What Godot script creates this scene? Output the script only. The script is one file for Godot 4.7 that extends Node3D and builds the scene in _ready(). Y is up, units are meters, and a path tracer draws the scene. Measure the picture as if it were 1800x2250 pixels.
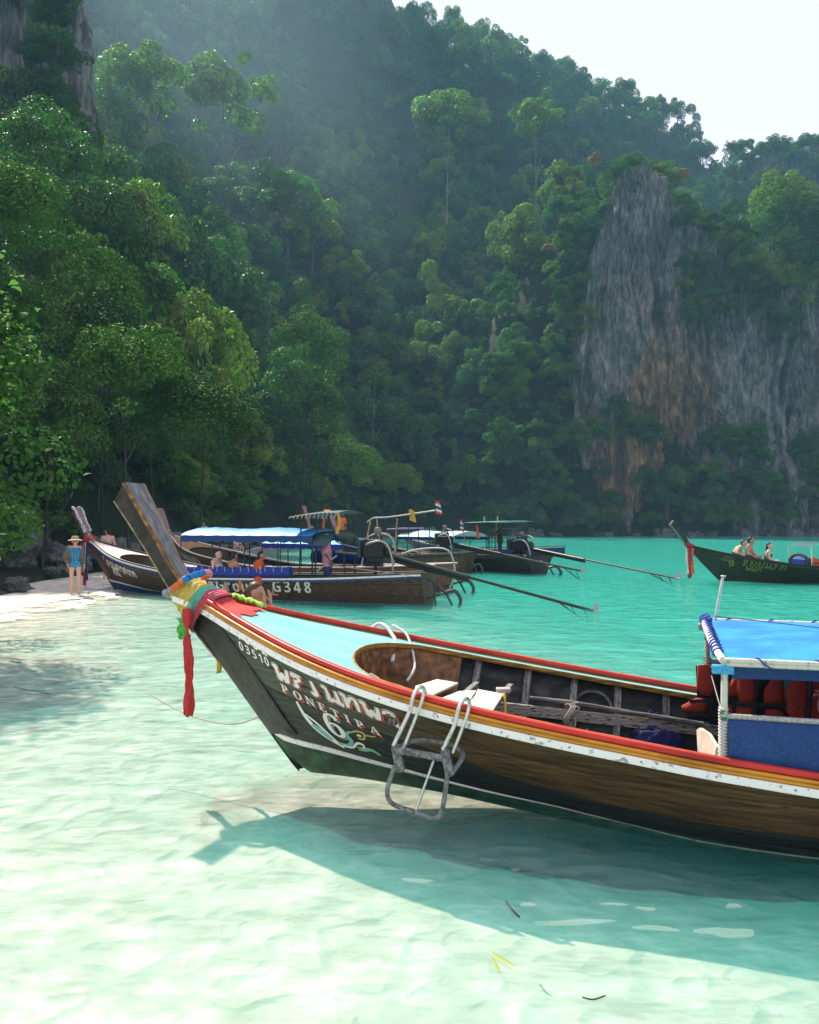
extends Node3D
# A bay with long-tail boats. Units are metres, y up, the sea surface is at y = 0.

var rng := RandomNumberGenerator.new()
var used := {}
var M := {}
var TX := {}
var nz := {}
const SHORE := [Vector2(-5, 14), Vector2(-6.4, 4), Vector2(-8.2, -9), Vector2(-9.3, -19), Vector2(-9.3, -24), Vector2(-10.3, -31), Vector2(-11.2, -45), Vector2(-12.5, -75), Vector2(-9, -107), Vector2(0, -127), Vector2(25, -131), Vector2(60, -133), Vector2(110, -136), Vector2(200, -120)]
# hill heights that the coast rises to: x, z, height
const CAPS := [-15, -26, 6, -17, -34, 9, -22, -47, 14, -34, -60, 17, -38, -84, 44, -58, -78, 54, -26, -106, 50, -12, -112, 36, -9, -128, 40, -42, -132, 66, -24, -165, 74, -62, -240, 180, -90, -200, 150, -48, -300, 270, -15, -300, 330, 0, -300, 310, 13, -300, 282, 26, -300, 254, 40, -300, 232, 55, -300, 212, 70, -300, 192, 86, -300, 176, 106, -300, 130, 0, -205, 92, 8, -200, 92, 16, -195, 86, 26, -188, 86, 18, -150, 50, 0, -160, 56, 33, -146, 67, 41, -147, 62, 50, -147, 58, 62, -148, 48, 78, -148, 40, 100, -150, 46, 90, -256, 100, 108, -256, 108, 122, -256, 108, 140, -256, 92, 88, -200, 40, 70, -190, 38, 40, -200, 62, -16, -235, 120]

# ---------------------------------------------------------------- naming
func numbered(n):
	if not used.has(n):
		used[n] = 0
		return n
	used[n] += 1
	return "%s_%03d" % [n, used[n]]

func tag(o, label, category = "", group = "", kind = ""):
	if label: o.set_meta("label", label)
	if category: o.set_meta("category", category)
	if group: o.set_meta("group", group)
	if kind: o.set_meta("kind", kind)
	return o

func thing(called, label, category, at = Vector3.ZERO, turn = 0.0, group = ""):
	var o = Node3D.new()
	o.name = numbered(called)
	add_child(o)
	o.position = at
	o.rotation.y = turn
	return tag(o, label, category, group)

func obj(called, mesh, m, parent = null):
	var o = MeshInstance3D.new()
	o.mesh = mesh
	o.material_override = m
	if parent == null:
		o.name = numbered(called)
		add_child(o)
	else:
		o.name = called
		parent.add_child(o, true)
	return o

func dup(src, at, turn = 0.0, scl = 1.0, label = "", group = ""):
	var r = src.duplicate()
	r.name = numbered(String(src.name).rstrip("0123456789").trim_suffix("_"))
	add_child(r)
	r.position = at
	r.rotation.y = turn
	r.scale = Vector3.ONE * scl if scl is float else scl
	if label: r.set_meta("label", label)
	if group: r.set_meta("group", group)
	return r

# ---------------------------------------------------------------- materials
func lin(r, g, b): return Color(r, g, b).linear_to_srgb()

func noise(seed_, freq, oct = 4, type = FastNoiseLite.TYPE_SIMPLEX_SMOOTH, fractal = FastNoiseLite.FRACTAL_FBM):
	var n = FastNoiseLite.new()
	n.seed = seed_
	n.frequency = freq
	n.noise_type = type
	n.fractal_type = fractal
	n.fractal_octaves = oct
	return n

func ntex(key, seed_, freq, oct, lo, hi, normal = false, strength = 4.0, size = 512, fractal = FastNoiseLite.FRACTAL_FBM, p0 = 0.25, p1 = 0.75):
	if TX.has(key): return TX[key]
	var t = NoiseTexture2D.new()
	t.width = size
	t.height = size
	t.seamless = true
	t.noise = noise(seed_, freq, oct, FastNoiseLite.TYPE_SIMPLEX_SMOOTH, fractal)
	if normal:
		t.as_normal_map = true
		t.bump_strength = strength
	else:
		var g = Gradient.new()
		g.set_color(0, lo)
		g.set_color(1, hi)
		g.set_offset(0, p0)
		g.set_offset(1, p1)
		t.color_ramp = g
	TX[key] = t
	return t

func mat(r, g, b, rough = 0.7, tex = null, scl = Vector3.ONE, world = false):
	var m = StandardMaterial3D.new()
	m.albedo_color = lin(r, g, b)
	m.roughness = rough
	m.metallic_specular = 0.4
	if tex:
		m.albedo_texture = tex
		m.uv1_triplanar = true
		m.uv1_world_triplanar = world
		m.uv1_scale = scl
	return m

func bump(m, tex, cm):
	m.heightmap_enabled = true
	m.heightmap_texture = tex
	m.heightmap_scale = cm
	return m

func leaf_mat(r, g, b, back = 0.9, rough = 0.45):
	var m = mat(r, g, b, rough)
	m.vertex_color_use_as_albedo = true
	m.backlight_enabled = true
	m.backlight = Color(back * 0.62, back, back * 0.35)
	m.metallic_specular = 0.5
	return m

# ---------------------------------------------------------------- mesh building
class MB:
	var v := PackedVector3Array()
	var c := PackedColorArray()
	var ix := PackedInt32Array()
	var col := Color.WHITE
	func p(a):
		v.append(a)
		c.append(col)
		return v.size() - 1
	func tri(a, b, d):      # counter-clockwise seen from outside
		ix.append(a); ix.append(d); ix.append(b)
	func quad(a, b, d, e):
		ix.append(a); ix.append(d); ix.append(b)
		ix.append(a); ix.append(e); ix.append(d)
	func flat(pts):         # polygon of own points, counter-clockwise from outside
		var i0 = v.size()
		for q in pts: p(q)
		for k in range(1, pts.size() - 1): tri(i0, i0 + k, i0 + k + 1)
	func grid(rows, closed = false, flip = false):   # rows of equal length, smooth
		var i0 = v.size()
		var n = rows[0].size()
		for r in rows:
			for q in r: p(q)
		for i in rows.size() - 1:
			for j in (n if closed else n - 1):
				var a = i0 + i * n + j
				var b = i0 + i * n + (j + 1) % n
				if flip: quad(a, b, b + n, a + n)
				else: quad(a, a + n, b + n, b)
	func box(ctr, size, basis = Basis.IDENTITY, bev = 0.0):
		var h = size * 0.5
		var f = [[0, 1, 2], [1, 2, 0], [2, 0, 1]]
		for ax in f:
			for s in [-1.0, 1.0]:
				var q = []
				for uv in [[-1, -1], [1, -1], [1, 1], [-1, 1]]:
					var w = Vector3.ZERO
					w[ax[0]] = h[ax[0]] * s
					w[ax[1]] = (h[ax[1]] - bev) * uv[0]
					w[ax[2]] = (h[ax[2]] - bev) * uv[1]
					q.append(ctr + basis * w)
				if s < 0: q.reverse()
				flat(q)
		if bev > 0.0:
			for ax in f:
				for s in [-1.0, 1.0]:
					for t in [-1.0, 1.0]:
						var e = []
						for k in [[-1, 0], [1, 0], [1, 1], [-1, 1]]:
							var w = Vector3.ZERO
							w[ax[0]] = (h[ax[0]] - bev) * k[0]
							w[ax[1]] = (h[ax[1]] - (bev if k[1] else 0.0)) * s
							w[ax[2]] = (h[ax[2]] - (0.0 if k[1] else bev)) * t
							e.append(ctr + basis * w)
						if s * t > 0: e.reverse()
						flat(e)
	func frame(pts, i):
		var t = (pts[min(i + 1, pts.size() - 1)] - pts[max(i - 1, 0)]).normalized()
		var up = Vector3.UP if abs(t.y) < 0.95 else Vector3.RIGHT
		var x = up.cross(t).normalized()
		return [x, t.cross(x), t]
	func tube(pts, rad, sides = 8, caps = true):
		var rows = []
		var px = null
		for i in pts.size():
			var f = frame(pts, i)
			var x = f[0]
			if px != null:
				x = (px - f[2] * px.dot(f[2])).normalized()
			px = x
			var y = f[2].cross(x)
			var r = rad[i] if rad is Array else rad
			var row = []
			for k in sides:
				var a = TAU * k / sides
				row.append(pts[i] + (x * cos(a) + y * sin(a)) * r)
			rows.append(row)
		grid(rows, true, true)
		if caps:
			var a0 = rows[0].duplicate()
			a0.reverse()
			flat(a0)
			flat(rows[-1])
	func lathe(at, basis, prof, sides = 16):   # prof: [radius, height]
		var rows = []
		for q in prof:
			var row = []
			for k in sides:
				var a = TAU * k / sides
				row.append(at + basis * Vector3(cos(a) * q[0], q[1], -sin(a) * q[0]))
			rows.append(row)
		grid(rows, true, true)
	func ball(ctr, rad, n = 8, m = 12):
		var rows = []
		for i in n + 1:
			var t = PI * i / n
			var row = []
			for k in m:
				var a = TAU * k / m
				row.append(ctr + Vector3(sin(t) * cos(a), -cos(t), -sin(t) * sin(a)) * rad)
			rows.append(row)
		grid(rows, true, true)
	func add(o, xf = Transform3D.IDENTITY):
		var i0 = v.size()
		v.append_array(xf * o.v)
		c.append_array(o.c)
		for i in o.ix: ix.append(i0 + i)
	func mesh(with_color = false):
		var n := PackedVector3Array()
		n.resize(v.size())
		for k in range(0, ix.size(), 3):
			var a = ix[k]; var b = ix[k + 1]; var d = ix[k + 2]
			var w = (v[d] - v[a]).cross(v[b] - v[a])
			n[a] += w; n[b] += w; n[d] += w
		for i in n.size():
			n[i] = n[i].normalized() if n[i].length_squared() > 1e-20 else Vector3.UP
		var arr = []
		arr.resize(Mesh.ARRAY_MAX)
		arr[Mesh.ARRAY_VERTEX] = v
		arr[Mesh.ARRAY_NORMAL] = n
		arr[Mesh.ARRAY_INDEX] = ix
		if with_color: arr[Mesh.ARRAY_COLOR] = c
		var am = ArrayMesh.new()
		am.add_surface_from_arrays(Mesh.PRIMITIVE_TRIANGLES, arr)
		return am

func spline(pts, n):   # Catmull-Rom through points (Vector2 or Vector3), n steps per span
	var r = []
	for i in pts.size() - 1:
		var a = pts[max(i - 1, 0)]; var b = pts[i]; var c = pts[i + 1]; var d = pts[min(i + 2, pts.size() - 1)]
		for k in n:
			var t = float(k) / n
			r.append(0.5 * (2.0 * b + (c - a) * t + (2.0 * a - 5.0 * b + 4.0 * c - d) * t * t + (3.0 * b - a - 3.0 * c + d) * t * t * t))
	r.append(pts[-1])
	return r

func table(x, xs, ys):   # smooth look-up
	var i = clampi(xs.bsearch(x) - 1, 0, xs.size() - 2)
	var h = xs[i + 1] - xs[i]
	var t = clampf((x - xs[i]) / h, 0, 1)
	var i0 = max(i - 1, 0)
	var i3 = min(i + 2, xs.size() - 1)
	var a = h * (ys[i + 1] - ys[i0]) / (xs[i + 1] - xs[i0])
	var b = h * (ys[i3] - ys[i]) / (xs[i3] - xs[i])
	var t2 = t * t
	var t3 = t2 * t
	return (2 * t3 - 3 * t2 + 1) * ys[i] + (t3 - 2 * t2 + t) * a + (3 * t2 - 2 * t3) * ys[i + 1] + (t3 - t2) * b

# ---------------------------------------------------------------- land
func inland(x, z):   # metres from the waterline, positive on land
	var q = Vector2(x, z)
	var best = 1e9
	var side = 1.0
	for i in SHORE.size() - 1:
		var a = SHORE[i]; var b = SHORE[i + 1]
		var ab = b - a
		var t = clampf((q - a).dot(ab) / ab.length_squared(), 0, 1)
		var d = q.distance_to(a + ab * t)
		if d < best - 1e-5:
			best = d
			side = 1.0 if ab.cross(q - a) < 0 else -1.0
	return best * side

func cap_at(x, z):
	var s = 0.0
	var w = 0.0
	for i in range(0, CAPS.size(), 3):
		var dx = x - CAPS[i]
		var dz = z - CAPS[i + 1]
		var k = 1.0 / pow(dx * dx + dz * dz + 9.0, 1.9)
		s += k * CAPS[i + 2]
		w += k
	return s / w

func land(x, z, d = null):
	if d == null: d = inland(x, z)
	if d < 0: return -2.0
	var c = cap_at(x, z)
	c *= 1.0 + (0.16 - 0.09 * smoothstep(-180, -260, z)) * nz.hill.get_noise_2d(x, z)
	var k = 1.15 + 3.6 * smoothstep(6, 30, x) * smoothstep(-116, -132, z) * smoothstep(-168, -148, z) + 0.45 * smoothstep(0, -25, x) * smoothstep(-40, -60, z)
	var dd = maxf(0.0, d - 5.0 * smoothstep(-46, -30, z))
	return c * tanh(dd * k / maxf(c, 4.0)) + 0.25 * minf(d, 3.0) - 0.3

func sand(x, z, d = null):
	if d == null: d = inland(x, z)
	var r = 0.03 * nz.bed.get_noise_2d(x, z)
	if d > 0: return 0.055 * minf(d, 12.0) + r * smoothstep(0.0, 2.0, d)
	return -(0.032 * minf(-d, 9.0) + 0.066 * clampf(-d - 9.0, 0.0, 45.0)) + r * smoothstep(0.0, 2.0, -d)

func steps(a, b, s0, grow, smax):
	var r = [a]
	var s = s0
	while r[-1] < b:
		r.append(minf(b, r[-1] + s))
		s = minf(smax, s * grow)
	return r

func mirror_steps(lo, mid, hi, s0, grow, smax):
	var l = steps(0.0, mid - lo, s0, grow, smax)
	l.reverse()
	var r = []
	for q in l: r.append(mid - q)
	for q in steps(0.0, hi - mid, s0, grow, smax).slice(1): r.append(mid + q)
	return r

func build_land():
	# sand: beach and sea bed in one sheet
	var xs = mirror_steps(-60, 0, 220, 0.13, 1.03, 6.0)
	var zs = []
	for q in steps(-6.0, 150, 0.1, 1.025, 5.0): zs.append(-q)
	var m = MB.new()
	var rows = []
	for z in zs:
		var row = []
		for x in xs:
			row.append(Vector3(x, sand(x, z), z))
		rows.append(row)
	m.grid(rows, false, true)
	var bed = obj("seabed", m.mesh(), M.sand)
	tag(bed, "pale sand of the beach running down under the clear water", "", "", "structure")
	# hill
	m = MB.new()
	rows = []
	for j in 126:
		var z = -12.0 - j * 2.6
		var row = []
		for i in 128:
			var x = -150.0 + i * 2.6
			row.append(Vector3(x, land(x, z), z))
		rows.append(row)
	m.grid(rows, false, true)
	tag(obj("hillside", m.mesh(), M.soil), "steep jungle covered limestone hill round the bay", "", "", "structure")

func cliff(called, base, top, lean, seed_, label, nx, ny, y0, relief):
	# base: plan points; top(u): height; the face is displaced along its outward normal by vertical ribs
	var n1 = noise(seed_, 0.11, 4, FastNoiseLite.TYPE_SIMPLEX_SMOOTH, FastNoiseLite.FRACTAL_RIDGED)
	var n2 = noise(seed_ + 1, 0.5, 4)
	var n3 = noise(seed_ + 2, 0.05, 3)
	var n4 = noise(seed_ + 3, 0.035, 3)
	var path = spline(base, 8)
	var L = [0.0]
	for i in range(1, path.size()): L.append(L[-1] + path[i].distance_to(path[i - 1]))
	var m = MB.new()
	var rows = []
	var cols = []
	for j in ny + 1:
		var fv = float(j) / ny
		var row = []
		for i in nx + 1:
			var l = L[-1] * i / nx
			var k = clampi(L.bsearch(l) - 1, 0, L.size() - 2)
			var t = clampf((l - L[k]) / (L[k + 1] - L[k]), 0, 1)
			var q = path[k].lerp(path[k + 1], t)
			var dr = (path[k + 1] - path[k]).normalized()
			var out = Vector2(-dr.y, dr.x)
			var h = y0 + (table(float(i) / nx, top[0], top[1]) - y0) * fv
			var big = n3.get_noise_2d(l, h * 0.8)
			var d = relief * (1.6 * big + 1.1 * n1.get_noise_2d(l * 1.3, h * 0.22) + 0.5 * n2.get_noise_2d(l, h * 0.16) + 0.22 * n2.get_noise_2d(l * 3.0, h * 0.9))
			d -= lean * (h - y0)
			row.append(Vector3(q.x + out.x * d, h, q.y + out.y * d))
			var s = 0.5 + 0.5 * n2.get_noise_2d(l * 1.7 + 40.0, h * 0.07)
			var st = smoothstep(0.5, 0.75, 0.5 + 0.5 * n2.get_noise_2d(l * 0.8 + 90.0, h * 0.05 + 7.0))
			var o = smoothstep(-0.1, 0.25, n4.get_noise_2d(l * 1.3 + 9.0, h * 0.7)) * smoothstep(0.8, 0.35, fv)
			var cc = Color(0.15, 0.16, 0.165).lerp(Color(0.36, 0.355, 0.335), s)
			cc = cc.lerp(Color(0.36, 0.19, 0.09), o * 0.85)
			cc = cc.lerp(Color(0.045, 0.05, 0.055), st * 0.75)
			cols.append(cc)
		rows.append(row)
	m.grid(rows, false, true)
	m.c = PackedColorArray(cols)
	return tag(obj(called, m.mesh(true), M.rock_face), label, "", "", "structure")

# ---------------------------------------------------------------- trees
func crown_mesh(seed_, R, H, flatten, lobes, leaves, size, droop, tone):
	# a crown of leaf clumps round the ends of its branches; the origin is the foot of the trunk
	var r = RandomNumberGenerator.new()
	r.seed = seed_
	var v = PackedVector3Array()
	var n = PackedVector3Array()
	var c = PackedColorArray()
	var ix = PackedInt32Array()
	var blobs = []
	for k in lobes:
		var a = TAU * k * 0.618 + r.randf() * 0.9
		var f = sqrt((k + 0.5) / lobes) * r.randf_range(0.8, 1.12)
		var y = (1.0 - f * f * 0.7) * flatten + r.randf_range(-0.55, 0.2) * flatten
		var rr = R * lerpf(0.13, 0.36, pow(r.randf(), 1.4))
		blobs.append([Vector3(cos(a) * f * (R - rr * 0.5), H - flatten + y - rr * 0.4, sin(a) * f * (R - rr * 0.5)), rr, r.randf_range(0.6, 1.4), r.randf_range(-1, 1)])
	var pick = []
	for k in lobes:
		for e in maxi(1, int(pow(blobs[k][1] / R, 2) * 120.0)): pick.append(k)
	for k in leaves:
		var b = blobs[pick[r.randi() % pick.size()]]
		var d = Vector3(r.randfn(), r.randfn() * 0.9 + 0.35, r.randfn()).normalized()
		var q = b[0] + Vector3(d.x, d.y * 0.72, d.z) * b[1] * (1.0 - 0.4 * r.randf() * r.randf() + 0.22 * r.randf() * r.randf())
		q.y -= droop * (q.x * q.x + q.z * q.z) / R
		var nn = (d * 0.7 + Vector3(0, 0.45, 0) + Vector3(r.randfn(), r.randfn(), r.randfn()) * 0.42).normalized()
		var t = nn.cross(Vector3(r.randfn(), r.randfn() * 0.5, r.randfn())).normalized()
		var u = nn.cross(t)
		var s = size * r.randf_range(0.6, 1.25)
		var i0 = v.size()
		v.append(q - t * s * 0.5)
		v.append(q + u * s * 0.3 + nn * s * 0.08)
		v.append(q + t * s * 0.5 - nn * s * 0.06)
		v.append(q - u * s * 0.3 + nn * s * 0.08)
		var g = b[2] * r.randf_range(0.7, 1.3)
		var w = tone + 0.12 * b[3] + r.randf_range(-0.1, 0.1)
		var cc = Color(g * (0.72 + 0.7 * w), g * (0.95 + 0.15 * w), g * (0.9 - 0.5 * w))
		for e in 4:
			c.append(cc)
			n.append(nn)
		ix.append_array(PackedInt32Array([i0, i0 + 1, i0 + 2, i0, i0 + 2, i0 + 3]))
	var arr = []
	arr.resize(Mesh.ARRAY_MAX)
	arr[Mesh.ARRAY_VERTEX] = v
	arr[Mesh.ARRAY_NORMAL] = n
	arr[Mesh.ARRAY_COLOR] = c
	arr[Mesh.ARRAY_INDEX] = ix
	var am = ArrayMesh.new()
	am.add_surface_from_arrays(Mesh.PRIMITIVE_TRIANGLES, arr)
	return am

func trunk_mesh(seed_, H, R, rad, limbs, fork):
	var r = RandomNumberGenerator.new()
	r.seed = seed_
	var m = MB.new()
	var pts = []
	var rads = []
	var b = Vector3(r.randf_range(-0.4, 0.4), 0, r.randf_range(-0.4, 0.4))
	for k in 7:
		var t = k / 6.0
		pts.append(Vector3(sin(t * 3.0 + seed_) * 0.12 * H * 0.12, -0.6 + (H * 0.9 + 0.6) * t, cos(t * 2.4 + seed_) * 0.1 * H * 0.12) + b * t)
		rads.append(rad * (1.0 - 0.75 * t) * (1.25 if k == 0 else 1.0))
	m.tube(pts, rads, 7)
	for k in limbs:
		var f = fork + (0.85 - fork) * k / maxf(1.0, limbs)
		var a = k * 2.4 + r.randf()
		var i = clampi(int(f * 6), 0, 5)
		var p0 = pts[i].lerp(pts[i + 1], f * 6 - i)
		var l = R * r.randf_range(0.55, 0.85)
		var e = p0 + Vector3(cos(a) * l, l * r.randf_range(0.35, 0.8), sin(a) * l)
		var md = p0.lerp(e, 0.5) + Vector3(0, l * 0.08, 0)
		var lr = rad * (1.0 - 0.7 * f) * 0.55
		m.tube([p0, md, e], [lr, lr * 0.7, lr * 0.25], 5)
	return m.mesh()

func make_tree(called, label, crown, trunk, lm, tm, at, turn, scl = 1.0, group = ""):
	var t = thing(called, label, "tree", at, turn, group)
	t.scale = Vector3.ONE * scl if scl is float else scl
	obj("trunk", trunk, tm, t)
	obj("crown", crown, lm, t)
	return t

func seen_from_bay(x, y, z):   # whether bare land hides this point from the water by the boats
	var e = Vector3(0, 2, 0)
	var q = Vector3(x, y, z)
	for k in range(5, 19):
		var w = e.lerp(q, k / 20.0)
		if w.z < -20 and land(w.x, w.z) > w.y + 2.0: return false
	return true

func wave(x, z):
	var d = sqrt(x * x + z * z)
	var a = 0.026 * smoothstep(45.0, 6.0, d) + 0.004
	var w = nz.wave.get_noise_2d(x * 0.55, z * 1.25) + 0.45 * nz.wave.get_noise_2d(x * 1.6 + 31.0, z * 3.1)
	return a * w * 1.6

func build_water():
	var m = MB.new()
	var rows = []
	for zz in steps(-5.0, 145, 0.07, 1.012, 3.0):
		var z = -zz
		var row = []
		for x in water_xs:
			row.append(Vector3(x, wave(x, z), z))
		rows.append(row)
	m.grid(rows, false, true)
	tag(obj("sea_surface", m.mesh(), M.water), "rippled clear turquoise surface of the bay", "", "", "structure")
	var f = FogVolume.new()
	f.name = "sea_water"
	f.shape = RenderingServer.FOG_VOLUME_SHAPE_BOX
	f.size = Vector3(240, 6.0, 160)
	f.position = Vector3(96, -3.03, -72)
	var fm = FogMaterial.new()
	fm.density = WATER_DENSITY
	fm.albedo = WATER_COLOR.linear_to_srgb()
	f.material = fm
	add_child(f)
	tag(f, "clear turquoise sea water of the bay", "", "", "structure")
	for k in 6:
		var h = FogVolume.new()
		h.name = "haze_bank" if k == 0 else "haze_bank_%03d" % k
		h.shape = RenderingServer.FOG_VOLUME_SHAPE_ELLIPSOID
		h.size = Vector3(74, 120, 110) * (1.0 - 0.13 * k)
		h.position = Vector3(-33 - 2.0 * k, 74 + 5.0 * k, -152)
		fm = FogMaterial.new()
		fm.density = 0.00042
		fm.albedo = lin(0.55, 0.82, 0.96)
		h.material = fm
		add_child(h)
		tag(h, "sunlit haze hanging over the upper slope", "", "", "stuff")

var water_xs := []
const WATER_DENSITY := 0.6
const WATER_COLOR := Color(0.08, 0.98, 0.79)

func build_forest():
	rng.seed = 77
	var near_kinds := []
	var kinds := []
	for k in 6:
		kinds.append([crown_mesh(100 + k, 1.0, 2.1, [0.75, 0.6, 0.9, 0.7, 0.8, 1.0][k], [20, 26, 17, 23, 30, 15][k], 4600, 0.085, 0.1, 0.4), trunk_mesh(200 + k, 2.0, 0.8, 0.05, 3, 0.45)])
	for k in 4:
		near_kinds.append([crown_mesh(300 + k, 1.0, 2.1, [0.8, 0.7, 1.0, 0.9][k], [44, 56, 40, 50][k], 10000, 0.060, 0.1, 0.45), trunk_mesh(400 + k, 2.0, 0.85, 0.045, 5, 0.35)])
	var spots := []
	var z = -22.0
	while z > -322.0:
		var st = (3.3 + 0.007 * -z) * (0.62 if z > -60.0 else 1.0)
		var x = -0.58 * -z - 6.0
		while x < 0.56 * -z + 8.0:
			var q = Vector2(x + rng.randf_range(-0.45, 0.45) * st, z + rng.randf_range(-0.45, 0.45) * st)
			x += st
			var d = inland(q.x, q.y)
			if d < 1.2 or (q.y > -46 and d < 5.5): continue
			var h = land(q.x, q.y, d)
			if q.x > 24 and q.x < 80 and q.y > -143 and h > 14 and h < cap_at(q.x, q.y) * 0.86: continue
			var big = rng.randf()
			var R = lerpf(2.0, 5.4, big * big) * (0.55 if q.y > -60 else 1.0) * (0.7 if d < 3.0 else 1.0)
			if not seen_from_bay(q.x, h + R * 2.6, q.y): continue
			spots.append([q.distance_to(Vector2.ZERO), q, h, R, d])
		z -= st
	spots.sort_custom(func(a, b): return a[0] < b[0])
	var names := ["dark green broadleaf tree packed into the jungle on the hillside", "mid green bushy tree packed into the jungle on the hillside", "pale yellow green tree standing out in the jungle on the hillside", "blue green leafy tree packed into the jungle on the hillside"]
	var groups := ["dark jungle trees on the slope", "mid green jungle trees on the slope", "pale jungle trees on the slope", "blue green jungle trees on the slope"]
	var first := {}
	var rest := {}
	var count := 0
	for s in spots:
		var q = s[1]
		var t = [0, 0, 1, 1, 3, 2][rng.randi() % 6]
		if nz.hill.get_noise_2d(q.x * 3.0, q.y * 3.0) > 0.22 and rng.randf() < 0.7: t = 2
		var nearby = s[0] < 62.0
		var k = rng.randi() % (4 if nearby else 6)
		var at = Vector3(q.x, s[2] - 0.3 - s[3] * 0.35, q.y)
		var turn = rng.randf() * TAU
		var sc = Vector3(s[3], s[3] * rng.randf_range(0.9, 1.75), s[3])
		var key = "%d%d%s" % [t, k, nearby]
		var lm = M["leaf%d" % t]
		if count < 260:
			count += 1
			if not first.has(key):
				var kd = near_kinds[k] if nearby else kinds[k]
				first[key] = make_tree("jungle_tree", names[t], kd[0], kd[1], lm, M.bark, at, turn, sc, groups[t])
			else:
				dup(first[key], at, turn, sc)
		else:
			if not rest.has(key): rest[key] = [kinds[k], lm, []]
			rest[key][2].append(Transform3D(Basis(Vector3.UP, turn).scaled_local(sc), at))
	print("trees ", spots.size())
	var far = thing("forest", "jungle canopy covering the upper slopes of the hill", "", Vector3.ZERO, 0.0)
	tag(far, "", "", "", "stuff")
	for key in rest:
		var e = rest[key]
		for part in 2:
			var mm = MultiMesh.new()
			mm.transform_format = MultiMesh.TRANSFORM_3D
			mm.mesh = e[0][part]
			mm.instance_count = e[2].size()
			for i in e[2].size(): mm.set_instance_transform(i, e[2][i])
			var o = MultiMeshInstance3D.new()
			o.multimesh = mm
			o.material_override = [e[1], M.bark][part]
			o.name = ["crown", "trunk"][part]
			far.add_child(o, true)
			o.set_meta("kind", "stuff")
	return [kinds, near_kinds]

func build_cliffs():
	cliff("limestone_cliff", [Vector2(25.5, -134.6), Vector2(28, -133.2), Vector2(34, -132.5), Vector2(44, -133.5), Vector2(56, -133), Vector2(74, -134), Vector2(100, -138)], [[0.0, 0.05, 0.11, 0.18, 0.27, 0.36, 0.45, 0.7, 1.0], [34.0, 46.0, 57.0, 58.0, 50.0, 43.0, 40.0, 38.0, 40.0]], 0.05, 31, "grey blue limestone cliff with orange stains and hanging stone ribs", 260, 190, -1.5, 2.3)
	cliff("limestone_pinnacle", [Vector2(-60, -64), Vector2(-46, -73), Vector2(-37, -77.5), Vector2(-32, -80), Vector2(-31, -84)], [[0.0, 0.5, 0.8, 1.0], [56.0, 56.0, 55.0, 52.0]], 0.03, 51, "grey slanting limestone wall high above the beach", 120, 110, 22.0, 1.2)
	var near_rock = M.rock_face
	M.rock_face = near_rock.duplicate()
	M.rock_face.albedo_color = lin(0.5, 0.53, 0.55)
	cliff("far_cliff", [Vector2(80, -243), Vector2(90, -236), Vector2(104, -233), Vector2(118, -234), Vector2(140, -244)], [[0.0, 0.12, 0.25, 0.5, 0.7, 1.0], [60.0, 92.0, 103.0, 106.0, 108.0, 96.0]], 0.04, 71, "distant dark limestone cliff with a flat wooded top", 130, 90, 25.0, 2.0)
	M.rock_face = near_rock

func setup():
	var cam = Camera3D.new()
	cam.name = "camera"
	add_child(cam)
	cam.position = Vector3(0, 2, 0)
	cam.projection = Camera3D.PROJECTION_FRUSTUM
	cam.near = 0.1
	cam.far = 900.0
	cam.size = 2.0 * 0.1 * 1125.0 / 1866.0
	cam.frustum_offset = Vector2(0, 0.1 * 25.0 / 1866.0)
	cam.current = true
	var we = WorldEnvironment.new()
	we.name = "world"
	var e = Environment.new()
	e.background_mode = Environment.BG_SKY
	var sm = ProceduralSkyMaterial.new()
	sm.sky_top_color = lin(0.66, 0.65, 0.78)
	sm.sky_horizon_color = lin(0.68, 0.64, 0.69)
	sm.sky_curve = 0.22
	sm.ground_horizon_color = lin(0.6, 0.65, 0.65)
	sm.ground_bottom_color = lin(0.2, 0.3, 0.3)
	sm.sun_angle_max = 40.0
	sm.sky_energy_multiplier = 0.86
	var sky = Sky.new()
	sky.sky_material = sm
	e.sky = sky
	e.tonemap_mode = Environment.TONE_MAPPER_LINEAR
	e.tonemap_exposure = 2.25
	e.sdfgi_enabled = true
	e.ssao_enabled = true
	e.ssil_enabled = true
	e.fog_enabled = true
	e.fog_density = 0.0005
	e.fog_light_color = lin(0.30, 0.66, 0.9)
	e.volumetric_fog_enabled = true
	e.volumetric_fog_density = 0.0
	we.environment = e
	add_child(we)
	var sun = DirectionalLight3D.new()
	sun.name = "sun"
	add_child(sun)
	sun.look_at_from_position(Vector3(-0.452, 1.0, -0.69) * 10.0, Vector3.ZERO)
	sun.light_energy = 1.6
	sun.light_color = Color(1.0, 0.955, 0.88)
	sun.light_angular_distance = 0.9
	sun.shadow_enabled = true

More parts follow.
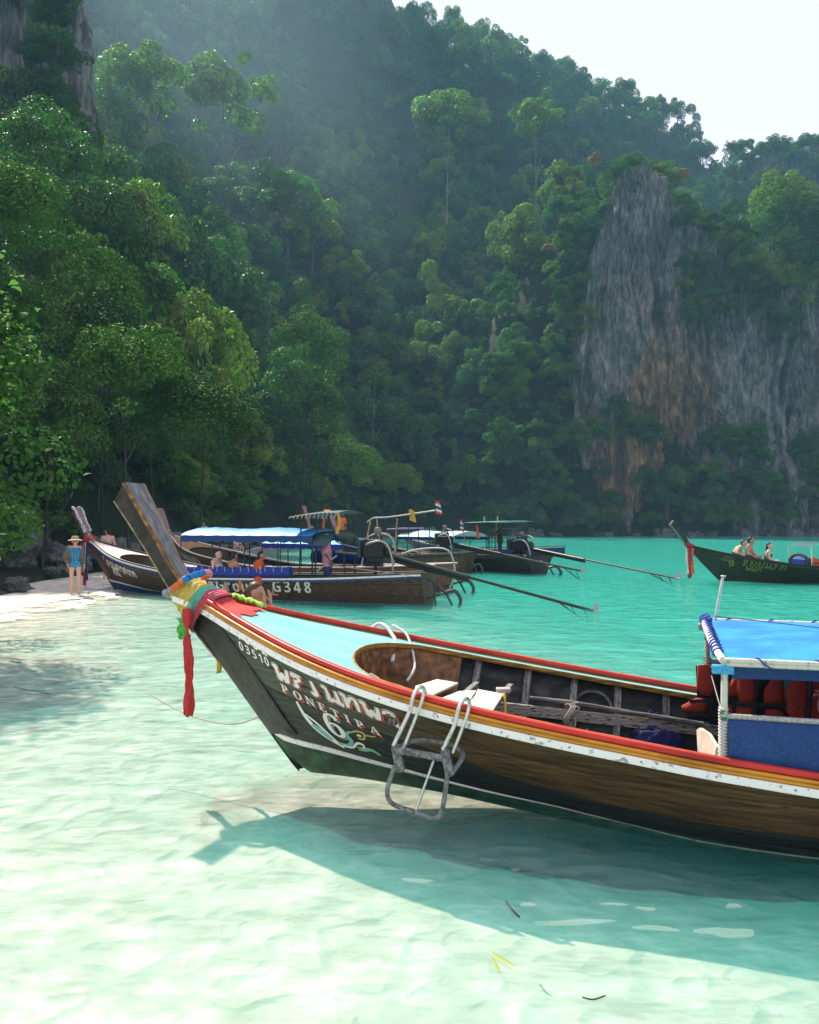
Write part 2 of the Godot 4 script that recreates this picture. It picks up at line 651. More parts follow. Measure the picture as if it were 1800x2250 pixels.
func materials():
	nz.hill = noise(3, 0.02, 4)
	nz.bed = noise(4, 0.35, 4)
	nz.wave = noise(5, 0.8, 2)
	var w = Color.WHITE
	var mottle = ntex("mottle", 11, 0.012, 5, Color(0.62, 0.62, 0.62), w)
	var fine = ntex("fine", 12, 0.05, 4, Color(0.75, 0.75, 0.75), w)
	var grain = ntex("grain", 13, 0.02, 5, Color(0.5, 0.48, 0.46), w)
	TX.bumpy = ntex("bumpy", 14, 0.03, 5, Color.BLACK, w)
	M.sand = mat(0.655, 0.59, 0.515, 0.95, ntex("sandtex", 15, 0.02, 6, Color(0.86, 0.85, 0.83), w), Vector3(0.25, 0.25, 0.25), true)
	M.sand = bump(M.sand, ntex("caustic_sandridge", 41, 0.006, 2, Color.BLACK, w, false, 4.0, 1024, FastNoiseLite.FRACTAL_RIDGED, 0.5, 0.95), 2.6)  # ridge network in the sand relief, shaped to stand in for caustic light
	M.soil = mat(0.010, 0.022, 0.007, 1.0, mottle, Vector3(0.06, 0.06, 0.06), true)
	M.rock_face = mat(1.0, 1.0, 1.0, 0.95, ntex("rockstreak", 16, 0.02, 6, Color(0.55, 0.55, 0.55), w), Vector3(0.12, 0.03, 0.12), true)
	M.rock_face.vertex_color_use_as_albedo = true
	M.rock_face = bump(M.rock_face, ntex("rockbump", 42, 0.02, 6, Color.BLACK, w), 60.0)
	M.rock = bump(mat(0.19, 0.195, 0.195, 0.9, mottle, Vector3(0.5, 0.5, 0.5)), TX.bumpy, 6.0)
	M.leaf0 = leaf_mat(0.078, 0.150, 0.056)
	M.leaf1 = leaf_mat(0.110, 0.195, 0.062)
	M.leaf2 = leaf_mat(0.215, 0.265, 0.07)
	M.leaf3 = leaf_mat(0.100, 0.176, 0.105)
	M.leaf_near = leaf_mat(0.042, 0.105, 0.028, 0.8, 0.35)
	for k in 4: M["leaf%d" % k].metallic_specular = 0.12
	M.leaf_rust = leaf_mat(0.30, 0.11, 0.04)
	M.bark = mat(0.06, 0.055, 0.048, 0.9, mottle, Vector3(1, 0.3, 1))
	M.bark_pale = mat(0.22, 0.21, 0.18, 0.9, mottle, Vector3(1, 0.3, 1))
	var wm = StandardMaterial3D.new()
	wm.albedo_color = Color(lin(0.06, 0.50, 0.43), 0.14)
	wm.transparency = BaseMaterial3D.TRANSPARENCY_ALPHA
	wm.roughness = 0.06
	wm.metallic_specular = 0.41
	wm.normal_enabled = true
	wm.normal_texture = ntex("ripple", 17, 0.012, 4, Color.BLACK, w, true, 10.0)
	wm.normal_scale = 0.75
	wm.uv1_triplanar = true
	wm.uv1_world_triplanar = true
	wm.uv1_scale = Vector3(0.16, 0.3, 0.34)
	M.water = wm
	paints(mottle, fine, grain)


# ---------------------------------------------------------------- long-tail boats
# Hull of a long-tail boat in its own axes: x forward, y up from the waterline, z across.
const HS := [-7.6, -5.0, -3.0, -1.5, -1.0, 0.0, 0.5, 1.0, 1.5, 2.0, 2.5, 3.0, 3.5, 4.0, 4.3]
const HWG := [0.62, 0.95, 1.08, 1.106, 1.106, 1.106, 1.103, 1.099, 1.078, 1.01, 0.874, 0.664, 0.393, 0.13, 0.09]
const HG := [0.72, 0.60, 0.55, 0.53, 0.535, 0.619, 0.68, 0.745, 0.817, 0.899, 0.997, 1.111, 1.242, 1.389, 1.475]
const WS := [-7.6, -5.0, -3.0, -1.5, -0.5, 0.0, 0.5, 1.0, 1.5, 2.0, 2.5, 2.75, 3.16]
const WW := [0.35, 0.60, 0.70, 0.72, 0.71, 0.659, 0.552, 0.421, 0.287, 0.167, 0.073, 0.045, 0.032]
const STS := [3.16, 3.403, 3.635, 3.875, 4.098, 4.374]
const STY := [0.0, 0.286, 0.564, 0.854, 1.113, 1.456]

func hg(s): return table(s, HS, HG)
func hwg(s): return table(s, HS, HWG)
func stem_y(s):
	if s <= 3.16: return -0.4
	return table(minf(s, 4.37), STS, STY)
func hw(s, y):   # half breadth of the hull at height y
	var g = hg(s)
	var w = hwg(s)
	var y0 = 0.0
	var w0 = 0.04
	if s > 3.16: y0 = stem_y(s)
	else: w0 = table(s, WS, WW)
	if y < y0:
		if s > 3.16: return 0.035
		return w0 * sqrt(maxf(0.0, 1.0 - pow(y / (keel_y(s) - 0.004), 2)))
	return w0 + (w - w0) * pow(clampf((y - y0) / maxf(g - y0, 0.02), 0.0, 1.06), 0.9)
func hp(s, y, side, off = 0.0): return Vector3(s, y, side * (hw(s, y) + off))
func open_w(s):   # half breadth of the cockpit opening
	var o = hwg(s) - 0.185
	if s > 2.05: o = minf(o, 0.80 * pow(maxf(0.0, 1.0 - pow((s - 2.05) / 0.57, 2.2)), 0.5))
	return o
func deck_y(s, z): return hg(s) - 0.035 + 0.03 * (1.0 - pow(z / maxf(hwg(s), 0.05), 2))

func strake(ylo, yhi, side, s0, s1, ns, nv, off, col = null):
	var m = MB.new()
	var rows = []
	var cols = []
	for i in ns + 1:
		var s = lerpf(s0, s1, float(i) / ns)
		var a = maxf(ylo.call(s), stem_y(s))
		var b = maxf(yhi.call(s), stem_y(s))
		var row = [hp(s, a, side, off - 0.018)]
		a = minf(a + 0.006, b)
		b = maxf(b - 0.006, a)
		for j in nv + 1:
			row.append(hp(s, lerpf(a, b, float(j) / nv), side, off))
		row.append(hp(s, minf(b + 0.006, maxf(yhi.call(s), stem_y(s))), side, off - 0.018))
		rows.append(row)
		if col != null:
			for q in row: cols.append(col.call(q))
	m.grid(rows, false, side < 0)
	if col != null: m.c = PackedColorArray(cols)
	return m.mesh(col != null)

func sweep(m, path, section, closed_section = true):   # section: [outward, up] pairs; outward is horizontal, away from the boat's middle
	var rows = []
	for i in path.size():
		var t = path[min(i + 1, path.size() - 1)] - path[max(i - 1, 0)]
		t.y = 0.0
		t = t.normalized()
		var out = Vector3(t.z, 0, -t.x)
		var row = []
		for q in section: row.append(path[i] + out * q[0] + Vector3.UP * q[1])
		rows.append(row)
	m.grid(rows, closed_section, false)
	m.flat(rows[0])
	var e = rows[-1].duplicate()
	e.reverse()
	m.flat(e)

func rail_path(side, s0, s1, n):
	var r = []
	for i in n + 1:
		var s = lerpf(s0, s1, float(i) / n)
		r.append(Vector3(s, hg(s), side * hwg(s)))
	if side > 0: r.reverse()
	return r

func round_section(x0, x1, y0, y1, bev):
	return [[x0 + bev, y0], [x1 - bev, y0], [x1, y0 + bev], [x1, y1 - bev], [x1 - bev, y1], [x0 + bev, y1], [x0, y1 - bev], [x0, y0 + bev]]

func stripe_top(s): return table(s, [-8.0, 0.0, 0.8, 1.03, 1.45, 1.849, 2.281, 2.547, 2.886, 3.16, 3.4], [-0.04, -0.03, 0.032, 0.059, 0.083, 0.126, 0.189, 0.223, 0.276, 0.304, 0.33])
func stripe_low(s): return stripe_top(s) - (0.010 + 0.045 * smoothstep(0.8, 3.2, s))
func band_top(s): return table(s, [-8.0, -1.0, 0.06, 0.44, 0.787, 1.09, 1.4, 1.717, 2.3, 3.4], [0.12, 0.12, 0.134, 0.152, 0.18, 0.231, 0.279, 0.377, 0.5, 0.75])
func seam_y(s): return table(s, [-8.0, -1.0, 0.0, 0.77, 0.987, 1.364, 1.667, 2.5, 3.3, 4.0], [0.44, 0.36, 0.36, 0.412, 0.439, 0.483, 0.529, 0.70, 0.93, 1.2])
func sheer_y(s): return hg(s) - 0.10
func keel_y(s): return -0.20 + 0.19 * smoothstep(-0.5, 3.0, s)

func hull_shell(root, st):
	# strakes, one part each, on both sides
	var stern = -7.6
	for side in [-1, 1]:
		obj("bottom_paint", strake(keel_y, stripe_low, side, stern, 3.42, 60, 6, 0.0), st.bottom, root)
		obj("waterline_stripe", strake(stripe_low, stripe_top, side, stern, 3.42, 60, 1, 0.004), st.stripe, root)
		obj("plank", strake(stripe_top, band_top, side, stern, 3.66, 64, 3, 0.0, st.get("tint")), st.band, root)
		obj("plank", strake(band_top, seam_y, side, stern, 3.9, 70, 4, 0.001, st.get("tint")), st.plank, root)
		obj("plank", strake(seam_y, sheer_y, side, stern, 4.12, 76, 4, 0.003, st.get("tint")), st.plank, root)
	# dark stem board
	var m = MB.new()
	for side in [-1, 1]:
		var rows = []
		for i in 25:
			var y = lerpf(0.0, 1.40, i / 24.0)
			var sb = table(y, [-0.1, 0.32, 0.4, 0.626, 0.887, 1.117, 1.45], [2.96, 3.063, 3.112, 3.274, 3.491, 3.72, 4.0])
			var sf = table(y, STY, STS)
			if y < stripe_top(3.16): sb = maxf(sb, sf - 0.01 - 0.4 * maxf(0.0, y - 0.25))
			var row = [hp(sb, y, side, -0.004)]
			for j in 5: row.append(hp(lerpf(sb, sf - 0.004, j / 4.0), y, side, 0.012))
			row.append(Vector3(sf + 0.008, y, side * 0.024))
			row.append(Vector3(sf + 0.012, y, 0))
			rows.append(row)
		m.grid(rows, false, side > 0)
	obj("stem_board", m.mesh(), st.prow, root)
	# transom
	m = MB.new()
	var pts = []
	for k in 9: pts.append(hp(stern, lerpf(-0.2, hg(stern), k / 8.0), -1, -0.002))
	for k in 9: pts.append(hp(stern, lerpf(hg(stern), -0.2, k / 8.0), 1, -0.002))
	m.flat(pts)
	pts.reverse()
	var p2 = []
	for q in pts: p2.append(q + Vector3(0.04, 0, 0))
	m.flat(p2)
	obj("transom", m.mesh(), st.plank, root)

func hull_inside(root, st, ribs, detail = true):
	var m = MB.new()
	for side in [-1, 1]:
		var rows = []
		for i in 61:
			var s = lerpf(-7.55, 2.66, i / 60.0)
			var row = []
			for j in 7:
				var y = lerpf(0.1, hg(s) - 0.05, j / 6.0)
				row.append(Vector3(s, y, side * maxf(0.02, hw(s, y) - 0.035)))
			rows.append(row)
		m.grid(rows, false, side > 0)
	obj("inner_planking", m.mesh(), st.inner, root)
	m = MB.new()
	var rows = []
	for i in 61:
		var s = lerpf(-7.55, 2.7, i / 60.0)
		var w = maxf(0.02, hw(s, 0.1) - 0.03)
		rows.append([Vector3(s, 0.1, -w), Vector3(s, 0.1, 0), Vector3(s, 0.1, w)])
	m.grid(rows, false, false)
	obj("bilge_floor", m.mesh(), st.inner, root)
	for s in ribs:
		for side in [-1, 1]:
			m = MB.new()
			var a = []
			for j in 6:
				var y = lerpf(0.1, hg(s) - 0.06, j / 5.0)
				a.append(Vector3(s, y, side * (hw(s, y) - 0.055)))
			for j in 5:
				var d = (a[j + 1] - a[j])
				var up = d.normalized()
				var x = Vector3.RIGHT
				m.box((a[j] + a[j + 1]) * 0.5, Vector3(0.055, d.length() + 0.004, 0.05), Basis(x, up, x.cross(up)))
			obj("rib", m.mesh(), st.rib, root)

func hull_top(root, st, open = true):
	var m
	for side in [-1, 1]:
		m = MB.new()
		sweep(m, rail_path(side, -7.6, 4.06, 90), round_section(-0.032, 0.012, -0.02, 0.02, 0.008))
		obj("gunwale_cap", m.mesh(), st.cap, root)
		m = MB.new()
		var p = rail_path(side, -7.6, 4.1, 90)
		sweep(m, p, [[0.0, -0.02], [0.0, -0.066], [0.019, -0.065], [0.029, -0.058], [0.026, -0.048], [0.012, -0.0435], [0.024, -0.040], [0.031, -0.031], [0.026, -0.0225], [0.016, -0.0205]])
		obj("rubbing_strake", m.mesh(), st.rub, root)
		m = MB.new()
		sweep(m, rail_path(side, -7.6, 4.26, 90), round_section(-0.004, 0.036, -0.115, -0.066, 0.004))
		obj("white_board" if st.get("white_board", true) else "lower_board", m.mesh(), st.board, root)
	# foredeck and side decks
	m = MB.new()
	var rows = []
	for i in 29:
		var s = lerpf(2.62, 4.02, i / 28.0)
		var row = []
		for j in 13:
			var z = lerpf(-1, 1, j / 12.0) * (hwg(s) - 0.02)
			row.append(Vector3(s, deck_y(s, z), z))
		rows.append(row)
	m.grid(rows, false, false)
	for side in [-1, 1]:
		rows = []
		for i in 121:
			var s = lerpf(-7.5, 2.62, 1.0 - pow(1.0 - i / 120.0, 1.6))
			var row = []
			for j in 5:
				var z = side * lerpf(open_w(s), hwg(s) - 0.02, j / 4.0)
				row.append(Vector3(s, deck_y(s, z), z))
			rows.append(row)
		m.grid(rows, false, side < 0)
	obj("foredeck", m.mesh(), st.deck, root)
	# coaming round the opening
	var path = []
	for side in [-1, 1]:
		var part = []
		for i in 121:
			var s = lerpf(-7.4, 2.62, 1.0 - pow(1.0 - i / 120.0, 2.2))
			var z = side * open_w(s)
			part.append(Vector3(s, deck_y(s, z), z))
		if side > 0:
			part.reverse()
			part.remove_at(0)
		path.append_array(part)
	m = MB.new()
	sweep(m, path, round_section(-0.010, 0.010, -0.034, 0.006, 0.004))
	obj("coaming", m.mesh(), st.coaming, root)
	m = MB.new()
	rows = []
	for q in path:
		if q.x > 1.98: rows.append([q + Vector3(0.012, -0.035, 0), Vector3(q.x + 0.012, q.y - 0.5, signf(q.z) * minf(absf(q.z), hw(q.x, q.y - 0.5) - 0.06))])
	m.grid(rows, false, false)
	obj("bulkhead", m.mesh(), st.bulkhead, root)

func prow(root, st):
	var L = spline([Vector2(3.88, 0.86), Vector2(4.10, 1.115), Vector2(4.33, 1.46), Vector2(4.58, 1.84), Vector2(4.823, 2.19)], 5)
	var A = spline([Vector2(3.78, 1.2), Vector2(3.98, 1.38), Vector2(4.214, 1.53), Vector2(4.46, 1.92), Vector2(4.719, 2.345)], 5)
	var H = [0.05, 0.07, 0.085, 0.112, 0.148]
	var n = L.size()
	var m = MB.new()
	var rows = []
	var pk = st.get("prow_k", 1.0)
	for i in n:
		for P in [L, A]:
			if P[i].y > 1.45: P[i] = Vector2(4.27, 1.45) + (P[i] - Vector2(4.27, 1.45)) * pk
		var h = table(float(i) / (n - 1) * 4.0, [0.0, 1.0, 2.0, 3.0, 4.0], H)
		var l = L[i]; var a = A[i]
		rows.append([Vector3(a.x, a.y, -h), Vector3(l.x, l.y, -h * 0.92), Vector3(l.x + 0.012, l.y + 0.006, -h * 0.6), Vector3(l.x + 0.012, l.y + 0.006, h * 0.6), Vector3(l.x, l.y, h * 0.92), Vector3(a.x, a.y, h)])
	for j in 6:
		var strip = []
		for r in rows: strip.append([r[j], r[(j + 1) % 6]])
		m.grid(strip, false, true)
	m.flat(rows[-1])
	obj("prow_post", m.mesh(), st.prow, root)
	m = MB.new()
	var strip = []
	var nrm = Vector3(-0.83, 0.55, 0) * 0.008
	for r in rows: strip.append([r[5] + nrm - Vector3(0, 0, 0.012), r[0] + nrm + Vector3(0, 0, 0.012)])
	m.grid(strip, false, true)
	obj("prow_face", m.mesh(), st.prow_face, root)
	for e in [[0, -1], [5, 1]]:
		m = MB.new()
		strip = []
		for r in rows:
			var q = r[e[0]]
			strip.append([q + Vector3(0.022, -0.008, e[1] * 0.002), q + Vector3(-0.006, 0.006, e[1] * 0.004), q + nrm - Vector3(0, 0, e[1] * 0.014)])
		m.grid(strip, false, e[1] > 0)
		obj("worn_lit_edge", m.mesh(), st.edge, root)  # worn chamfer strip; its sunlit look is put into the strip colour
	m = MB.new()
	for s in [-1, 1]:
		var pts = []
		for r in rows: pts.append(r[1 if s < 0 else 4] + Vector3(0.004, 0, 0))
		m.tube(pts, 0.007, 5)
	obj("prow_edge", m.mesh(), st.lead, root)

func make_boat(called, label, st, at, turn, scl = Vector3.ONE, group = "", ribs = [-6.2, -4.8, -3.4, -2.0, -0.6, 0.8]):
	var t = thing(called, label, "boat", at, turn, group)
	t.scale = scl
	hull_shell(t, st)
	hull_inside(t, st, ribs)
	hull_top(t, st)
	prow(t, st)
	return t

func bow_place(bx, bz, sx, sz, k):   # origin and turn of a boat whose stem meets the water at (bx, bz) and whose stern lies towards (sx, sz)
	var d = Vector2(bx - sx, bz - sz).normalized()
	return [Vector3(bx - d.x * 3.16 * k, 0, bz - d.y * 3.16 * k), atan2(-d.y, d.x)]

# ---------------------------------------------------------------- lettering
func glyphs(text, height, serif = false, bold = true):
	var f = SystemFont.new()
	f.font_names = PackedStringArray(["Droid Serif" if serif else "Droid Sans"])
	f.font_weight = 700 if bold else 400
	var t = TextMesh.new()
	t.text = text
	t.font = f
	t.font_size = 64
	t.pixel_size = height / 46.0
	t.depth = 0.0
	t.curve_step = 2.0
	t.horizontal_alignment = HORIZONTAL_ALIGNMENT_LEFT
	t.vertical_alignment = VERTICAL_ALIGNMENT_BOTTOM
	var a = t.get_mesh_arrays()
	return [a[Mesh.ARRAY_VERTEX], a[Mesh.ARRAY_INDEX]]

func print_on(root, called, tris, place, m, label = ""):   # place: Callable(u, v) -> point on the surface
	var b = MB.new()
	for q in tris[0]: b.p(place.call(q.x, q.y))
	var ix = tris[1]
	if ix == null or ix.size() == 0: ix = PackedInt32Array(range(tris[0].size()))
	b.ix = ix
	var o = obj(called, b.mesh(), m, root)
	if label: o.set_meta("label", label)
	return o

func strokes(lines, w0 = 1.0):   # lines: [[width, Vector2, Vector2 ...]]; brush strokes that swell in the middle and taper at the ends
	var b = MB.new()
	for l in lines:
		var pts = spline(l.slice(1), 5)
		var i0 = b.v.size()
		for i in pts.size():
			var t = (pts[min(i + 1, pts.size() - 1)] - pts[max(i - 1, 0)]).normalized()
			var f = float(i) / (pts.size() - 1)
			var w = l[0] * w0 * (0.35 + 0.65 * pow(sin(PI * clampf(f, 0.06, 0.94)), 0.5))
			var nn = Vector2(-t.y, t.x) * w * 0.5
			b.p(Vector3(pts[i].x + nn.x, pts[i].y + nn.y, 0))
			b.p(Vector3(pts[i].x - nn.x, pts[i].y - nn.y, 0))
			if i: b.quad(i0 + i * 2 - 2, i0 + i * 2 - 1, i0 + i * 2 + 1, i0 + i * 2)
	return [b.v, b.ix]

func on_hull(origin, du, dv, side, off):   # lettering laid on the planking: origin and axes in (s, y)
	return func(u, v):
		var q = origin + du * u + dv * v
		return hp(q.x, q.y, side, off)

# stroke letters in a unit box, after the Thai signwriting on the bows
const T_PHO := [[0.16, 0.16, 0.80, 0.10, 0.92, 0.22, 0.98, 0.28, 0.86, 0.2, 0.78], [0.2, 0.22, 0.82, 0.3, 0.4, 0.36, 0.08, 0.48, 0.4, 0.56, 0.62], [0.2, 0.56, 0.6, 0.64, 0.3, 0.74, 0.06, 0.84, 0.5, 0.92, 0.98]]
const T_RO := [[0.15, 0.3, 0.14, 0.2, 0.04, 0.36, 0.02, 0.4, 0.16, 0.34, 0.4, 0.62, 0.62, 0.5, 0.82, 0.22, 0.74, 0.3, 0.96, 0.78, 0.92]]
const T_E := [[0.18, 0.42, 0.14, 0.3, 0.06, 0.4, 0.0, 0.5, 0.12, 0.46, 0.5, 0.4, 0.98]]
const T_THO := [[0.15, 0.12, 0.84, 0.08, 0.96, 0.22, 0.96, 0.24, 0.82], [0.2, 0.22, 0.9, 0.26, 0.5, 0.22, 0.04], [0.18, 0.28, 0.3, 0.5, 0.84, 0.74, 0.9, 0.8, 0.5, 0.78, 0.04]]
const T_A := [[0.18, 0.16, 0.62, 0.3, 0.86, 0.6, 0.9, 0.7, 0.5, 0.66, 0.04, 0.84, -0.06]]
const T_NO := [[0.14, 0.16, 0.84, 0.08, 0.94, 0.22, 0.98, 0.24, 0.84], [0.19, 0.23, 0.88, 0.26, 0.4, 0.24, 0.06, 0.5, 0.2, 0.72, 0.12, 0.76, 0.5, 0.74, 0.98], [0.12, 0.72, 0.12, 0.86, 0.0, 0.94, 0.16, 0.8, 0.2]]
const T_KO := [[0.18, 0.2, 0.04, 0.22, 0.5, 0.28, 0.9, 0.66, 0.96, 0.76, 0.6, 0.74, 0.04], [0.12, 0.24, 0.42, 0.4, 0.44, 0.36, 0.58]]

func thai(word, w):   # word: letters; returns the strokes and the width
	var r = []
	var x = 0.0
	for l in word:
		for s in l:
			var line = [s[0] * w]
			for k in range(1, s.size(), 2): line.append(Vector2(x + s[k], s[k + 1]))
			r.append(line)
		x += 0.95
	return r

# ---------------------------------------------------------------- canopies, engines, cloth
func canopy(root, s0, s1, y, hz, rise, m_roof, m_val, m_pole, drop, npoles, base_y, sag = 0.02):
	var m = MB.new()
	var rows = []
	var ns = 24
	for i in ns + 1:
		var s = lerpf(s0, s1, float(i) / ns)
		var row = []
		for j in 17:
			var u = lerpf(-1, 1, j / 16.0)
			var yy = y + rise * (1.0 - u * u) + sag * sin(float(i) / ns * PI * npoles) * (1.0 - abs(u)) + 0.008 * sin(i * 2.1 + j)
			row.append(Vector3(s, yy, u * hz))
		rows.append(row)
	m.grid(rows, false, s1 < s0)
	obj("canopy_roof", m.mesh(), m_roof, root)
	m = MB.new()
	for side in [-1, 1]:
		rows = []
		for i in ns * 2 + 1:
			var f = float(i) / ns / 2
			var s = lerpf(s0, s1, f)
			rows.append([Vector3(s, y, side * (hz + 0.006)), Vector3(s, y - drop * 0.5, side * (hz + 0.012)), Vector3(s, y - drop * (0.85 + 0.25 * abs(sin(f * PI * npoles * 3.0))), side * (hz - 0.005))])
		m.grid(rows, false, (side < 0) == (s1 > s0))
	obj("canopy_valance", m.mesh(), m_val, root)
	for i in npoles + 1:
		var s = lerpf(s0, s1, float(i) / npoles)
		for side in [-1, 1]:
			m = MB.new()
			m.tube([Vector3(s, base_y, side * (hz - 0.02)), Vector3(s, y, side * (hz - 0.015))], 0.016, 6)
			obj("canopy_pole", m.mesh(), m_pole, root)

func flag(root, at, w, h, cols, called = "flag"):
	for k in cols.size():
		var m = MB.new()
		var rows = []
		for i in 6:
			var row = []
			for j in 3:
				var u = i / 5.0
				var v = (k + j / 2.0) / cols.size()
				row.append(at + Vector3(-w * u * (0.9 + 0.1 * v), -h * v - 0.25 * w * u * u, 0.04 * sin(u * 5.0 + v * 2.0)))
			rows.append(row)
		m.grid(rows)
		obj(called, m.mesh(), cols[k], root)

func engine(root, at, shaft_len, slope, swing = 0.0):
	var e = Node3D.new()
	e.name = "engine"
	root.add_child(e, true)
	e.position = at
	e.rotation.y = swing
	var m = MB.new()
	m.box(Vector3(0, 0.0, 0), Vector3(0.62, 0.34, 0.36), Basis.IDENTITY, 0.03)
	m.box(Vector3(0.04, 0.22, 0.0), Vector3(0.5, 0.12, 0.26), Basis.IDENTITY, 0.02)
	m.box(Vector3(0.0, -0.22, 0.0), Vector3(0.42, 0.14, 0.3), Basis.IDENTITY, 0.02)
	for k in 4: m.lathe(Vector3(-0.15 + 0.11 * k, 0.28, 0.06), Basis.IDENTITY, [[0.0, 0.0], [0.03, 0.0], [0.03, 0.07], [0.0, 0.07]], 8)
	obj("engine_block", m.mesh(), M.engine, e)
	m = MB.new()
	m.box(Vector3(0.42, 0.04, 0), Vector3(0.09, 0.44, 0.42), Basis.IDENTITY, 0.015)
	obj("radiator", m.mesh(), M.engine_grey, e)
	m = MB.new()
	m.lathe(Vector3(0.35, -0.02, 0), Basis(Vector3(0, 1, 0), Vector3(-1, 0, 0), Vector3(0, 0, 1)), [[0.0, 0.0], [0.15, 0.0], [0.16, 0.03], [0.05, 0.05], [0.0, 0.05]], 14)
	m.lathe(Vector3(-0.36, 0.0, 0), Basis(Vector3(0, 1, 0), Vector3(-1, 0, 0), Vector3(0, 0, 1)), [[0.0, 0.0], [0.17, 0.0], [0.17, 0.08], [0.0, 0.08]], 14)
	obj("flywheel", m.mesh(), M.engine, e)
	m = MB.new()
	m.lathe(Vector3(-0.12, 0.4, -0.1), Basis.IDENTITY, [[0.0, 0.0], [0.09, 0.0], [0.1, 0.05], [0.1, 0.14], [0.06, 0.17], [0.0, 0.17]], 12)
	obj("air_filter", m.mesh(), M.engine_tan, e)
	m = MB.new()
	m.tube(spline([Vector3(0.2, 0.15, -0.2), Vector3(0.0, 0.2, -0.3), Vector3(-0.3, 0.24, -0.3), Vector3(-0.52, 0.1, -0.28), Vector3(-0.62, -0.3, -0.22), Vector3(-0.6, -0.75, -0.2)], 4), 0.028, 7)
	m.tube(spline([Vector3(0.3, 0.3, 0.1), Vector3(0.0, 0.42, 0.12), Vector3(-0.42, 0.34, 0.1), Vector3(-0.56, 0.0, 0.1)], 4), 0.024, 7)
	obj("exhaust_pipe", m.mesh(), M.pipe_pale, e)
	m = MB.new()
	m.box(Vector3(0.05, -0.34, 0), Vector3(0.5, 0.1, 0.2))
	m.tube([Vector3(0, -0.28, 0), Vector3(0.0, -0.62, 0)], 0.05, 8)
	obj("swivel_mount", m.mesh(), M.engine, e)
	var d = Vector3(-1, -slope, 0).normalized()
	var p0 = Vector3(-0.3, -0.1, 0)
	m = MB.new()
	m.tube([p0, p0 + d * shaft_len * 0.42], 0.062, 8)
	m.tube([p0 + Vector3(0, -0.09, 0.02) + d * 0.3, p0 + Vector3(0, -0.09, 0.02) + d * shaft_len * 0.42], 0.045, 8)
	obj("shaft_housing", m.mesh(), M.shaft, e)
	m = MB.new()
	m.tube([p0 + d * shaft_len * 0.42, p0 + d * shaft_len], 0.036, 8)
	obj("propeller_shaft", m.mesh(), M.shaft, e)
	m = MB.new()
	var q = p0 + d * (shaft_len - 0.12)
	var c = d.cross(Vector3.BACK)
	if c.y > 0: c = -c
	m.tube([p0 + d * (shaft_len - 1.0), q + c * 0.3, q + c * 0.33 + d * 0.3], 0.016, 6)
	m.tube([q - d * 0.2, q + c * 0.3], 0.013, 6)
	m.tube([q - d * 0.55, q + c * 0.18 - d * 0.35], 0.012, 6)
	obj("skeg_frame", m.mesh(), M.shaft, e)
	m = MB.new()
	var hub = p0 + d * shaft_len
	m.tube([hub - d * 0.06, hub + d * 0.06], 0.045, 8)
	for k in [-1, 1]:
		var ax = (Vector3(0.05, 1, 0.35) * k).normalized()
		var tw = (d * 0.7 + Vector3(0, 0, k)).normalized()
		var rows = []
		for i in 5:
			var w = [0.03, 0.08, 0.095, 0.08, 0.02][i]
			rows.append([hub + ax * 0.055 * i - tw * w, hub + ax * 0.055 * i, hub + ax * 0.055 * i + tw * w])
		m.grid(rows)
	obj("propeller", m.mesh(), M.pipe_pale, e)
	m = MB.new()
	m.tube([Vector3(0.4, 0.02, 0.1), Vector3(1.15, 0.16, 0.1), Vector3(1.3, 0.22, 0.1)], 0.018, 6)
	obj("tiller", m.mesh(), M.pipe_pale, e)
	return e

